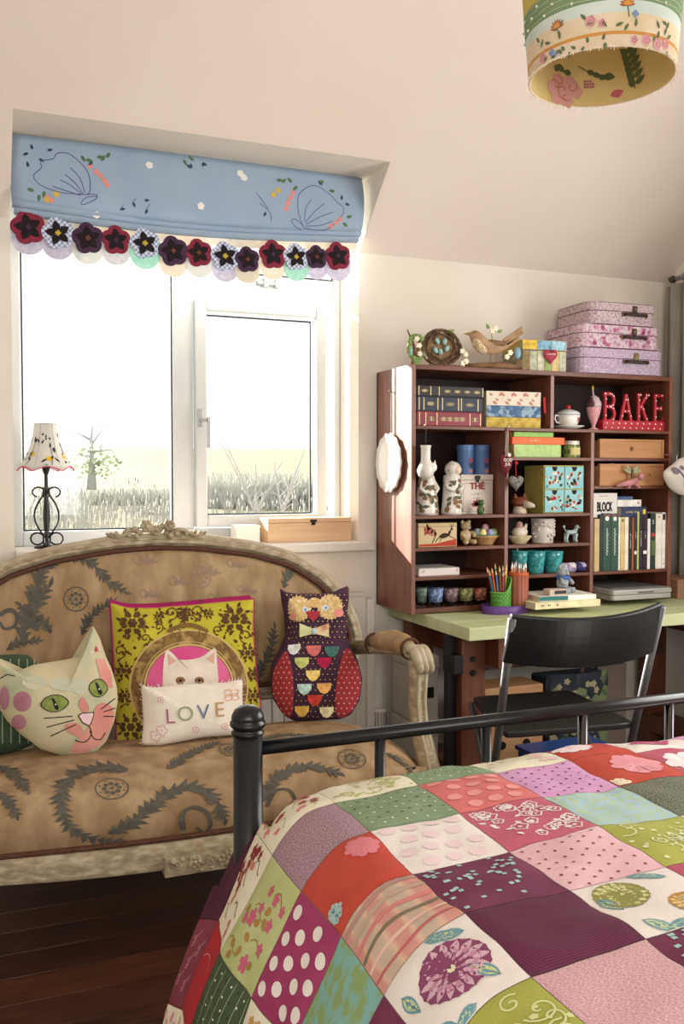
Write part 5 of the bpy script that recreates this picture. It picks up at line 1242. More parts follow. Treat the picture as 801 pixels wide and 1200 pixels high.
MB().tube([a, b], .008, 8).obj('stretcher', tubeg, ch)

# ------------------------------------------------------------------ bookcase
BL, BR, BF, BB, B0, B1 = 1.559, 2.800, 3.141, 3.462, .7515, 1.700
bc = thing('bookcase', 'dark red wooden bookcase hutch of many compartments on the desk', 'bookcase', ((BL + BR) / 2, BB, B0)); o = bc.location
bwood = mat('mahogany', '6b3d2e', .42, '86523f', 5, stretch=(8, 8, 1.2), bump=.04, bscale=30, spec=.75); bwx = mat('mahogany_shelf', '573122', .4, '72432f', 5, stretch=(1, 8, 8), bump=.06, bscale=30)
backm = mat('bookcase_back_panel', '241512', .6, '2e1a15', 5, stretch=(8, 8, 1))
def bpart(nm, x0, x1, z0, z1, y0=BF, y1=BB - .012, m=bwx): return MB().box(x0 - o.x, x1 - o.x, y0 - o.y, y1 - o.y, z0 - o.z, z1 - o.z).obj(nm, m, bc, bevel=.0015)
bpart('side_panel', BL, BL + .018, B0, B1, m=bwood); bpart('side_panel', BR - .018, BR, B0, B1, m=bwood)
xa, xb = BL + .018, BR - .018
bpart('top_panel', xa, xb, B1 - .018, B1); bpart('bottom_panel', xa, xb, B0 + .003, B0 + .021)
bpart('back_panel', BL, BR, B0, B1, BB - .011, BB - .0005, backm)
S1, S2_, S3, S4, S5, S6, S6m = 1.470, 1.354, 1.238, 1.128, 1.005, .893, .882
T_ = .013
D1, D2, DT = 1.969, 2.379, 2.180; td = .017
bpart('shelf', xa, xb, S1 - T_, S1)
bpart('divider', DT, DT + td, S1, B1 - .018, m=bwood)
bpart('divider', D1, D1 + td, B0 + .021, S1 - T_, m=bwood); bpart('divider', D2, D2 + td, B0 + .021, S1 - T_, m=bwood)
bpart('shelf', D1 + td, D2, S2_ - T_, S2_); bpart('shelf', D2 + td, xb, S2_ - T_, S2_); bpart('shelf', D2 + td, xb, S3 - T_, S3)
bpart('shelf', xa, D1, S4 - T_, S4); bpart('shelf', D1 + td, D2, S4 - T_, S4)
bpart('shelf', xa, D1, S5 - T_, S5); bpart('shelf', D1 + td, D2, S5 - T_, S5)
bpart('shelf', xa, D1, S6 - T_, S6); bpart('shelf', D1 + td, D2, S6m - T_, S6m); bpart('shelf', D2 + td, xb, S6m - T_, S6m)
BB0 = B0 + .021
# scalloped white plate hung on the outer side
pc = wx(458.5, BL, 542); zt_, zb_ = wx(458, BL, 508).z, wx(458, BL, 577).z; yl_, yr_ = wx(444, BL, 542).y, wx(474, BL, 542).y
t = thing('scalloped_plate', 'white scalloped oval plate hanging on the bookcase side', 'plate', (BL, (yl_ + yr_) / 2, (zt_ + zb_) / 2))
ry, rz_ = (yl_ - yr_) / 2, (zt_ - zb_) / 2; mb = MB(); n = 64; rings = ((0, -.008), (.6, -.008), (.72, -.013), (1.0, -.016), (1.0, -.012), (0, -.002))
for r, x in rings:
    mb.v += [(x, r * ry * (1 + .03 * math.cos(14 * a)) * math.cos(a), r * rz_ * (1 + .03 * math.cos(14 * a)) * math.sin(a)) for a in [2 * PI * i / n for i in range(n)]]
mb.f += [(k * n + i, k * n + (i + 1) % n, (k + 1) * n + (i + 1) % n, (k + 1) * n + i) for k in range(5) for i in range(n)]
porc = mat('white_porcelain', 'ece8e0', .25, coat=.3)
mb.obj('dish', porc, t, smooth=True); MB().tube([(-.004, 0, rz_ * .9), (-.004, .0, rz_ + .06), (-.003, 0, wx(466, BL, 457).z - t.location.z)], .0008, 4).obj('hanging_wire', steel, t)
hk = wx(466, BL, 457)
tag(MB().tube([(0, 0, 0), (-.012, 0, 0), (-.014, 0, .008)], .0022, 6).obj('wall_hook', steel, loc=(BL, (yl_ + yr_) / 2, hk.z - .002)), 'small metal hook high on the bookcase side', 'hook')

# ------------------------------------------------------------------ helpers for shelf goods
def hexl(c, k): return tuple(min(1, max(0, int(c[i:i + 2], 16) / 255 * k)) for i in (0, 2, 4))
def plain(c, rough=.6, var=.12, scale=30, **k): return mat('c_%s_%g' % (c, rough), c, rough, hexl(c, 1 + var), scale, **k)
paper = mat('page_block', 'ded3bb', .9, 'c9bda3', 120, stretch=(1, 1, 20))
def flat_book(label, x0, x1, y0, y1, z0, z1, c, orn=None, cname='book', rz=0, grp=None):
    cx_, cy_ = (x0 + x1) / 2, (y0 + y1) / 2; t = thing('book' if cname == 'book' else cname, label, cname if cname == 'book' else 'box', (cx_, cy_, z0), rz, grp); hx, hy, h = (x1 - x0) / 2, (y1 - y0) / 2, z1 - z0; cm = plain(c, .5)
    tt = min(.003, h * .12)
    mb = MB().box(-hx, hx, -hy, hy, 0, tt).box(-hx, hx, -hy, hy, h - tt, h).box(-hx, hx, -hy, -hy + .004, tt, h - tt); mb.obj('cover', cm, t, bevel=.001)
    MB().box(-hx + .004, hx - .004, -hy + .005, hy - .005, tt, h - tt).obj('pages', paper, t)
    if orn:
        pol = []
        for a in orn: pol += a
        decal([[(a * hx, b * h) for a, b in pl] for pl in pol], lambda a, b: Vector((a, -hy - .0006, b)), 'spine_tooling', mat('gold_tooling', 'd9c493', .5, metal=.2), t)
    return t
def box_thing(name, label, cat, x0, x1, y0, y1, z0, z1, m, lid=None, rz=0, lm=None, grp=None):
    t = thing(name, label, cat, ((x0 + x1) / 2, (y0 + y1) / 2, z0), rz, grp); hx, hy, h = (x1 - x0) / 2, (y1 - y0) / 2, z1 - z0; l = lid or 0
    MB().box(-hx, hx, -hy, hy, 0, h - l - (.0008 if l else 0)).obj('body', m, t, bevel=.0015)
    if l: MB().box(-hx - .0015, hx + .0015, -hy - .0015, hy + .0015, h - l, h).obj('lid', lm or m, t, bevel=.0015)
    return t, hx, hy, h
YI = 3.165
# --- top row: three tooled books
star = lambda cx_, k=8, r=.32: [flower(cx_, .5, r * .35, k, 32, .6)] + [leaf(cx_ + .02 * math.cos(a), .5 + .05 * math.sin(a), .10, .03, a) for a in [i * PI / 4 for i in range(8)]]
bar_ = lambda cx_, w_=.012: [[(cx_ - w_, .08), (cx_ + w_, .08), (cx_ + w_, .92), (cx_ - w_, .92)]]
zz = S1
for lab, z0p, z1p, xr_, c, orn in (('red book with gold tooled spine, bottom of three stacked books', 496.5, 479, 564.5, '7c2734', [bar_(-.93), bar_(-.74), bar_(-.40), bar_(.62), bar_(.95), star(.0), star(.2), star(.38), star(-.2), star(-.57, 6), star(.78, 6)]), ('navy book with gold starburst spine, middle of three stacked books', 478.5, 461, 565, '1c2436', [bar_(-.94), bar_(-.8), bar_(-.38), bar_(-.24), bar_(.25), bar_(.34), bar_(.86), star(.0, 8, .4), star(.6, 8, .4), star(-.6, 4)]), ('slim black book with gold panels, top of three stacked books', 460.5, 448, 566, '221c1e', [bar_(-.95), bar_(-.6), bar_(-.35), bar_(.98), star(-.78), star(-.1), star(.2), star(.5), star(.8)])):
    x0 = wp(488.5, 480, YI).x; x1 = wp(xr_, 480, YI).x; h = (z0p - z1p) * .00325
    flat_book(lab, max(x0, xa + .003), x1, YI, YI + .19, zz, zz + h, c, orn); zz += h + .0004
# --- three patterned box files, angled
zz = S1
for lab, h, m in (('gold patterned box file, bottom of the three', .043, mat('boxfile_gold', 'b08f2c', .6, 'c9ac48', 40, pat='blotch')), ('blue patterned box file between cream and gold ones', .045, mat('boxfile_blue', '3f6186', .6, '8fa6b4', 60, pat='cells')), ('cream box file with red leaf print, topmost of three', .057, mat('boxfile_cream', 'ddd0bd', .7, 'e4d9c8', 30))):
    t, hx, hy, h2 = box_thing('box_file', lab, 'box', 1.915, 2.160, YI + .012, YI + .215, zz, zz + h, m, None, -.06, grp='box files on the top shelf')
    MB().box(-hx - .0012, -hx - .0002, -hy, hy, .001, h - .001).obj('end_label', mat('boxfile_end', '8f8776', .7), t); zz += h + .0005
    if h > .05: decal([leaf(-.095 + .027 * k, .016 + .022 * (k % 2), .024, .006, .7 if k % 2 else -.5) for k in range(8)] + [leaf(-.095 + .027 * k, .040 - .02 * (k % 2), .018, .005, 2.8) for k in range(8)], lambda a, b: Vector((a, -hy - .0008, b)), 'leaf_print', INK('c48a78'), t)
    if h == .045: pass
MB().bar((2.163, YI - .004, zz - .02), (2.166, YI - .006, zz - .085), .010, .003).obj('red_ribbon', mat('red_ribbon', 'b3202c', .7)); tag(bpy.data.objects['red_ribbon'], 'red ribbon tab hanging at the box file corner', 'ribbon')
# --- teacup with lid on saucer
c0 = wp(667, 497, 3.20); t = thing('lidded_teacup', 'white teacup with red heart and knobbed lid on saucer', 'cup', (c0.x, 3.21, S1))
MB().lathe([(.0, .002), (.035, .002), (.04, .005), (.066, .014), (.067, .016), (.04, .009), (0, .008)], 28).obj('saucer', porc, t, smooth=True)
MB().lathe([(.022, .008), (.024, .012), (.038, .022), (.046, .04), (.049, .064), (.047, .064), (.036, .024), (0, .018)], 24).obj('cup', porc, t, smooth=True)
MB().lathe([(.049, .064), (.048, .068), (.04, .075), (.02, .083), (.008, .086)], 24).obj('lid', mat('cup_lid', 'dfe3e0', .3), t, smooth=True); MB().ell((0, 0, .093), .0105, 10, 8).obj('knob', mat('red_glaze', 'b8302c', .3), t, smooth=True)
MB().tube([(-.045, 0, .056), (-.062, 0, .06), (-.066, 0, .045), (-.058, 0, .03), (-.04, 0, .028)], .004, 6).obj('handle', porc, t, smooth=True)
decal([[(.02, .030), (.009, .042), (.010, .049), (.016, .050), (.020, .046), (.024, .050), (.030, .049), (.031, .042)]], lambda a, b: Vector((a, -math.sqrt(max(0, .0495 ** 2 - a * a)) * (.82 + .18 * min(1, (b - .02) / .04)), b)), 'heart', INK('b02a35'), t)
MB().tube([(.0485 * math.cos(a), .0485 * math.sin(a), .062) for a in [i * PI / 12 for i in range(24)]], .0016, 4, True).obj('blue_band', INK('6f8fa8'), t)
# --- milkshake ornament
c0 = wp(695, 499, 3.19); t = thing('milkshake_ornament', 'pink milkshake glass ornament with swirl cream and candle', 'ornament', (c0.x, 3.19, S1))
pk = mat('pink_glass', 'cf8d94', .4, 'd9a0a4', 90, pat='check'); MB().lathe([(.022, 0), (.022, .004), (.008, .012), (.008, .02), (.024, .06), (.031, .095), (.030, .097)], 20).obj('glass', pk, t, smooth=True)
MB().lathe([(.031, .095), (.034, .105), (.030, .118), (.026, .122), (.020, .135), (.008, .143), (0, .145)], 20).obj('cream', mat('cream_swirl', 'cbb3b8', .6, '5a3a44', 16, pat='wave', stretch=(.3, .3, 3)), t, smooth=True)
MB().tube([(.028 * (1 - k / 40) * math.cos(k * .6), .028 * (1 - k / 40) * math.sin(k * .6), .103 + k * .0012) for k in range(30)], .003, 5).obj('sauce', mat('dark_sauce', '4a2a34', .4), t)
MB().tube([(0, 0, .14), (-.006, 0, .165)], .0035, 8).obj('candle', mat('lilac_candle', 'b9a0b8', .5), t); MB().lathe([(0, 0), (.005, .006), (.004, .014), (0, .024)], 8, (-.006, 0, .164)).obj('flame', mat('yellow_flame', 'd9b43c', .5), t, smooth=True)
# --- BAKE sign
x0, x1, z0, z1 = rect(704, 464, 783, 501, 3.175); t = thing('bake_sign', 'red polka dot freestanding sign spelling BAKE', 'sign', ((x0 + x1) / 2, 3.185, S1))
redm = mat('sign_red', 'b51f33', .5, 'ad1b2f', 20); hw = (x1 - x0) / 2 - .004; hz = .150; base = .042
MB().box(-hw, hw, -.018, .018, 0, base).obj('base', redm, t, bevel=.002)
lw = hw * 2 / 4; st_ = .017; hL = hz - base + .006
def L_(paths, cx_):
    mb = MB()
    for p in paths:
        for a, b in zip(p, p[1:]): mb.bar((cx_ + a[0] * lw * .40, 0, base - .003 + a[1] * hL), (cx_ + b[0] * lw * .40, 0, base - .003 + b[1] * hL), .020, st_ * .8, up=(0, 1, .001)) if False else mb.tube([(cx_ + a[0] * lw * .40, 0, base - .003 + a[1] * hL), (cx_ + b[0] * lw * .40, 0, base - .003 + b[1] * hL)], .0085, 6)
    return mb
serif = lambda x, z: [(x - .28, z), (x + .28, z)]
LET = {'B': [[(-.6, 0), (-.6, 1)], [(-.95, 1), (.2, 1), (.6, .9), (.7, .76), (.55, .6), (.1, .53), (-.6, .53)], [(.1, .53), (.6, .45), (.8, .28), (.6, .08), (.1, 0), (-.95, 0)]], 'A': [[(-.8, 0), (0, 1), (.8, 0)], [(-.45, .38), (.45, .38)], serif(-.8, 0), serif(.8, 0)], 'K': [[(-.6, 0), (-.6, 1)], [(.65, 1), (-.55, .45)], [(-.15, .6), (.75, 0)], serif(-.6, 0), serif(-.6, 1), serif(.7, 0), serif(.65, 1)], 'E': [[(-.55, 0), (-.55, 1)], [(-.85, 1), (.7, 1), (.7, .82)], [(-.55, .52), (.35, .52)], [(-.85, 0), (.75, 0), (.75, .2)], [(.35, .6), (.35, .44)]]}
dots = MB()
def dot(x, z, y): dots.ell((x, y, z), (.0033, .0015, .0033), 8, 5)
for k, chh in enumerate('BAKE'):
    cx_ = -hw + lw * (k + .5); L_(LET[chh], cx_).obj('letter_' + chh.lower(), redm, t)
    for p in LET[chh]:
        for a, b in zip(p, p[1:]):
            if math.hypot(a[0] - b[0], a[1] - b[1]) > .3:
                for q in (.2, .8): dot(cx_ + (a[0] + (b[0] - a[0]) * q) * lw * .4, base - .003 + (a[1] + (b[1] - a[1]) * q) * hL, -.0088)
for i in range(11):
    for j in range(2): dot(-hw + .014 + i * (2 * hw - .03) / 10 + .006 * j, .011 + .019 * j, -.0185)
tag(dots.obj('white_dots', wht_t, t), kind='stuff')
# --- row two middle: three boxes and a jar
zz = S2_
for lab, a, b, h, c in (('pale green box, thickest and lowest of the bright stack', 602, 657, .052, 'a3bf74'), ('orange box with white title in the bright stack', 600, 661, .029, 'd9662c'), ('slim lime box topping the bright stack', 602, 648, .020, '93bb5a')):
    x0, x1 = max(wp(a, 520, YI).x, D1 + td + .003), wp(b, 520, YI).x; m = plain(c, .55, .1, 60); t, hx, hy, h2 = box_thing('gift_box', lab, 'box', x0, x1, YI, YI + .15, zz, zz + h, m, grp='bright boxes on the middle shelf'); zz += h + .0004
    if c == 'd9662c': text(8, .010, wht_t, t, (-.02, -hy - .0008, h / 2))
    MB().box(hx - .002, hx + .0004, -hy - .0004, hy, .002, h - .002).obj('end_label', plain(c, .6, -.2), t)
c0 = wp(669, 535, 3.20); t = thing('jam_jar', 'small jar with green checked sleeve and pale lid', 'jar', (c0.x, 3.20, S2_))
MB().lathe([(.034, 0), (.036, .003), (.036, .048), (.031, .055)], 20).obj('jar', mat('green_check', '8fa054', .6, '4a5a2c', 60, pat='check'), t, smooth=False); MB().lathe([(.033, .054), (.033, .068), (.031, .070), (0, .070)], 20).obj('lid', mat('pale_lid', 'd9d2c2', .4, metal=.2), t)
MB().grid(lambda u, v: Vector((.0367 * math.sin((u - .5) * 1.5), -.0367 * math.cos((u - .5) * 1.5), .012 + .030 * v)), 8, 2).obj('label', mat('jar_label', 'd5c98a', .7, 'c6bb74', 60), t)
# --- right: two wooden tray drawers
pine = mat('tray_pine', 'b27c4c', .55, 'c08c5c', 4, stretch=(1, 5, 14), bump=.05)
for k, (zf, p0, p1, lab) in enumerate(((S2_, 513, 534, 'wooden tray drawer with inset front, on the upper right shelf'), (S3, 543, 567.5, 'wooden tray drawer with felt dragonfly, on the lower right shelf'))):
    x0, x1, z0, z1 = rect(701, p0, 776, p1, 3.16); t = thing('tray_drawer', lab, 'drawer', ((x0 + x1) / 2, 3.30, zf)); hx = (x1 - x0) / 2; h = z1 - z0 + .004
    MB().box(-hx, hx, -.143, -.133, 0, h).obj('front', pine, t, bevel=.0015); fr_ = MB(); frame_rect(fr_, -hx, hx, 0, h, -.149, -.1432, .009); fr_.obj('front_frame', pine, t, bevel=.0015)
    for s_ in (-1, 1): MB().box(s_ * hx - (.008 if s_ > 0 else 0), s_ * hx + (.008 if s_ < 0 else 0), -.1328, .12, 0, h * .9).obj('side', pine, t)
    MB().box(-hx + .0085, hx - .0085, -.1328, .12, .001, .005).obj('base', pine, t); MB().box(-hx + .0085, hx - .0085, .1205, .127, .0, h * .9).obj('back', pine, t)
    if k == 0: MB().lathe([(.010, 0), (.008, .004), (0, .006)], 10).obj('knob_mark', mat('wood_knot', '7a4d2a', .6), t, loc=(0, -.1432, h / 2), rot=(PI / 2, 0, 0))
    else: MB().lathe([(.003, 0), (.003, .003), (0, .004)], 8).obj('screw', black_iron, t, loc=(hx * .55, -.1432, h * .5), rot=(PI / 2, 0, 0))
q = wp(740, 556, 3.135); t = thing('felt_dragonfly', 'pale green felt dragonfly clipped to the lower tray drawer', 'ornament', (q.x, 3.135, q.z)); fe = mat('felt_sage', 'a9a886', .9, '8a8a6a', 60)
for a in (.25, 2.8, .75, 2.3): puff_part('wing', leaf(0, .006, .05, .008, a), .003, fe, t, n=16, rings=3)
MB().tube([(0, -.003, .02), (0, -.003, -.02), (.003, -.003, -.045)], [.006, .005, .003], 8).obj('body', mat('felt_olive', '5f5a42', .9), t, smooth=True)
t = thing('fabric_scraps', 'green and red fabric scraps peeping over lower tray drawer', 'fabric', (2.50, 3.25, S3 + .07)); 
for i, (dx, c) in enumerate(((-.06, '8fae44'), (0, '7a3a2c'), (.07, 'd5cfc0'), (.14, '4a4a2c'))): MB().ell((dx, 0, 0), (.036, .03, .022), 8, 6).obj('scrap', plain(c, .9), t, smooth=True)
bpy.data.objects['fabric_scraps'].location.z = S3 + .075
# pink figure lying in front of tray
q = wp(742, 569, 3.125); t = thing('pink_cherub', 'pink cloth doll lying over the edge of the tray shelf', 'doll', (q.x, 3.128, S3 + .012)); pkm = mat('doll_pink', 'c58a8a', .8, 'b06f74', 40)
MB().tube([(-.085, 0, -.012), (-.05, 0, -.004), (-.01, 0, .002), (.02, 0, .012)], [.006, .011, .015, .012], 8).obj('body', pkm, t, smooth=True); MB().ell((.038, -.002, .026), (.016, .014, .015), 10, 8).obj('head', pkm, t, smooth=True)
for a, b in (((.0, 0, 0), (.03, -.006, -.02)), ((-.01, 0, 0), (-.03, -.006, -.022))): MB().tube([a, b], [.006, .005], 6).obj('limb', pkm, t, smooth=True)
# ------------------------------------------------------------------ upright books, right compartment
specs = [  # px left, px right, top y, cover, label, extra
 (696, 702, 608, 'b9a476', 'short tan book at the left end of the book row', None), (702.3, 706, 603, '1f2a24', 'narrow black green book beside the tan one', None), (706.2, 715.3, 601.5, '25453a', 'thick dark green book with white roundel, left of the pair', 'g'), (715.6, 724, 601.8, '2a4a3c', 'thick dark green book with white roundel, right of the pair', 'g'),
 (724.3, 726.5, 606, 'dcd8cc', 'thin white book right of the green pair', None), (726.8, 731.3, 606, 'c9b078', 'tan book with green mark near its top', 't'), (731.6, 736, 606, 'e0d5ba', 'cream book right of the tan marked one', None), (736.3, 740, 606.5, '1d1c20', 'black book with white lettering right of the cream one', 'w'),
 (740.3, 742.3, 606.5, 'a3582e', 'thin rust orange book in the book row', None), (742.6, 746, 603, '20242c', 'charcoal book with white square label left of lime book', 's'), (746.2, 748.4, 600, 'b5b468', 'thin lime yellow book in the book row', None), (748.7, 752.5, 602, '1c2233', 'navy book right of the lime yellow one', 'w'),
 (752.8, 758, 602.5, '2c1a22', 'dark plum book with white square label', 's'), (758.3, 761.5, 608, 'e3dfe0', 'thin white book between plum and patterned books', None), (761.8, 767.5, 602, '26322a', 'dark book with white letters and red flower spine', 'f'), (767.8, 774.8, 602, 'e2ddd2', 'white book with small gold mark at its top', 'y'), (775.1, 782.3, 600.5, 'e8e4dc', 'white book with black panther patch at its top', 'b'), (782.6, 785, 602, 'd9d2c4', 'slim white book at the right end of the book row', None)]
yb0 = 3.155
for i, (a, b, ty, c, lab, ex) in enumerate(specs):
    x0, x1 = wp(a, 640, yb0).x, wp(b, 640, yb0).x; x0 = max(x0, D2 + td + .002); x1 = min(x1, xb - .001) - .0006
    h = wp((a + b) / 2, ty, yb0).z - S6m; t = thing('upright_book', lab, 'book', ((x0 + x1) / 2, yb0 + .085, S6m), 0, 'upright books in the right compartment'); hx = (x1 - x0) / 2; cm = plain(c, .5, .1); tt = min(.0022, hx * .4)
    MB().box(-hx, -hx + tt, -.08, .085, 0, h).box(hx - tt, hx, -.08, .085, 0, h).box(-hx, hx, -.085, -.08, 0, h).obj('cover', cm, t, bevel=.0006)
    MB().box(-hx + tt, hx - tt, -.0798, .08, .003, h - .004).obj('pages', paper, t)
    yf_ = -.0856
    if ex == 'g':
        MB().prism(circ(0, h - .022, hx * .5, 12), yf_, -.0852).obj('roundel', wht_t, t); text(16, .013, wht_t, t, (0, yf_, h * .5), (PI / 2, PI / 2, 0)); MB().box(-hx * .9, hx * .9, yf_, -.0852, h - .012, h - .003).obj('band', plain('6d3a44', .5), t)
    elif ex == 'w': text(15, .008, wht_t, t, (0, yf_, h * .55), (PI / 2, PI / 2, 0))
    elif ex == 's': MB().box(-hx * .8, hx * .8, yf_, -.0852, h * .28, h * .34).obj('label', wht_t, t); text(8, .007, wht_t, t, (0, yf_, h * .62), (PI / 2, PI / 2, 0))
    elif ex == 't': MB().prism(circ(0, h - .014, hx * .7, 10), yf_, -.0852).obj('mark', plain('4f6a34', .5), t)
    elif ex == 'y': MB().prism(circ(0, h - .014, hx * .35, 8), yf_, -.0852).obj('mark', plain('b99a34', .5), t)
    elif ex == 'b': MB().box(-hx * .7, hx * .8, yf_, -.0852, h - .032, h - .006).obj('patch', blackt, t); text(6, .008, blackt, t, (0, yf_, h * .12), (PI / 2, PI / 2, 0))
    elif ex == 'f':
        text(4, .013, wht_t, t, (0, yf_, h * .83), (PI / 2, PI / 2, 0)); MB().prism(flower(0, h * .62, hx * .8, 5), yf_, -.0852).obj('printed_flower', plain('b3383c', .5), t); MB().box(-hx * .8, hx * .8, yf_, -.0852, h * .25, h * .52).obj('printed_leaf_panel', plain('55683a', .5), t)
# stack on the upright books
zt0 = S6m + .2235
x0, x1, _, _ = rect(697, 575, 721, 600, 3.165); t, hx, hy, h = box_thing('block_box', 'white card box lettered BLOCK lying on the books', 'box', D2 + td + .003, x1 + .012, 3.17, 3.29, zt0, zt0 + .102, mat('white_card2', 'dcd8d2', .6), .0)
text('BLOCK', .040, blackt, t, (.004, -hy - .0012, h * .42), bold=.0012, sx=.60).scale = (.60, 1.35, 1); text(11, .007, plain('b06a6a', .6), t, (0, -hy - .001, h * .88))
bx_ = t.location.x + hx + .003
flat_book('navy book with yellow label, lowest lying beside the BLOCK box', bx_ + .012, bx_ + .142, 3.158, 3.28, zt0, zt0 + .043, '26304f')
tq = [o_ for o_ in bpy.data.objects if o_.get('label', '').startswith('navy book with yellow label')][0]; text(10, .012, plain('d0bd7a', .6), tq, (-.01, -.0615, .021)); MB().box(.045, .058, -.0616, -.061, .012, .032).obj('label', plain('d8c84a', .6), tq)
flat_book('white book lying on the navy book beside BLOCK box', bx_ + .001, bx_ + .125, 3.172, 3.30, zt0 + .0435, zt0 + .073, 'ddd9d2'); tq = [o_ for o_ in bpy.data.objects if o_.get('label', '').startswith('white book lying on')][0]; MB().prism(circ(.045, .016, .005, 8), -.0645, -.0641).obj('mark', plain('b84a50', .6), tq)
flat_book('blue book topping the stack beside the BLOCK box', bx_ + .0, bx_ + .085, 3.178, 3.31, zt0 + .0735, zt0 + .087, '40587c')
tag(MB().box(-.05, .045, -.09, .06, 0, .006).obj('manila_folder', plain('b08f5a', .7), loc=(2.725, 3.27, zt0 + .001)), 'tan folder lying on the right end of the books', 'folder')

# ------------------------------------------------------------------ row two left: figurines, tins
porc2 = mat('sprigged_porcelain', 'ddd8ce', .3, '9a8a70', 34, pat='noise', lo=.60, hi=.72, coat=.2)
def fig(px0, px1, py0, py1, y, zf): x0, x1, z0, z1 = rect(px0, py0, px1, py1, y); return (x0 + x1) / 2, (x1 - x0) / 2, z1 - zf
spr = INK('7d6a4c')
def sprigs(t, r, h, n, seed, par=None):
    rr = random.Random(seed)
    for nm, c in (('painted_flowers', '8a6a4a'), ('painted_leaves', '5f6350')):
        decal([(flower(rr.uniform(-.034, .034), rr.uniform(.08, .8) * h, .009, 5, 15, .4) if 'fl' in nm else leaf(rr.uniform(-.034, .034), rr.uniform(.08, .8) * h, .026, .006, rr.uniform(0, 6))) for i in range(n)], lambda a, b: Vector((1.05 * r(b) * math.sin(a / .032), -1.05 * r(b) * math.cos(a / .032), b)), nm, INK(c), t)
cx_, hw, h = fig(487, 512, 552, 603, 3.21, S4); t = thing('porcelain_lady', 'white floral porcelain figurine standing at the left shelf end', 'figurine', (max(cx_, xa + hw + .002), 3.21, S4))
R1 = lambda b: hw * (1 - .42 * min(1, max(0, b / h)) ** 1.5); MB().lathe([(hw * .98, 0), (hw, .012)] + [(R1(h * k / 8), h * k / 8) for k in range(1, 8)] + [(hw * .35, h * .97), (hw * .3, h)], 20).obj('skirt', porc2, t, smooth=True); sprigs(t, R1, h, 13, 1)
MB().ell((0, 0, h * .98), hw * .42, 10, 8).obj('head', porc, t, smooth=True)
for s_ in (-1, 1): MB().tube([(s_ * hw * .5, -.01, h * .8), (s_ * hw * .85, -.02, h * .6), (s_ * hw * .4, -.035, h * .5)], hw * .16, 6).obj('arm', porc2, t, smooth=True)
cx_, hw, h = fig(517, 541, 540, 603, 3.20, S4); t = thing('porcelain_girl', 'white hooded porcelain girl figurine beside the THÉ tin', 'figurine', (cx_, 3.20, S4))
R2 = lambda b: hw * (.95 - .15 * math.sin(PI * b / h) - .25 * (b / h) ** 3); MB().lathe([(hw * .9, 0), (hw * .95, .01)] + [(R2(h * .72 * k / 7), h * .72 * k / 7) for k in range(1, 8)] + [(hw * .4, h * .76)], 20).obj('coat', porc2, t, smooth=True); sprigs(t, R2, h * .8, 13, 2)
hd = MB().ell((.004, 0, h * .84), (hw * .72, hw * .7, h * .15), 14, 10); hd.obj('hood', porc2, t, smooth=True); MB().ell((.012, -hw * .4, h * .83), (hw * .42, hw * .4, h * .09), 10, 8).obj('face', mat('porcelain_face', 'ddc9b4', .35), t, smooth=True)
MB().lathe([(hw * .45, h * .93), (hw * .25, h * .98), (0, h)], 12).obj('hood_peak', porc2, t, smooth=True)
for s_ in (-1, 1): MB().tube([(s_ * hw * .6, 0, h * .66), (s_ * hw * .8, -hw * .5, h * .5), (s_ * hw * .2, -hw * .95, h * .45)], hw * .2, 6).obj('arm', porc2, t, smooth=True)
# hanging porcelain bird vase
q0 = wp(497, 498, 3.137); zt_ = wp(500, 522, 3.13).z; zb_ = wp(500, 562, 3.13).z; t = thing('hanging_bird_vase', 'white ceramic cat vase hanging from a beaded cord', 'ornament', (wp(498, 545, 3.115).x, 3.112, q0.z))
hb = zt_ - zb_; zc = zb_ - q0.z
MB().lathe([(.008, 0), (.028, hb * .10), (.034, hb * .26), (.026, hb * .42), (.018, hb * .55), (.0185, hb * .9), (.022, hb), (.019, hb), (.014, hb * .6), (0, hb * .3)], 16, (0, 0, zc)).obj('vase', porc2, t, smooth=True)
MB().ell((.030, 0, zc + hb * .36), (.017, .016, .019), 10, 8).obj('head', porc, t, smooth=True)
for s_ in (-1, 1): MB().lathe([(.006, 0), (0, .014)], 6, (.030 + s_ * .009, 0, zc + hb * .36 + .015)).obj('ear', porc, t)
co_ = MB().tube([(0, 0, -.002), (0, 0, zc + hb)], .0012, 5).obj('cord', plain('3a2a24', .8), t)
for k in range(4): MB().ell((0, 0, -.02 - k * .014), (.004, .004, .006), 8, 6).obj('bead', plain('2c2030', .4), co_)
def pin(px, py, lab):
    p = wp(px, py, 3.136); tag(MB().lathe([(.001, 0), (.001, .004), (.0035, .0045), (.0035, .007), (0, .008)], 8).obj('white_pin', wht_t, loc=(p.x, BF - .0002, p.z), rot=(PI / 2, 0, 0)), lab, 'pin')
pin(497, 498, 'white push pin holding the beaded cord'); pin(596, 500, 'white push pin holding the hanging hearts')
tag(MB().box(-.006, .006, -.04, .04, 0, .13).obj('patterned_tin', mat('purple_print', '6a6088', .6, 'b9b0bc', 60, pat='cells'), loc=(xa + .009, 3.36, S4 + .13 - .13), bevel=.002), 'purple patterned card standing behind the porcelain lady', 'card')
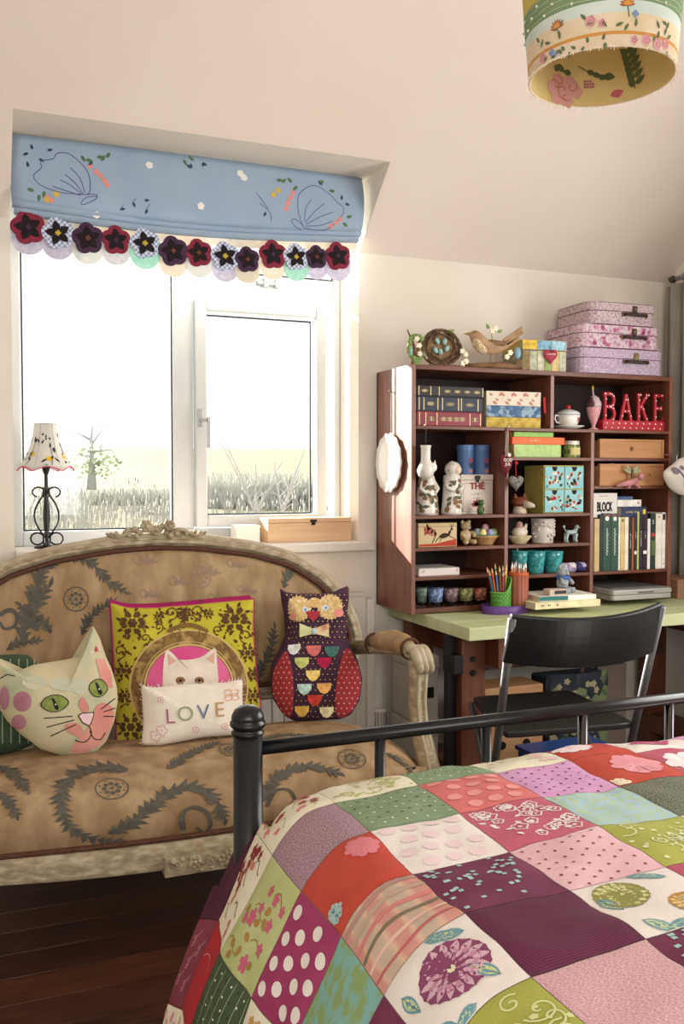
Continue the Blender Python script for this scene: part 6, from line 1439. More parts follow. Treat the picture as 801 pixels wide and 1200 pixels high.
# THÉ tin
x0, x1, z0, z1 = rect(540, 558, 577, 603, 3.215); t, hx, hy, h = box_thing('tea_tin', 'white tea tin lettered THÉ with green figure in front', 'tin', x0, x1, 3.215, 3.33, S4, S4 + (z1 - z0) + .004, mat('tea_tin_white', 'd9cfc2', .45, 'cdc0b0', 12), .022)
text('THÉ', .036, plain('8a2c34', .6), t, (0, -hy - .0025, h * .70), bold=.001); text(8, .011, plain('a0606a', .6), t, (0, -hy - .0012, h * .50)); text(7, .009, plain('a0606a', .6), t, (0, -hy - .0012, h * .40)); text(5, .009, plain('a0606a', .6), t, (-.025, -hy - .0012, h * .12))
decal([leaf(.0, h * .2, .03, .008, a) for a in (.5, 1, 1.6, 2.2, 2.8)], lambda a, b: Vector((a, -hy - .001, b)), 'printed_rose', INK('9a4a52'), t)
frm = MB()
for p in stroke([(-hx * .86, h * .06), (-hx * .86, h * .78), (hx * .86, h * .78), (hx * .86, h * .06), (-hx * .86, h * .06)], .0016): frm.prism(p, -hy - .0008, -hy - .0002)
frm.obj('printed_border', plain('a86a6a', .6), t); cl = MB().box(-.012, .012, -hy - .005, -hy - .0016, h * .88, h * .97).box(-.006, .006, -hy - .0055, -hy - .002, h * .80, h * .88); cl.obj('clasp', black_iron, t)
zt_ = S4 + h + .0006
for k, (a, b) in enumerate(((538.5, 556), (556.5, 575))):
    x0, x1, z0, z1 = rect(a, 520, b, 557, 3.245); r = min((x1 - x0) / 2, .033); hh = .118
    t = thing('blue_tin', ['blue round tin on the THÉ tin, left of the two', 'blue round tin on the THÉ tin, right of the two'][k], 'tin', ((x0 + x1) / 2, 3.262, zt_), 0, 'blue round tins')
    MB().lathe([(r * .97, 0), (r, .002), (r, hh * .82)], 22).obj('body', mat('tin_blue', '4a6a9a', .45, '5c7cab', 12), t, smooth=False); MB().lathe([(r * 1.03, hh * .82), (r * 1.03, hh * .96), (r * .98, hh), (r * .8, hh), (r * .8, hh * .985), (0, hh * .985)], 22).obj('lid', mat('tin_blue_lid', '5c7aa8', .4), t)
    for nm, c, zf, rr_ in (('printed_bouquet', 'b0505a', .46, .010), ('printed_leaf', '3c4a5c', .30, .011), ('printed_label', 'c98a7a', .10, .009)): decal([flower(0, hh * zf, rr_, 5, 20, .4), leaf(.0, hh * zf, .016, .004, .5), leaf(0, hh * zf, .016, .004, 2.5)], lambda p, q: Vector((r * 1.015 * math.sin(p / r + .25), -r * 1.015 * math.cos(p / r + .25), q)), nm, INK(c), t)
q = wp(564, 603, 3.165); t = thing('frog_figurine', 'small green frog figurine standing before the THÉ tin', 'figurine', (q.x, 3.175, S4)); fgm = plain('3f5a30', .4)
MB().lathe([(.010, 0), (.014, .012), (.011, .03), (.008, .036)], 12).obj('body', fgm, t, smooth=True); MB().ell((.001, -.003, .045), (.012, .011, .011), 10, 8).obj('head', fgm, t, smooth=True)
for s_ in (-1, 1): MB().ell((s_ * .007, -.004, .055), .0045, 6, 5).obj('eye', fgm, t, smooth=True); MB().tube([(s_ * .010, 0, .03), (s_ * .016, -.006, .018)], .003, 5).obj('arm', plain('8a4a2c', .5), t)
# hanging hearts at the divider
def heart(s, w_=1.0, n=26):
    return [(w_ * s * .0625 * 16 * math.sin(a) ** 3, s * .0625 * (13 * math.cos(a) - 5 * math.cos(2 * a) - 2 * math.cos(3 * a) - math.cos(4 * a))) for a in [2 * PI * i / n for i in range(n)]]
pz = wp(596, 500, 3.13); q = wp(592, 541, 3.118)
t = thing('maroon_heart', 'long maroon hanging heart lettered GOD JUL', 'ornament', (q.x, 3.116, q.z)); hm = plain('6a2028', .8)
hv = [(x, z * 1.75 - .010) for x, z in heart(.030)]; puff_part('heart', hv, .014, hm, t, n=40)
text('GOD', .017, wht_t, t, (0, -.0162, .006)); text('JUL', .017, wht_t, t, (0, -.0162, -.010)); MB().prism(flower(.006, .026, .008, 5), -.0165, -.012).obj('white_button', wht_t, t)
MB().tube([(-.004, 0, .04), (pz.x - q.x - .002, .018, pz.z - q.z)], .0013, 5).obj('cord', plain('a89a8a', .8), t)
q = wp(603.5, 565, 3.105); t = thing('grey_heart', 'grey stone-look heart hanging on red ribbon', 'ornament', (q.x, 3.100, q.z)); puff_part('heart', [(x * 1.0, z) for x, z in heart(.034)], .016, mat('grey_stone', '8a857e', .8, '6e6a66', 60), t, n=40)
MB().tube([(0, 0, .022), (.004, .01, .08), (pz.x - q.x + .002, .033, pz.z - q.z)], .003, 6, flat=.4).obj('ribbon', MATS['red_ribbon'], t); MB().ell((.003, .004, .075), (.008, .006, .007), 8, 6).obj('ribbon_knot', MATS['red_ribbon'], t)
decal(stroke([(-.012, -.005), (0, .004), (.012, -.004)], .003), lambda a, b: Vector((a, -.0168, b)), 'engraving', INK('3f3c3a'), t)
# ------------------------------------------------------------------ row two middle: fox, chest of four drawers
cx_, hw, h = fig(598, 619, 578, 603, 3.19, S4); t = thing('fox_head', 'russet fox head ornament with white muzzle', 'ornament', (max(cx_, D1 + td + hw + .004), 3.19, S4)); fx = mat('fox_russet', '6a3422', .6, '7d4029', 30)
MB().lathe([(hw * .7, 0), (hw * .62, .012), (hw * .55, h * .35)], 14).obj('bust', mat('fox_cream', 'c9bda8', .6), t, smooth=True); MB().ell((0, 0, h * .55), (hw * .85, hw * .8, h * .28), 14, 10).obj('head', fx, t, smooth=True)
MB().tube([(hw * .2, -hw * .5, h * .48), (hw * .7, -hw * 1.0, h * .40), (hw * .95, -hw * 1.2, h * .36)], [hw * .42, hw * .26, hw * .1], 10).obj('muzzle', MATS['fox_cream'], t, smooth=True); MB().ell((hw * .98, -hw * 1.23, h * .37), hw * .11, 8, 6).obj('nose', blackt, t, smooth=True)
for s_ in (-1, 1): MB().lathe([(hw * .26, 0), (hw * .18, h * .14), (0, h * .30)], 8, (s_ * hw * .5, 0, h * .72)).obj('ear', fx, t, smooth=True); MB().ell((s_ * hw * .35 + .004, -hw * .74, h * .6), .0025, 6, 5).obj('eye', blackt, t)
x0, x1, z0, z1 = rect(640, 548, 689, 603, 3.165); t = thing('mini_chest', 'yellow mini chest of four drawers with blue folk print', 'chest', (2.265, 3.235, S4)); hx, h = .098, z1 - z0 + .002; hx2 = .098
yw = plain('a59a4c', .6); fp = mat('folk_blue', '86bcc0', .6, '93c8cc', 14)
MB().box(-hx, hx, -.068, .07, 0, h).obj('carcass', yw, t, bevel=.001); rr = random.Random(17)
for i in range(2):
    for j in range(2):
        dx0, dz0 = -hx + .004 + i * (hx - .002), .004 + j * (h / 2 - .002); w2, h3 = hx - .006, h / 2 - .007
        d = MB().box(dx0, dx0 + w2, -.0735, -.0685, dz0, dz0 + h3).obj('drawer', fp, t, bevel=.001); f_ = lambda a, b: Vector((dx0 + a * w2, -.0742, dz0 + b * h3))
        for c in ('b8404a', '3c5a44', 'd98a5a', 'ede4d2'): decal([flower(rr.uniform(.1, .9), rr.uniform(.1, .75), rr.uniform(.05, .1), 5, 20, .35) for k in range(4)] + [leaf(rr.uniform(.1, .9), rr.uniform(.1, .7), .16, .04, rr.uniform(0, 6)) for k in range(2)], f_, 'folk_print', INK(c), d)
        decal([[(.36, .99), (.64, .99), (.60, .84), (.5, .78), (.40, .84)]], lambda a, b: Vector((dx0 + a * w2, -.0745, dz0 + b * h3)), 'finger_notch', blackt, d)
# ------------------------------------------------------------------ row three
x0, x1, z0, z1 = rect(490, 610.5, 535, 638.5, 3.17); t, hx, hy, h = box_thing('deer_tin', 'old cream and red tin printed with leaping deer', 'tin', max(x0, xa + .004), x1, 3.17, 3.27, S5, S5 + z1 - z0, mat('tin_cream', 'bfa777', .5, 'cdb68a', 12), .0)
f_ = lambda a, b: Vector((a * hx, -hy - .0008, b * h))
decal([[(-.97, .03), (.97, .03), (.97, .32), (.4, .22), (-.1, .14), (-.97, .12)]], f_, 'red_ground', INK('b0432f'), t); decal(stroke(arc([(-.3, .16), (-.15, .45), (-.35, .78), (-.7, .72)]), .05, .02) + [leaf(-.5 + .12 * k, .8 - .05 * k, .2, .05, 2 + k) for k in range(4)], f_, 'printed_tree', INK('5a3a2a'), t)
decal([leaf(-.7 + .11 * (k % 6), .55 + .1 * (k // 6), .12, .06, k) for k in range(20)], f_, 'printed_blossom', INK('b3564a'), t); decal([leaf(.05, .42, .62, .11, .15), leaf(.55, .5, .26, .06, 1.0), circ(.72, .74, .06, 8)] + stroke([(.12, .42), (-.05, .3), (-.12, .2)], .035) + stroke([(.2, .4), (.1, .22)], .03) + stroke([(.55, .45), (.78, .38), (.9, .3)], .03) + stroke([(.72, .8), (.66, .95)], .02) + stroke([(.74, .8), (.82, .96)], .02), lambda a, b: Vector((a * hx, -hy - .0011, b * h)), 'printed_deer', INK('3a2a20'), t)
MB().box(-hx - .0012, hx + .0012, -hy - .0004, hy + .001, h * .84, h * .86).obj('lid_seam', plain('6a5a3c', .5), t)
def teddy(name, lab, loc, s, m, m2, rz=0, extra=None):
    t = thing(name, lab, 'teddy', loc, rz)
    MB().ell((0, 0, s * .34), (s * .24, s * .2, s * .27), 14, 10).obj('body', m, t, smooth=True); MB().ell((0, -.01 * s, s * .74), (s * .21, s * .19, s * .19), 14, 10).obj('head', m, t, smooth=True); MB().ell((0, -.19 * s, s * .69), (s * .1, s * .08, s * .075), 10, 8).obj('muzzle', m2, t, smooth=True)
    for k in (-1, 1):
        MB().ell((k * s * .17, 0, s * .90), (s * .085, s * .05, s * .085), 10, 8).obj('ear', m, t, smooth=True); MB().tube([(k * s * .2, -.04 * s, s * .5), (k * s * .32, -.16 * s, s * .40), (k * s * .22, -.26 * s, s * .34)], [s * .085, s * .08, s * .075], 8).obj('arm', m, t, smooth=True)
        MB().tube([(k * s * .12, -.08 * s, s * .14), (k * s * .2, -.26 * s, s * .10), (k * s * .22, -.36 * s, s * .12)], [s * .11, s * .1, s * .09], 8).obj('leg', m, t, smooth=True); MB().ell((k * s * .08, -.18 * s, s * .78), s * .022, 6, 5).obj('eye', blackt, t)
    MB().ell((0, -.265 * s, s * .715), s * .03, 6, 5).obj('nose', blackt, t)
    return t
cx_, hw, h = fig(537, 555, 610, 638.5, 3.20, S5); teddy('teddy_figurine', 'small cream teddy figurine sitting beside deer tin', (cx_, 3.205, S5 + .004), h, mat('cream_bear', 'c2ad86', .6, 'ae9870', 40), mat('cream_bear_muzzle', 'd3c2a0', .6), .15)
cx_, hw, h = fig(555.5, 585, 612, 638.5, 3.20, S5); t = thing('egg_basket', 'porcelain basket heaped with pastel eggs', 'ornament', (cx_, 3.215, S5))
MB().lathe([(hw * .6, 0), (hw * .62, .006), (hw * .9, h * .32), (hw * 1.0, h * .38), (hw * .96, h * .42), (hw * .8, h * .40), (0, h * .3)], 24).obj('basket', mat('basket_tan', 'c39a6a', .6, 'b2875a', 90, pat='check'), t, smooth=True)
for k in range(9):
    a = 2 * PI * k / 8; r = hw * .6 if k < 8 else 0; c = ('d9cf8a', '8f8fb4', '9ab58a', 'c99aa0', 'a8c0c8')[k % 5]; MB().ell((r * math.cos(a), r * math.sin(a), h * (.52 if k < 8 else .72)), (hw * .26, hw * .26, h * .2), 10, 8).obj('egg', plain(c, .5, .15, 60), t, smooth=True)
MB().tube([(hw * .9 * math.cos(a), hw * .9 * math.sin(a), h * .42) for a in [i * PI / 10 for i in range(20)]], .004, 6, True).obj('leaf_rim', plain('5f7f5a', .6), t)
cx_, hw, h = fig(596, 621, 610, 636.5, 3.20, S5); t = thing('hen_dish', 'white hen on nest covered dish', 'ornament', (max(cx_, D1 + td + hw + .003), 3.20, S5)); hn = mat('hen_white', 'd8cfc2', .5, 'c9b9a8', 30)
MB().lathe([(hw * .55, 0), (hw * .6, .004), (hw * 1.0, h * .30), (hw * .98, h * .34), (hw * .7, h * .36)], 24, sy=.8).obj('nest', mat('nest_cream', 'c9bc98', .6, 'b5a680', 60), t, smooth=True); MB().ell((0, 0, h * .5), (hw * .68, hw * .5, h * .26), 14, 10).obj('body', hn, t, smooth=True); MB().ell((-hw * .1, -.004, h * .8), (hw * .3, hw * .28, h * .17), 10, 8).obj('head', mat('hen_brown', '8a6258', .6, 'c9a898', 60), t, smooth=True); MB().tube([(hw * .4, 0, h * .6), (hw * .62, 0, h * .85)], [hw * .22, hw * .1], 8).obj('tail', hn, t, smooth=True); MB().lathe([(hw * .07, 0), (0, hw * .2)], 6, (-hw * .3, -hw * .15, h * .8)).obj('beak', plain('c9963c', .5), t)
cx_, hw, h = fig(624.5, 647.5, 607.5, 636.5, 3.20, S5); t = thing('floral_beaker', 'white beaker embossed with flowers', 'cup', (cx_, 3.205, S5)); wm = mat('beaker_white', 'cfc6bd', .5, 'b9aea8', 40)
MB().lathe([(hw * .88, 0), (hw * .92, .004), (hw, h), (hw * .93, h), (hw * .86, .01), (0, .008)], 24).obj('cup', wm, t, smooth=True); rr = random.Random(6)
mb = MB()
for k in range(26): a, z = rr.uniform(-PI, 0), rr.uniform(.1, .92) * h; mb.ell((hw * .97 * math.cos(a), hw * .97 * math.sin(a), z), (.006, .006, .006), 7, 5)
mb.obj('embossed_flowers', wm, t, smooth=True)
cx_, hw, h = fig(659, 681, 615, 636.5, 3.195, S5); t = thing('poodle_figurine', 'pale blue porcelain poodle standing on the shelf', 'figurine', (cx_, 3.20, S5)); pb = mat('poodle_blue', 'a9bcbc', .35, 'bccbca', 40)
MB().tube([(-hw * .55, 0, h * .58), (0, 0, h * .55), (hw * .4, 0, h * .60)], [hw * .22, hw * .2, hw * .26], 10).obj('body', pb, t, smooth=True); MB().tube([(hw * .4, 0, h * .62), (hw * .55, 0, h * .8)], [hw * .2, hw * .16], 8).obj('neck', pb, t, smooth=True); MB().ell((hw * .6, 0, h * .88), (hw * .2, hw * .17, h * .11), 10, 8).obj('head', pb, t, smooth=True); MB().tube([(hw * .65, 0, h * .86), (hw * .95, 0, h * .80)], [hw * .1, hw * .06], 8).obj('muzzle', pb, t, smooth=True)
for sx, sy in ((-.6, -.012), (-.45, .012), (.35, -.012), (.5, .012)): MB().tube([(sx * hw, sy, h * .5), (sx * hw - .003, sy, h * .2), (sx * hw, sy, 0)], [hw * .16, hw * .10, hw * .14], 8).obj('leg', pb, t, smooth=True)
MB().tube([(-hw * .6, 0, h * .62), (-hw * .8, 0, h * .86)], [.002, .002], 6).obj('tail', pb, t); MB().ell((-hw * .82, 0, h * .9), hw * .13, 8, 6).obj('tail_pompom', pb, t, smooth=True)
for s_ in (-1, 1): MB().ell((hw * .52, s_ * hw * .18, h * .82), (hw * .09, hw * .06, h * .1), 8, 6).obj('ear', pb, t, smooth=True)
# ------------------------------------------------------------------ row four
x0, x1, z0, z1 = rect(488.5, 667, 538, 675, 3.17); t = thing('floral_notebook', 'white notebook with pink sprigged edge lying alone', 'notebook', ((x0 + x1) / 2 + .004, 3.25, S6)); hx = (x1 - x0) / 2 - .003; MB().box(-hx, hx, -.08, .08, 0, z1 - z0).obj('cover', mat('sprigged_white', 'dcd2cc', .7, 'b98a8c', 55, lo=.60, hi=.7), t, bevel=.002); MB().box(-hx * .98, hx * .98, -.078, .078, z1 - z0 + .0002, z1 - z0 + .003).obj('top_sheet', mat('sheet_grey', 'cfc9c2', .8), t)
teal = mat('teal_glass', '2e8588', .2, '4aa5a2', 70, pat='cells', spec=.6, coat=.4)
for k, (a, b) in enumerate(((601, 617.5), (618.5, 638), (638.5, 658.5))):
    cx_, hw, h = fig(a, b, 646, 671, 3.20, S6m); t = thing('teal_beaker', ['teal glass beaker nearest the pencils, leftmost of three', 'teal glass beaker in the middle of three', 'teal glass beaker beside the patterned case, rightmost of three'][k], 'glass', (max(cx_, D1 + td + hw + .002), 3.205, S6m), 0, 'teal glass beakers')
    MB().lathe([(hw * .72, 0), (hw * .76, .003), (hw * .97, h * .8), (hw, h), (hw * .93, h), (hw * .70, .008), (0, .008)], 22).obj('cup', teal, t, smooth=True); MB().tube([(hw * .965 * math.cos(i * PI / 11), hw * .965 * math.sin(i * PI / 11), h) for i in range(22)], .0015, 4, True).obj('rim', mat('teal_rim', '6fc0bd', .2), t)
MB().tube([(.0, 0, .02), (-.012, 0, .115)], .003, 6).obj('brush', plain('b9c4c8', .5), bpy.data.objects['teal_beaker'])
q = wp(668, 665, 3.14); t = thing('glasses_case', 'patterned purple rounded spectacles case lying on shelf edge', 'case', (2.315, 3.165, S6m)); gp_ = mat('case_lilac', 'a394b0', .6, 'e0d4d8', 40, pat='cells', c3='6a4a78')
MB().tube([(-.062, 0, .021), (-.05, 0, .021), (.0, 0, .021)], [.012, .020, .021], 14).obj('body', gp_, t, smooth=True); MB().tube([(.002, 0, .021), (.05, 0, .021), (.06, 0, .021)], [.021, .020, .012], 14).obj('cap', mat('case_navy', '2a2a5a', .6, 'b0a0c0', 40, pat='cells', c3='4a4a8a'), t, smooth=True)
# ------------------------------------------------------------------ row five: shot glasses
gl_m = mat('clear_glass', 'f4f8f8', .05, transm=1)
for k, (a, b, c, lab) in enumerate(((488.5, 500, '46564a', 'green patterned shot glass at the left end'), (502, 519, '54627f', 'blue patterned shot glass second from left'), (521, 536.5, '665458', 'mauve patterned shot glass third from left'), (538, 554, '6e6e48', 'olive patterned shot glass fourth from left'), (555, 570, '7a4a3c', 'brown patterned shot glass behind the pencils'))):
    cx_, hw, h = fig(a, b, 688, 712, 3.18, BB0); t = thing('shot_glass', lab, 'glass', (max(cx_, xa + hw + .002), 3.185, BB0), 0, 'patterned shot glasses'); hw = max(hw, .022)
    MB().lathe([(hw * .75, 0), (hw * .78, .002), (hw, h), (hw * .94, h), (hw * .72, .010), (0, .009)], 20).obj('glass', gl_m, t, smooth=True)
    MB().lathe([(hw * .845, h * .25), (hw * 1.005, h * .93)], 20).obj('printed_sleeve', mat('sleeve_' + c, c, .4, hexl(c, 1.6), 90, pat='cells', lo=.3, hi=.7), t, smooth=True)
    o_ = t.children[-1]; o_.data.polygons.foreach_set('use_smooth', [True] * len(o_.data.polygons))
# scanner on the desk, right compartment
t = thing('flatbed_scanner', 'silver grey flatbed scanner on the desk under the books', 'scanner', (2.5625, 3.19, BB0 + .0005)); gs = mat('scanner_silver', 'a9a8a4', .35, metal=.3); dgs = mat('scanner_dark', '5a5856', .4)
sp = [(cx_ * .1325 + .02 * math.cos(t0 + q_ * PI / 8), cy_ * .14 + .02 * math.sin(t0 + q_ * PI / 8)) for (cx_, cy_, t0) in ((1, 1, 0), (-1, 1, PI / 2), (-1, -1, PI), (1, -1, 1.5 * PI)) for q_ in range(5)]; MB().prismz(sp, .002, .022).obj('base', gs, t, bevel=.003); MB().prismz([(x * 1.01, y * 1.01) for x, y in sp], .023, .044).obj('lid', gs, t, bevel=.004); MB().prismz([(x * .84, y * .8 + .01) for x, y in sp], .0442, .048).obj('lid_inset', dgs, t, bevel=.002); MB().prism([(-.03, .028), (.05, .028), (.05, .034), (-.03, .034)], -.1625, -.1612).obj('badge', dgs, t)
# ------------------------------------------------------------------ on the desk
ZD = .7502
c0 = wz(593, 718, ZD); t = thing('pencil_caddy', 'pencil caddy with purple rim tray and green mesh pot', 'organiser', (c0.x, 3.071, ZD)); pr_m = plain('5c3a7c', .4); k_ = 1.0
tray = [(.10 * math.cos(a) * 1.0, .062 * math.sin(a)) for a in [2 * PI * i / 28 for i in range(28)]]
MB().prismz(tray, 0, .006).obj('tray', pr_m, t)
mb = MB(); n = 28
for r, z in ((1.0, .006), (1.03, .032), (.99, .032), (.96, .008)): mb.v += [(x * r, y * r, z) for x, y in tray]
mb.f += [(k * n + i, k * n + (i + 1) % n, (k + 1) * n + (i + 1) % n, (k + 1) * n + i) for k in range(3) for i in range(n)]; mb.obj('tray_rim', pr_m, t, smooth=True)
gmesh = mat('green_mesh', '5f9a3a', .5, '3f7a2a', 120, pat='check')
MB().grid(lambda u, v: Vector((-.028 + .040 * math.cos(2 * PI * u), -.012 + .036 * math.sin(2 * PI * u), .007 + (.075 + .055 * max(0, math.cos(2 * PI * u))) * v)), 26, 4, True).obj('green_pot', gmesh, t, smooth=True, solid=.0015)
MB().tube([(-.028 + .041 * math.cos(2 * PI * i / 26), -.012 + .037 * math.sin(2 * PI * i / 26), .008 + .075 + .055 * max(0, math.cos(2 * PI * i / 26))) for i in range(26)], .0022, 5, True).obj('green_pot_rim', plain('6fb048', .4), t)
MB().lathe([(.037, .007), (.038, .01), (.038, .155), (.034, .155), (.034, .02), (0, .012)], 22, (.052, -.012, 0)).obj('brown_pot', mat('pencil_pot_brown', '8a4a34', .6, 'a5624a', 22, pat='wave', stretch=(1, 1, .1)), t, smooth=True)
MB().lathe([(.0386, .146), (.0386, .156), (.034, .156)], 22, (.052, -.012, 0)).obj('brown_pot_rim', plain('b5562c', .5), t)
rr = random.Random(14); base_xy = c0.x, 3.071
pcs = ['b52a2a', '2a5aa0', 'd08a2c', '2c7a3a', '6a3a7a', 'c9a23c', '3a3a3c', '8a2c4a', '2c8a9a', 'c05a2c', '4a6ab0', '7a4a2a', 'b03a5a', '3c6a3c', 'd0b04a']
def pencil(x, y, z0, dx, dy, L, c, lab, grp, tipc='d9b98a'):
    d = Vector((dx, dy, 1)).normalized(); p0 = Vector((base_xy[0] + x, base_xy[1] + y, ZD + z0)); t = thing('pencil', lab, 'pencil', p0, 0, grp)
    MB().tube([Vector(), d * L * .88], .0036, 6).obj('shaft', plain(c, .5), t); MB().tube([d * L * .88, d * L * .97], [.0036, .0016], 6).obj('wood_tip', plain(tipc, .7), t); MB().tube([d * L * .97, d * L], [.0016, .0004], 6).obj('lead', plain(c, .5), t)
names = {'b52a2a': 'red', '2a5aa0': 'blue', 'd08a2c': 'orange', '2c7a3a': 'green', '6a3a7a': 'purple', 'c9a23c': 'ochre', '3a3a3c': 'black', '8a2c4a': 'wine', '2c8a9a': 'teal', 'c05a2c': 'rust', '4a6ab0': 'cornflower', '7a4a2a': 'brown', 'b03a5a': 'raspberry', '3c6a3c': 'bottle green', 'd0b04a': 'yellow'}
for i, c in enumerate(pcs):
    a = 2 * PI * i / 15; r = .022; pencil(-.030 + r * .7 * math.cos(a), -.010 + r * .6 * math.sin(a), .010, -.10 + .18 * math.cos(a) * .8, .10 * math.sin(a), .165 + rr.uniform(-.012, .02), c, '%s pencil leaning in the green mesh pot' % names[c], 'pencils in the green pot')
for i in range(9):
    a = 2 * PI * i / 9; pencil(.052 + .024 * math.cos(a), -.012 + .024 * math.sin(a), .016, .02 * math.cos(a), .02 * math.sin(a), .178 + rr.uniform(-.008, .008), 'c08a70', 'pale pencil standing in the brown pot', 'pale pencils in the brown pot', 'dfe6ea')
ZK = BB0 + .0004
q = wz(610, 709, ZK); t = thing('rainbow_vase', 'small rainbow striped vase behind the pencil pots', 'vase', (2.07, 3.20, ZK))
for k, c in enumerate(('c03a8a', 'd0472c', 'd9902c', 'd9d03a', '6ab04a', '3a8ab0')):
    pr_ = [.030, .036, .036, .030, .022, .018, .022]; MB().lathe([(pr_[k], k * .0135), (pr_[k + 1], (k + 1) * .0135)], 18).obj('stripe', plain(c, .4), t, smooth=True)
# books on the desk
q0 = wz(626, 715, ZK)
t = flat_book('cream paperback with spotted spine, bottom of desk book pile', 0, .30, 0, .19, ZK, ZK + .026, 'd5cba0', rz=.0); t.location = (q0.x + .155, q0.y + .098, ZK); text(6, .014, blackt, t, (-.10, -.0956, .014)); MB().prism(circ(-.05, .013, .004, 8), -.0957, -.0952).obj('dot', plain('a03a4a', .6), t)
t2 = flat_book('teal and white book on top of the cream paperback', 0, .25, 0, .16, ZK + .0262, ZK + .046, 'e0dcd0', rz=-.08); t2.location = (q0.x + .172, q0.y + .10, ZK + .0262); MB().box(-.125, .0, -.0806, -.0802, .002, .018).obj('teal_spine', plain('2c6a6a', .5), t2)
t, hx, hy, h = box_thing('eraser_box', 'small pale carton with dark window on the desk books', 'box', q0.x + .085, q0.x + .165, q0.y + .025, q0.y + .068, ZK + .0463, ZK + .070, mat('carton_pink', 'c9b5a8', .6), 0); MB().box(-hx * .45, hx * .9, -hy - .0008, -hy - .0001, h * .25, h * .8).obj('window', plain('2c2624', .5), t)
t = teddy('grey_bear', 'grey plush bear with blue scarf leaning on the desk books', (q0.x + .185, q0.y + .085, ZK + .0465), .115, mat('bear_grey', 'a3a9ac', .9, '92989c', 60), mat('bear_grey_light', 'a0a4a6', .9), .5)
MB().tube([(.022 * math.cos(a), .022 * math.sin(a) - .002, .062) for a in [i * PI / 8 for i in range(16)]], .007, 6, True).obj('scarf', plain('3a62a0', .8), t, smooth=True)
# ------------------------------------------------------------------ on top of the bookcase
ZT = B1 + .0006
twm = mat('twig_brown', '6a4d36', .9, '8a6a4c', 40); pet = plain('e0d6bc', .8); mossm = mat('moss_green', '6f8a4a', .9, '8ba562', 60)
x_, hw, h = fig(458, 482, 381, 425, 3.19, ZT); t = thing('twig_ornament', 'twisted twig ornament with blue eggs at the bookcase corner', 'ornament', (max(x_, BL + .035), 3.19, ZT))
for pts in (((-.005, 0, 0), (.005, 0, .05), (-.008, 0, .09), (-.03, 0, .135)), ((.0, 0, 0), (.015, 0, .05), (.02, 0, .105)), ((.0, 0, .02), (-.018, 0, .06), (-.022, 0, .09))): MB().tube(pts, [.010, .008, .006, .002][:len(pts)], 7).obj('twig', twm, t, smooth=True)
MB().ell((-.02, -.01, .05), (.008, .007, .022), 8, 6).obj('egg', plain('7fa8b0', .5), t, smooth=True); MB().lathe([(.018, 0), (.012, .006)], 10).obj('foot', twm, t)
x_, hw, h = fig(477, 498, 390, 425, 3.18, ZT); t = thing('moss_wreath', 'small mossy wreath with cream blossoms beside the nest', 'ornament', (x_, 3.18, ZT)); rr = random.Random(2)
for k in range(16): a = 2 * PI * k / 16; MB().ell((hw * .8 * math.cos(a), rr.uniform(-.006, .006), h * .55 + h * .36 * math.sin(a)), (.010, .008, .010), 7, 5).obj('moss_tuft', mossm, t, smooth=True)
for dx, dz in ((.006, .60), (.008, .35), (-.004, .8)): MB().prism(flower(dx, h * dz, .011, 5), -.016, -.010).obj('blossom', pet, t)
MB().box(-.012, .012, -.008, .008, 0, h * .16).obj('foot', mossm, t)
x_, hw, h = fig(494, 540, 385, 427, 3.175, ZT); t = thing('bird_nest', 'round twig nest standing on edge with five blue eggs', 'nest', (x_, 3.178, ZT))
rr = random.Random(5); nest = MB()
for k in range(60):
    a0 = rr.uniform(0, 2 * PI); r = hw * rr.uniform(.66, .98); y_ = rr.uniform(-.015, .012); L = rr.uniform(.6, 1.6); nest.tube([(r * math.cos(a0 + L * i / 6), y_ + .004 * math.sin(i), h * .5 + r * h / (2 * hw) * math.sin(a0 + L * i / 6)) for i in range(7)], rr.uniform(.002, .004), 5)
tag(nest.obj('twigs', mat('nest_twig', '54402f', .9, '6f5640', 40), t), kind='stuff'); MB().prism(circ(0, h * .5, hw * .8, 24, h * .4), .004, .014).obj('nest_bowl', mat('nest_bowl', '8a6f52', .9, '6f553c', 40), t)
for dx, dz in ((-.02, .66), (.012, .66), (-.028, .42), (-.006, .38), (.022, .48)): MB().ell((dx, -.004, h * dz), (.0095, .009, .0135), 10, 8, Matrix.Rotation(dx * 20, 3, 'Y')).obj('egg', plain('8fb0ae', .5, .1), t, smooth=True)
MB().prism(leaf(.03, h * .9, .03, .009, .5), -.002, .002).obj('leaf', mossm, t); MB().box(-hw * .6, hw * .9, -.012, .012, 0, .008).obj('foot', twm, t)
for dx, dz in ((hw * 1.0, .10), (hw * 1.14, .34), (hw * .98, .42), (hw * 1.16, .16)): MB().prism(flower(dx, h * dz, .012, 5), -.020, -.012).obj('blossom', pet, t)
x_, hw, h = fig(543, 612, 384, 431, 3.18, ZT); t = thing('thrush_ornament', 'speckled thrush ornament perched on blossom branch with blue egg', 'ornament', (x_, 3.18, ZT)); tb = mat('thrush_brown', '9a7a58', .85, 'b3926e', 30)
PX = lambda a, b: (lambda p: (p.x - x_, p.z - ZT))(wp(a, b, 3.18))
puff_part('body', smooth2([PX(*p) for p in ((549, 391), (556, 386), (562, 390), (566, 398), (580, 400), (592, 400), (596, 408), (586, 414), (572, 416), (560, 412), (553, 403), (550, 396))], 1), .022, tb, t, n=48)
puff_part('breast', smooth2([PX(*p) for p in ((552, 394), (558, 396), (564, 404), (572, 412), (568, 416), (560, 413), (553, 405))], 1), .0235, plain('d3bd98', .85), t, n=36)
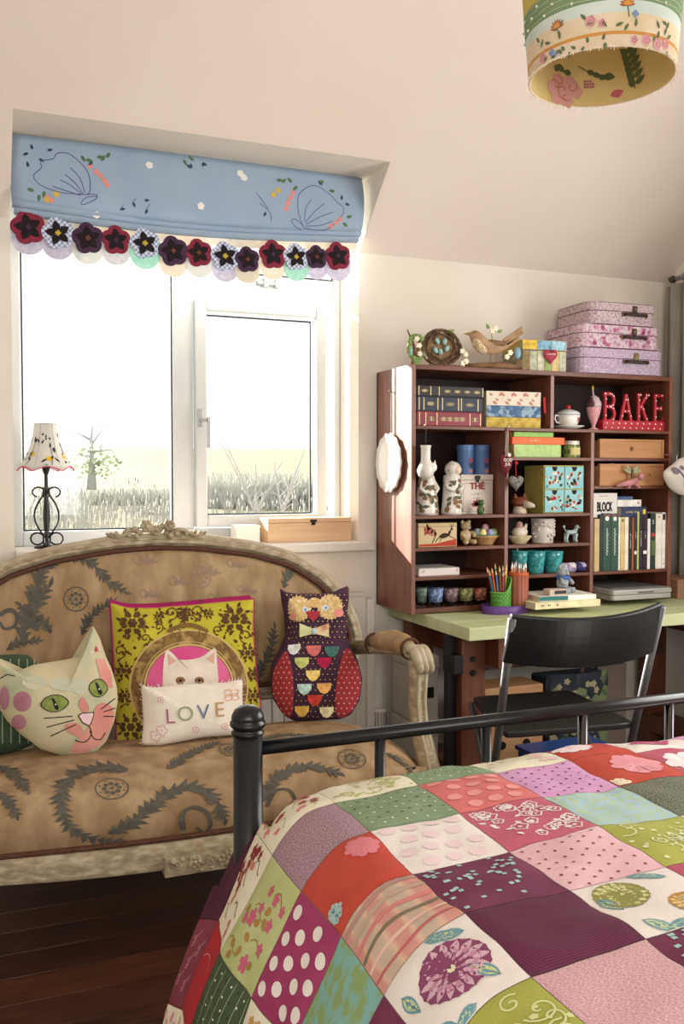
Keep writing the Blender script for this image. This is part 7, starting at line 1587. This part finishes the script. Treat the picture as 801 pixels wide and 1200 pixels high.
decal([circ(*PX(552 + 2.5 * (k % 6) + rr.uniform(-1, 1), 397 + 3 * (k // 6) + (k % 6) * 2.0), .0024, 6) for k in range(20)], lambda a, b: Vector((a, -.0245, b)), 'speckles', INK('4a3424'), t)
for a, b in (((590, 400), (611, 384)), ((592, 403), (612, 389)), ((592, 406), (608, 396))): MB().prism(stroke([PX(*a), PX(*b)], .016, .012)[0], -.004, .004).obj('tail_feather', tb, t)
bz = [PX(543, 391), PX(550, 389), PX(550, 393)]; MB().prism(bz, -.004, .004).obj('beak', plain('8a6a3c', .6), t); e = PX(553, 390); MB().ell((e[0], -.017, e[1]), .003, 6, 5).obj('eye', blackt, t)
puff_part('wing', smooth2([PX(*p) for p in ((564, 398), (580, 398), (594, 402), (590, 408), (574, 408))], 1), .026, mat('thrush_wing', '75563a', .85, '8f6e4c', 40), t, n=30)
MB().tube([(PX(545, 428)[0], 0, .008), (PX(565, 426)[0], 0, .012), (PX(590, 425)[0], 0, .016), (PX(610, 427)[0], 0, .010)], [.008, .012, .016, .008], 8).obj('branch', twm, t, smooth=True)
for a, b in ((575, 415), (582, 414)): p = PX(a, b); MB().tube([(p[0], 0, p[1]), (p[0] - .004, 0, .016)], .0022, 5).obj('foot', plain('8a6a4a', .7), t)
for a, b in ((573, 389), (577, 386), (590, 419), (594, 414)): p = PX(a, b); MB().prism(flower(p[0], p[1], .012, 5), -.026, -.018).obj('blossom', pet, t)
for a, b, g in ((570, 386, 2.2), (580, 390, .4)): p = PX(a, b); MB().prism(leaf(p[0], p[1], .022, .007, g), -.020, -.016).obj('leaf', mossm, t)
MB().tube([(PX(574, 392)[0], -.012, PX(574, 392)[1]), (PX(576, 410)[0], -.004, PX(576, 410)[1])], .002, 5).obj('stem', mossm, t); p = PX(605, 414); MB().ell((p[0], -.006, p[1]), (.016, .012, .024), 10, 8).obj('egg', plain('7f9fae', .5), t, smooth=True); MB().tube([(p[0], 0, p[1] - .02), (p[0], 0, .012)], .004, 5).obj('egg_stalk', twm, t)
# patchwork box with heart
x0, x1, z0, z1 = rect(627, 392, 684, 432, 3.17); pw = mat('patchwork_print', '8a7f56', .7, 'b8a878', 30, pat='cells', c3='7a8a86', lo=.1, hi=.9)
t, hx, hy, h = box_thing('patchwork_box', 'decoupage patchwork box with red heart tag on bookcase', 'box', 2.075, 2.275, 3.17, 3.34, ZT, ZT + .125, pw, .040, -.07, mat('patchwork_lid', 'b8a04c', .7, '8aa0a8', 16, pat='cells', c3='a5935a', lo=.2, hi=.8))
for k, c in enumerate(('7a6a44', '9aa08a', 'b5b09a', '8a9a5c', 'c2a878', 'a8a894')): MB().box(-hx + .002 + k * hx / 3, -hx - .002 + (k + 1) * hx / 3, -hy - .0012, -hy - .0002, .002, .080).obj('paper_panel', plain(c, .7, .25, 60), t)
for k, c in enumerate(('bf9f3c', '6f96a8', '8fb0bc')): MB().box(-hx + k * hx * .667, -hx - .0015 + (k + 1) * hx * .667, -hy - .0028, -hy - .0017, .087, .123).obj('lid_panel', plain(c, .7, .25, 60), t)
ho = puff_part('heart_tag', [(x + .022, z * 1.1 + .062) for x, z in heart(.032)], .006, plain('96283a', .6), t, y=-hy - .010, n=40); text(9, .0085, wht_t, t, (.022, -hy - .0168, .068)); MB().tube([(.022, -hy - .008, .085), (.022, -hy - .006, .10)], .0015, 5).obj('tag_cord', plain('6a4a3a', .8), t)
# suitcases
zz = ZT
for k, (xl_, xr_, h, lab, c, c2) in enumerate(((2.335, 2.765, .108, 'largest lilac floral suitcase, bottom of the stack of three', 'c3b2c2', 'a48ea8'), (2.345, 2.752, .098, 'middle suitcase with pink rose print in stack of three', 'd2c2c6', 'b98aa0'), (2.395, 2.738, .094, 'smallest pink sprigged suitcase on top of the stack', 'cbbabc', 'a58a94'))):
    t = thing('small_suitcase', lab, 'suitcase', ((xl_ + xr_) / 2, 3.30, zz), -.03, 'floral cardboard suitcases'); hx = (xr_ - xl_) / 2; hy = .145 - .008 * k; m = mat('suitcase_%d' % k, c, .7, c2, (150, 90, 130)[k], pat='noise', lo=.46, hi=.58)
    def rr4(a, b, r=.045): return [(cx_ * (a - r) + r * math.cos(t0 + q * PI / 8), cy_ * (b - r) + r * math.sin(t0 + q * PI / 8)) for (cx_, cy_, t0) in ((1, 1, 0), (-1, 1, PI / 2), (-1, -1, PI), (1, -1, 1.5 * PI)) for q in range(5)]
    hb = h * .62; MB().prismz(rr4(hx, hy), 0, hb).obj('base', m, t, bevel=.001); MB().prismz(rr4(hx + .0015, hy + .0015), hb + .001, h).obj('lid', m, t, bevel=.0015)
    ed = mat('suitcase_edge', '6a4a5c', .7)
    for z in (.002, hb, h - .002): MB().tube([(x * 1.004, y * 1.004, z) for x, y in rr4(hx, hy)], .0016, 4, True).obj('edge_stitch', ed, t)
    hx0 = hx * .30; brm = mat('dark_leather', '3c2c24', .5); br = mat('aged_brass', '7a6a48', .4, metal=.8)
    ha = MB().tube([(hx0 - .055, -hy - .006, hb - .012), (hx0 - .048, -hy - .016, hb - .012), (hx0, -hy - .018, hb - .014), (hx0 + .048, -hy - .016, hb - .012), (hx0 + .055, -hy - .006, hb - .012)], .007, 8).obj('handle', brm, t, smooth=True)
    for s_ in (-1, 1): MB().lathe([(.009, 0), (.009, .004), (.005, .007), (0, .007)], 10).obj('handle_stud', br, ha, loc=(hx0 + s_ * .058, -hy - .0005, hb - .012), rot=(PI / 2, 0, 0))
    la = MB().box(hx0 - .012, hx0 + .012, -hy - .006, -hy - .0018, hb - .005, hb + .026).obj('latch', brm if k else br, t, bevel=.003); MB().lathe([(.006, 0), (.006, .004), (0, .005)], 10).obj('latch_stud', br, la, loc=(hx0, -hy - .0055, hb + .012), rot=(PI / 2, 0, 0))
    if k == 1: decal([flower(random.uniform(-.9, .9) * (hx - .045), random.uniform(.1, .9) * h, random.uniform(.006, .012), 5, 20, .4) for i in range(26)], lambda a, b: Vector((a, -hy - .0026, b)), 'printed_roses', INK('b5648a'), t)
    zz += h + .0006
# ------------------------------------------------------------------ right wall: curtain, pole, hat, box
pz_ = 2.17; t = thing('curtain_pole', 'dark metal curtain pole with finial on the right wall', 'curtain pole', (2.985, 2.0, pz_))
MB().tube([(0, -1.9, 0), (0, 1.34, 0)], .011, 10).obj('pole', steel, t, smooth=True); MB().lathe([(.011, 0), (.018, .012), (.014, .03), (0, .038)], 10).obj('finial', mat('finial_dark', '5a5048', .4, metal=.6), t, loc=(0, 1.345, 0), rot=(-PI / 2, 0, 0)); MB().box(0, .074, 1.20, 1.22, -.012, .012).obj('bracket', steel, t)
t = thing('curtain', 'grey beige curtain gathered at the far end of the right wall', 'curtain', (2.985, 3.20, pz_ - .02)); cu = mat('curtain_linen', '9a958b', .9, 'a8a298', 8, bump=.2)
def curt(u, v): y_ = -.24 + .46 * u; return Vector((.030 * math.sin(u * 2 * PI * 5.5) * (.8 + .2 * v) + .012, y_, -1.35 * v))
MB().grid(curt, 80, 8).obj('cloth', cu, t, smooth=True, solid=.003)
for k in range(5): MB().tube([(.016 * math.cos(a), -.21 + .1 * k, .02 + .016 * math.sin(a)) for a in [i * PI / 6 for i in range(12)]], .002, 5, True).obj('ring', steel, t)
q = wp(793, 558, 3.00); t = thing('painted_hat', 'white rounded hat painted with purple loops hanging by bookcase', 'hat', (wp(775, 558, 3.06).x + .078, 3.06, q.z)); hm_ = mat('hat_white', 'd8d0c6', .8, 'cbc2b8', 12)
hp_ = Puff(smooth2([(-.075, .01), (-.055, .03), (-.02, .05), (.02, .08), (.08, .085), (.12, .04), (.12, -.05), (.06, -.085), (0, -.075), (-.05, -.04)], 2), .04, n=48); hp_.mesh(7).obj('crown', hm_, t, smooth=True)
decal(stroke(arc([(-.02, .03), (.01, -.01), (.05, -.03), (.08, .0), (.04, .03), (.01, -.0), (.02, -.05), (.08, -.05)]), .007), lambda a, b: hp_.front(a, b, .002), 'painted_loops', INK('5a4a66'), t); decal([circ(-.03, .022, .016, 10), circ(.0, .035, .010, 8)], lambda a, b: hp_.front(a, b, .002), 'painted_spots', INK('7a7078'), t)
MB().tube([(.0, 0, .06), (.0, .0, .085), (.01, .01, .09)], .002, 5).obj('hanging_loop', steel, t)
tag(MB().tube([(.0, -.006, .006), (0, 0, 0), (0, .07, .0)], .003, 6).obj('hat_hook', steel, loc=(t.location.x + .01, 3.0705, q.z + .090)), 'thin wire hook carrying the painted hat', 'hook')
q = wp(787, 703, 3.15); t = thing('kraft_box', 'plain pinkish brown cardboard box on the desk end', 'box', (2.93, 3.19, ZD)); MB().box(-.10, .08, -.06, .14, 0, .070).obj('body', mat('kraft_card', '9a7358', .8, 'a57e62', 6), t, bevel=.002); MB().box(-.102, .082, -.062, .142, .0705, .082).obj('lid', MATS['kraft_card'], t, bevel=.002)
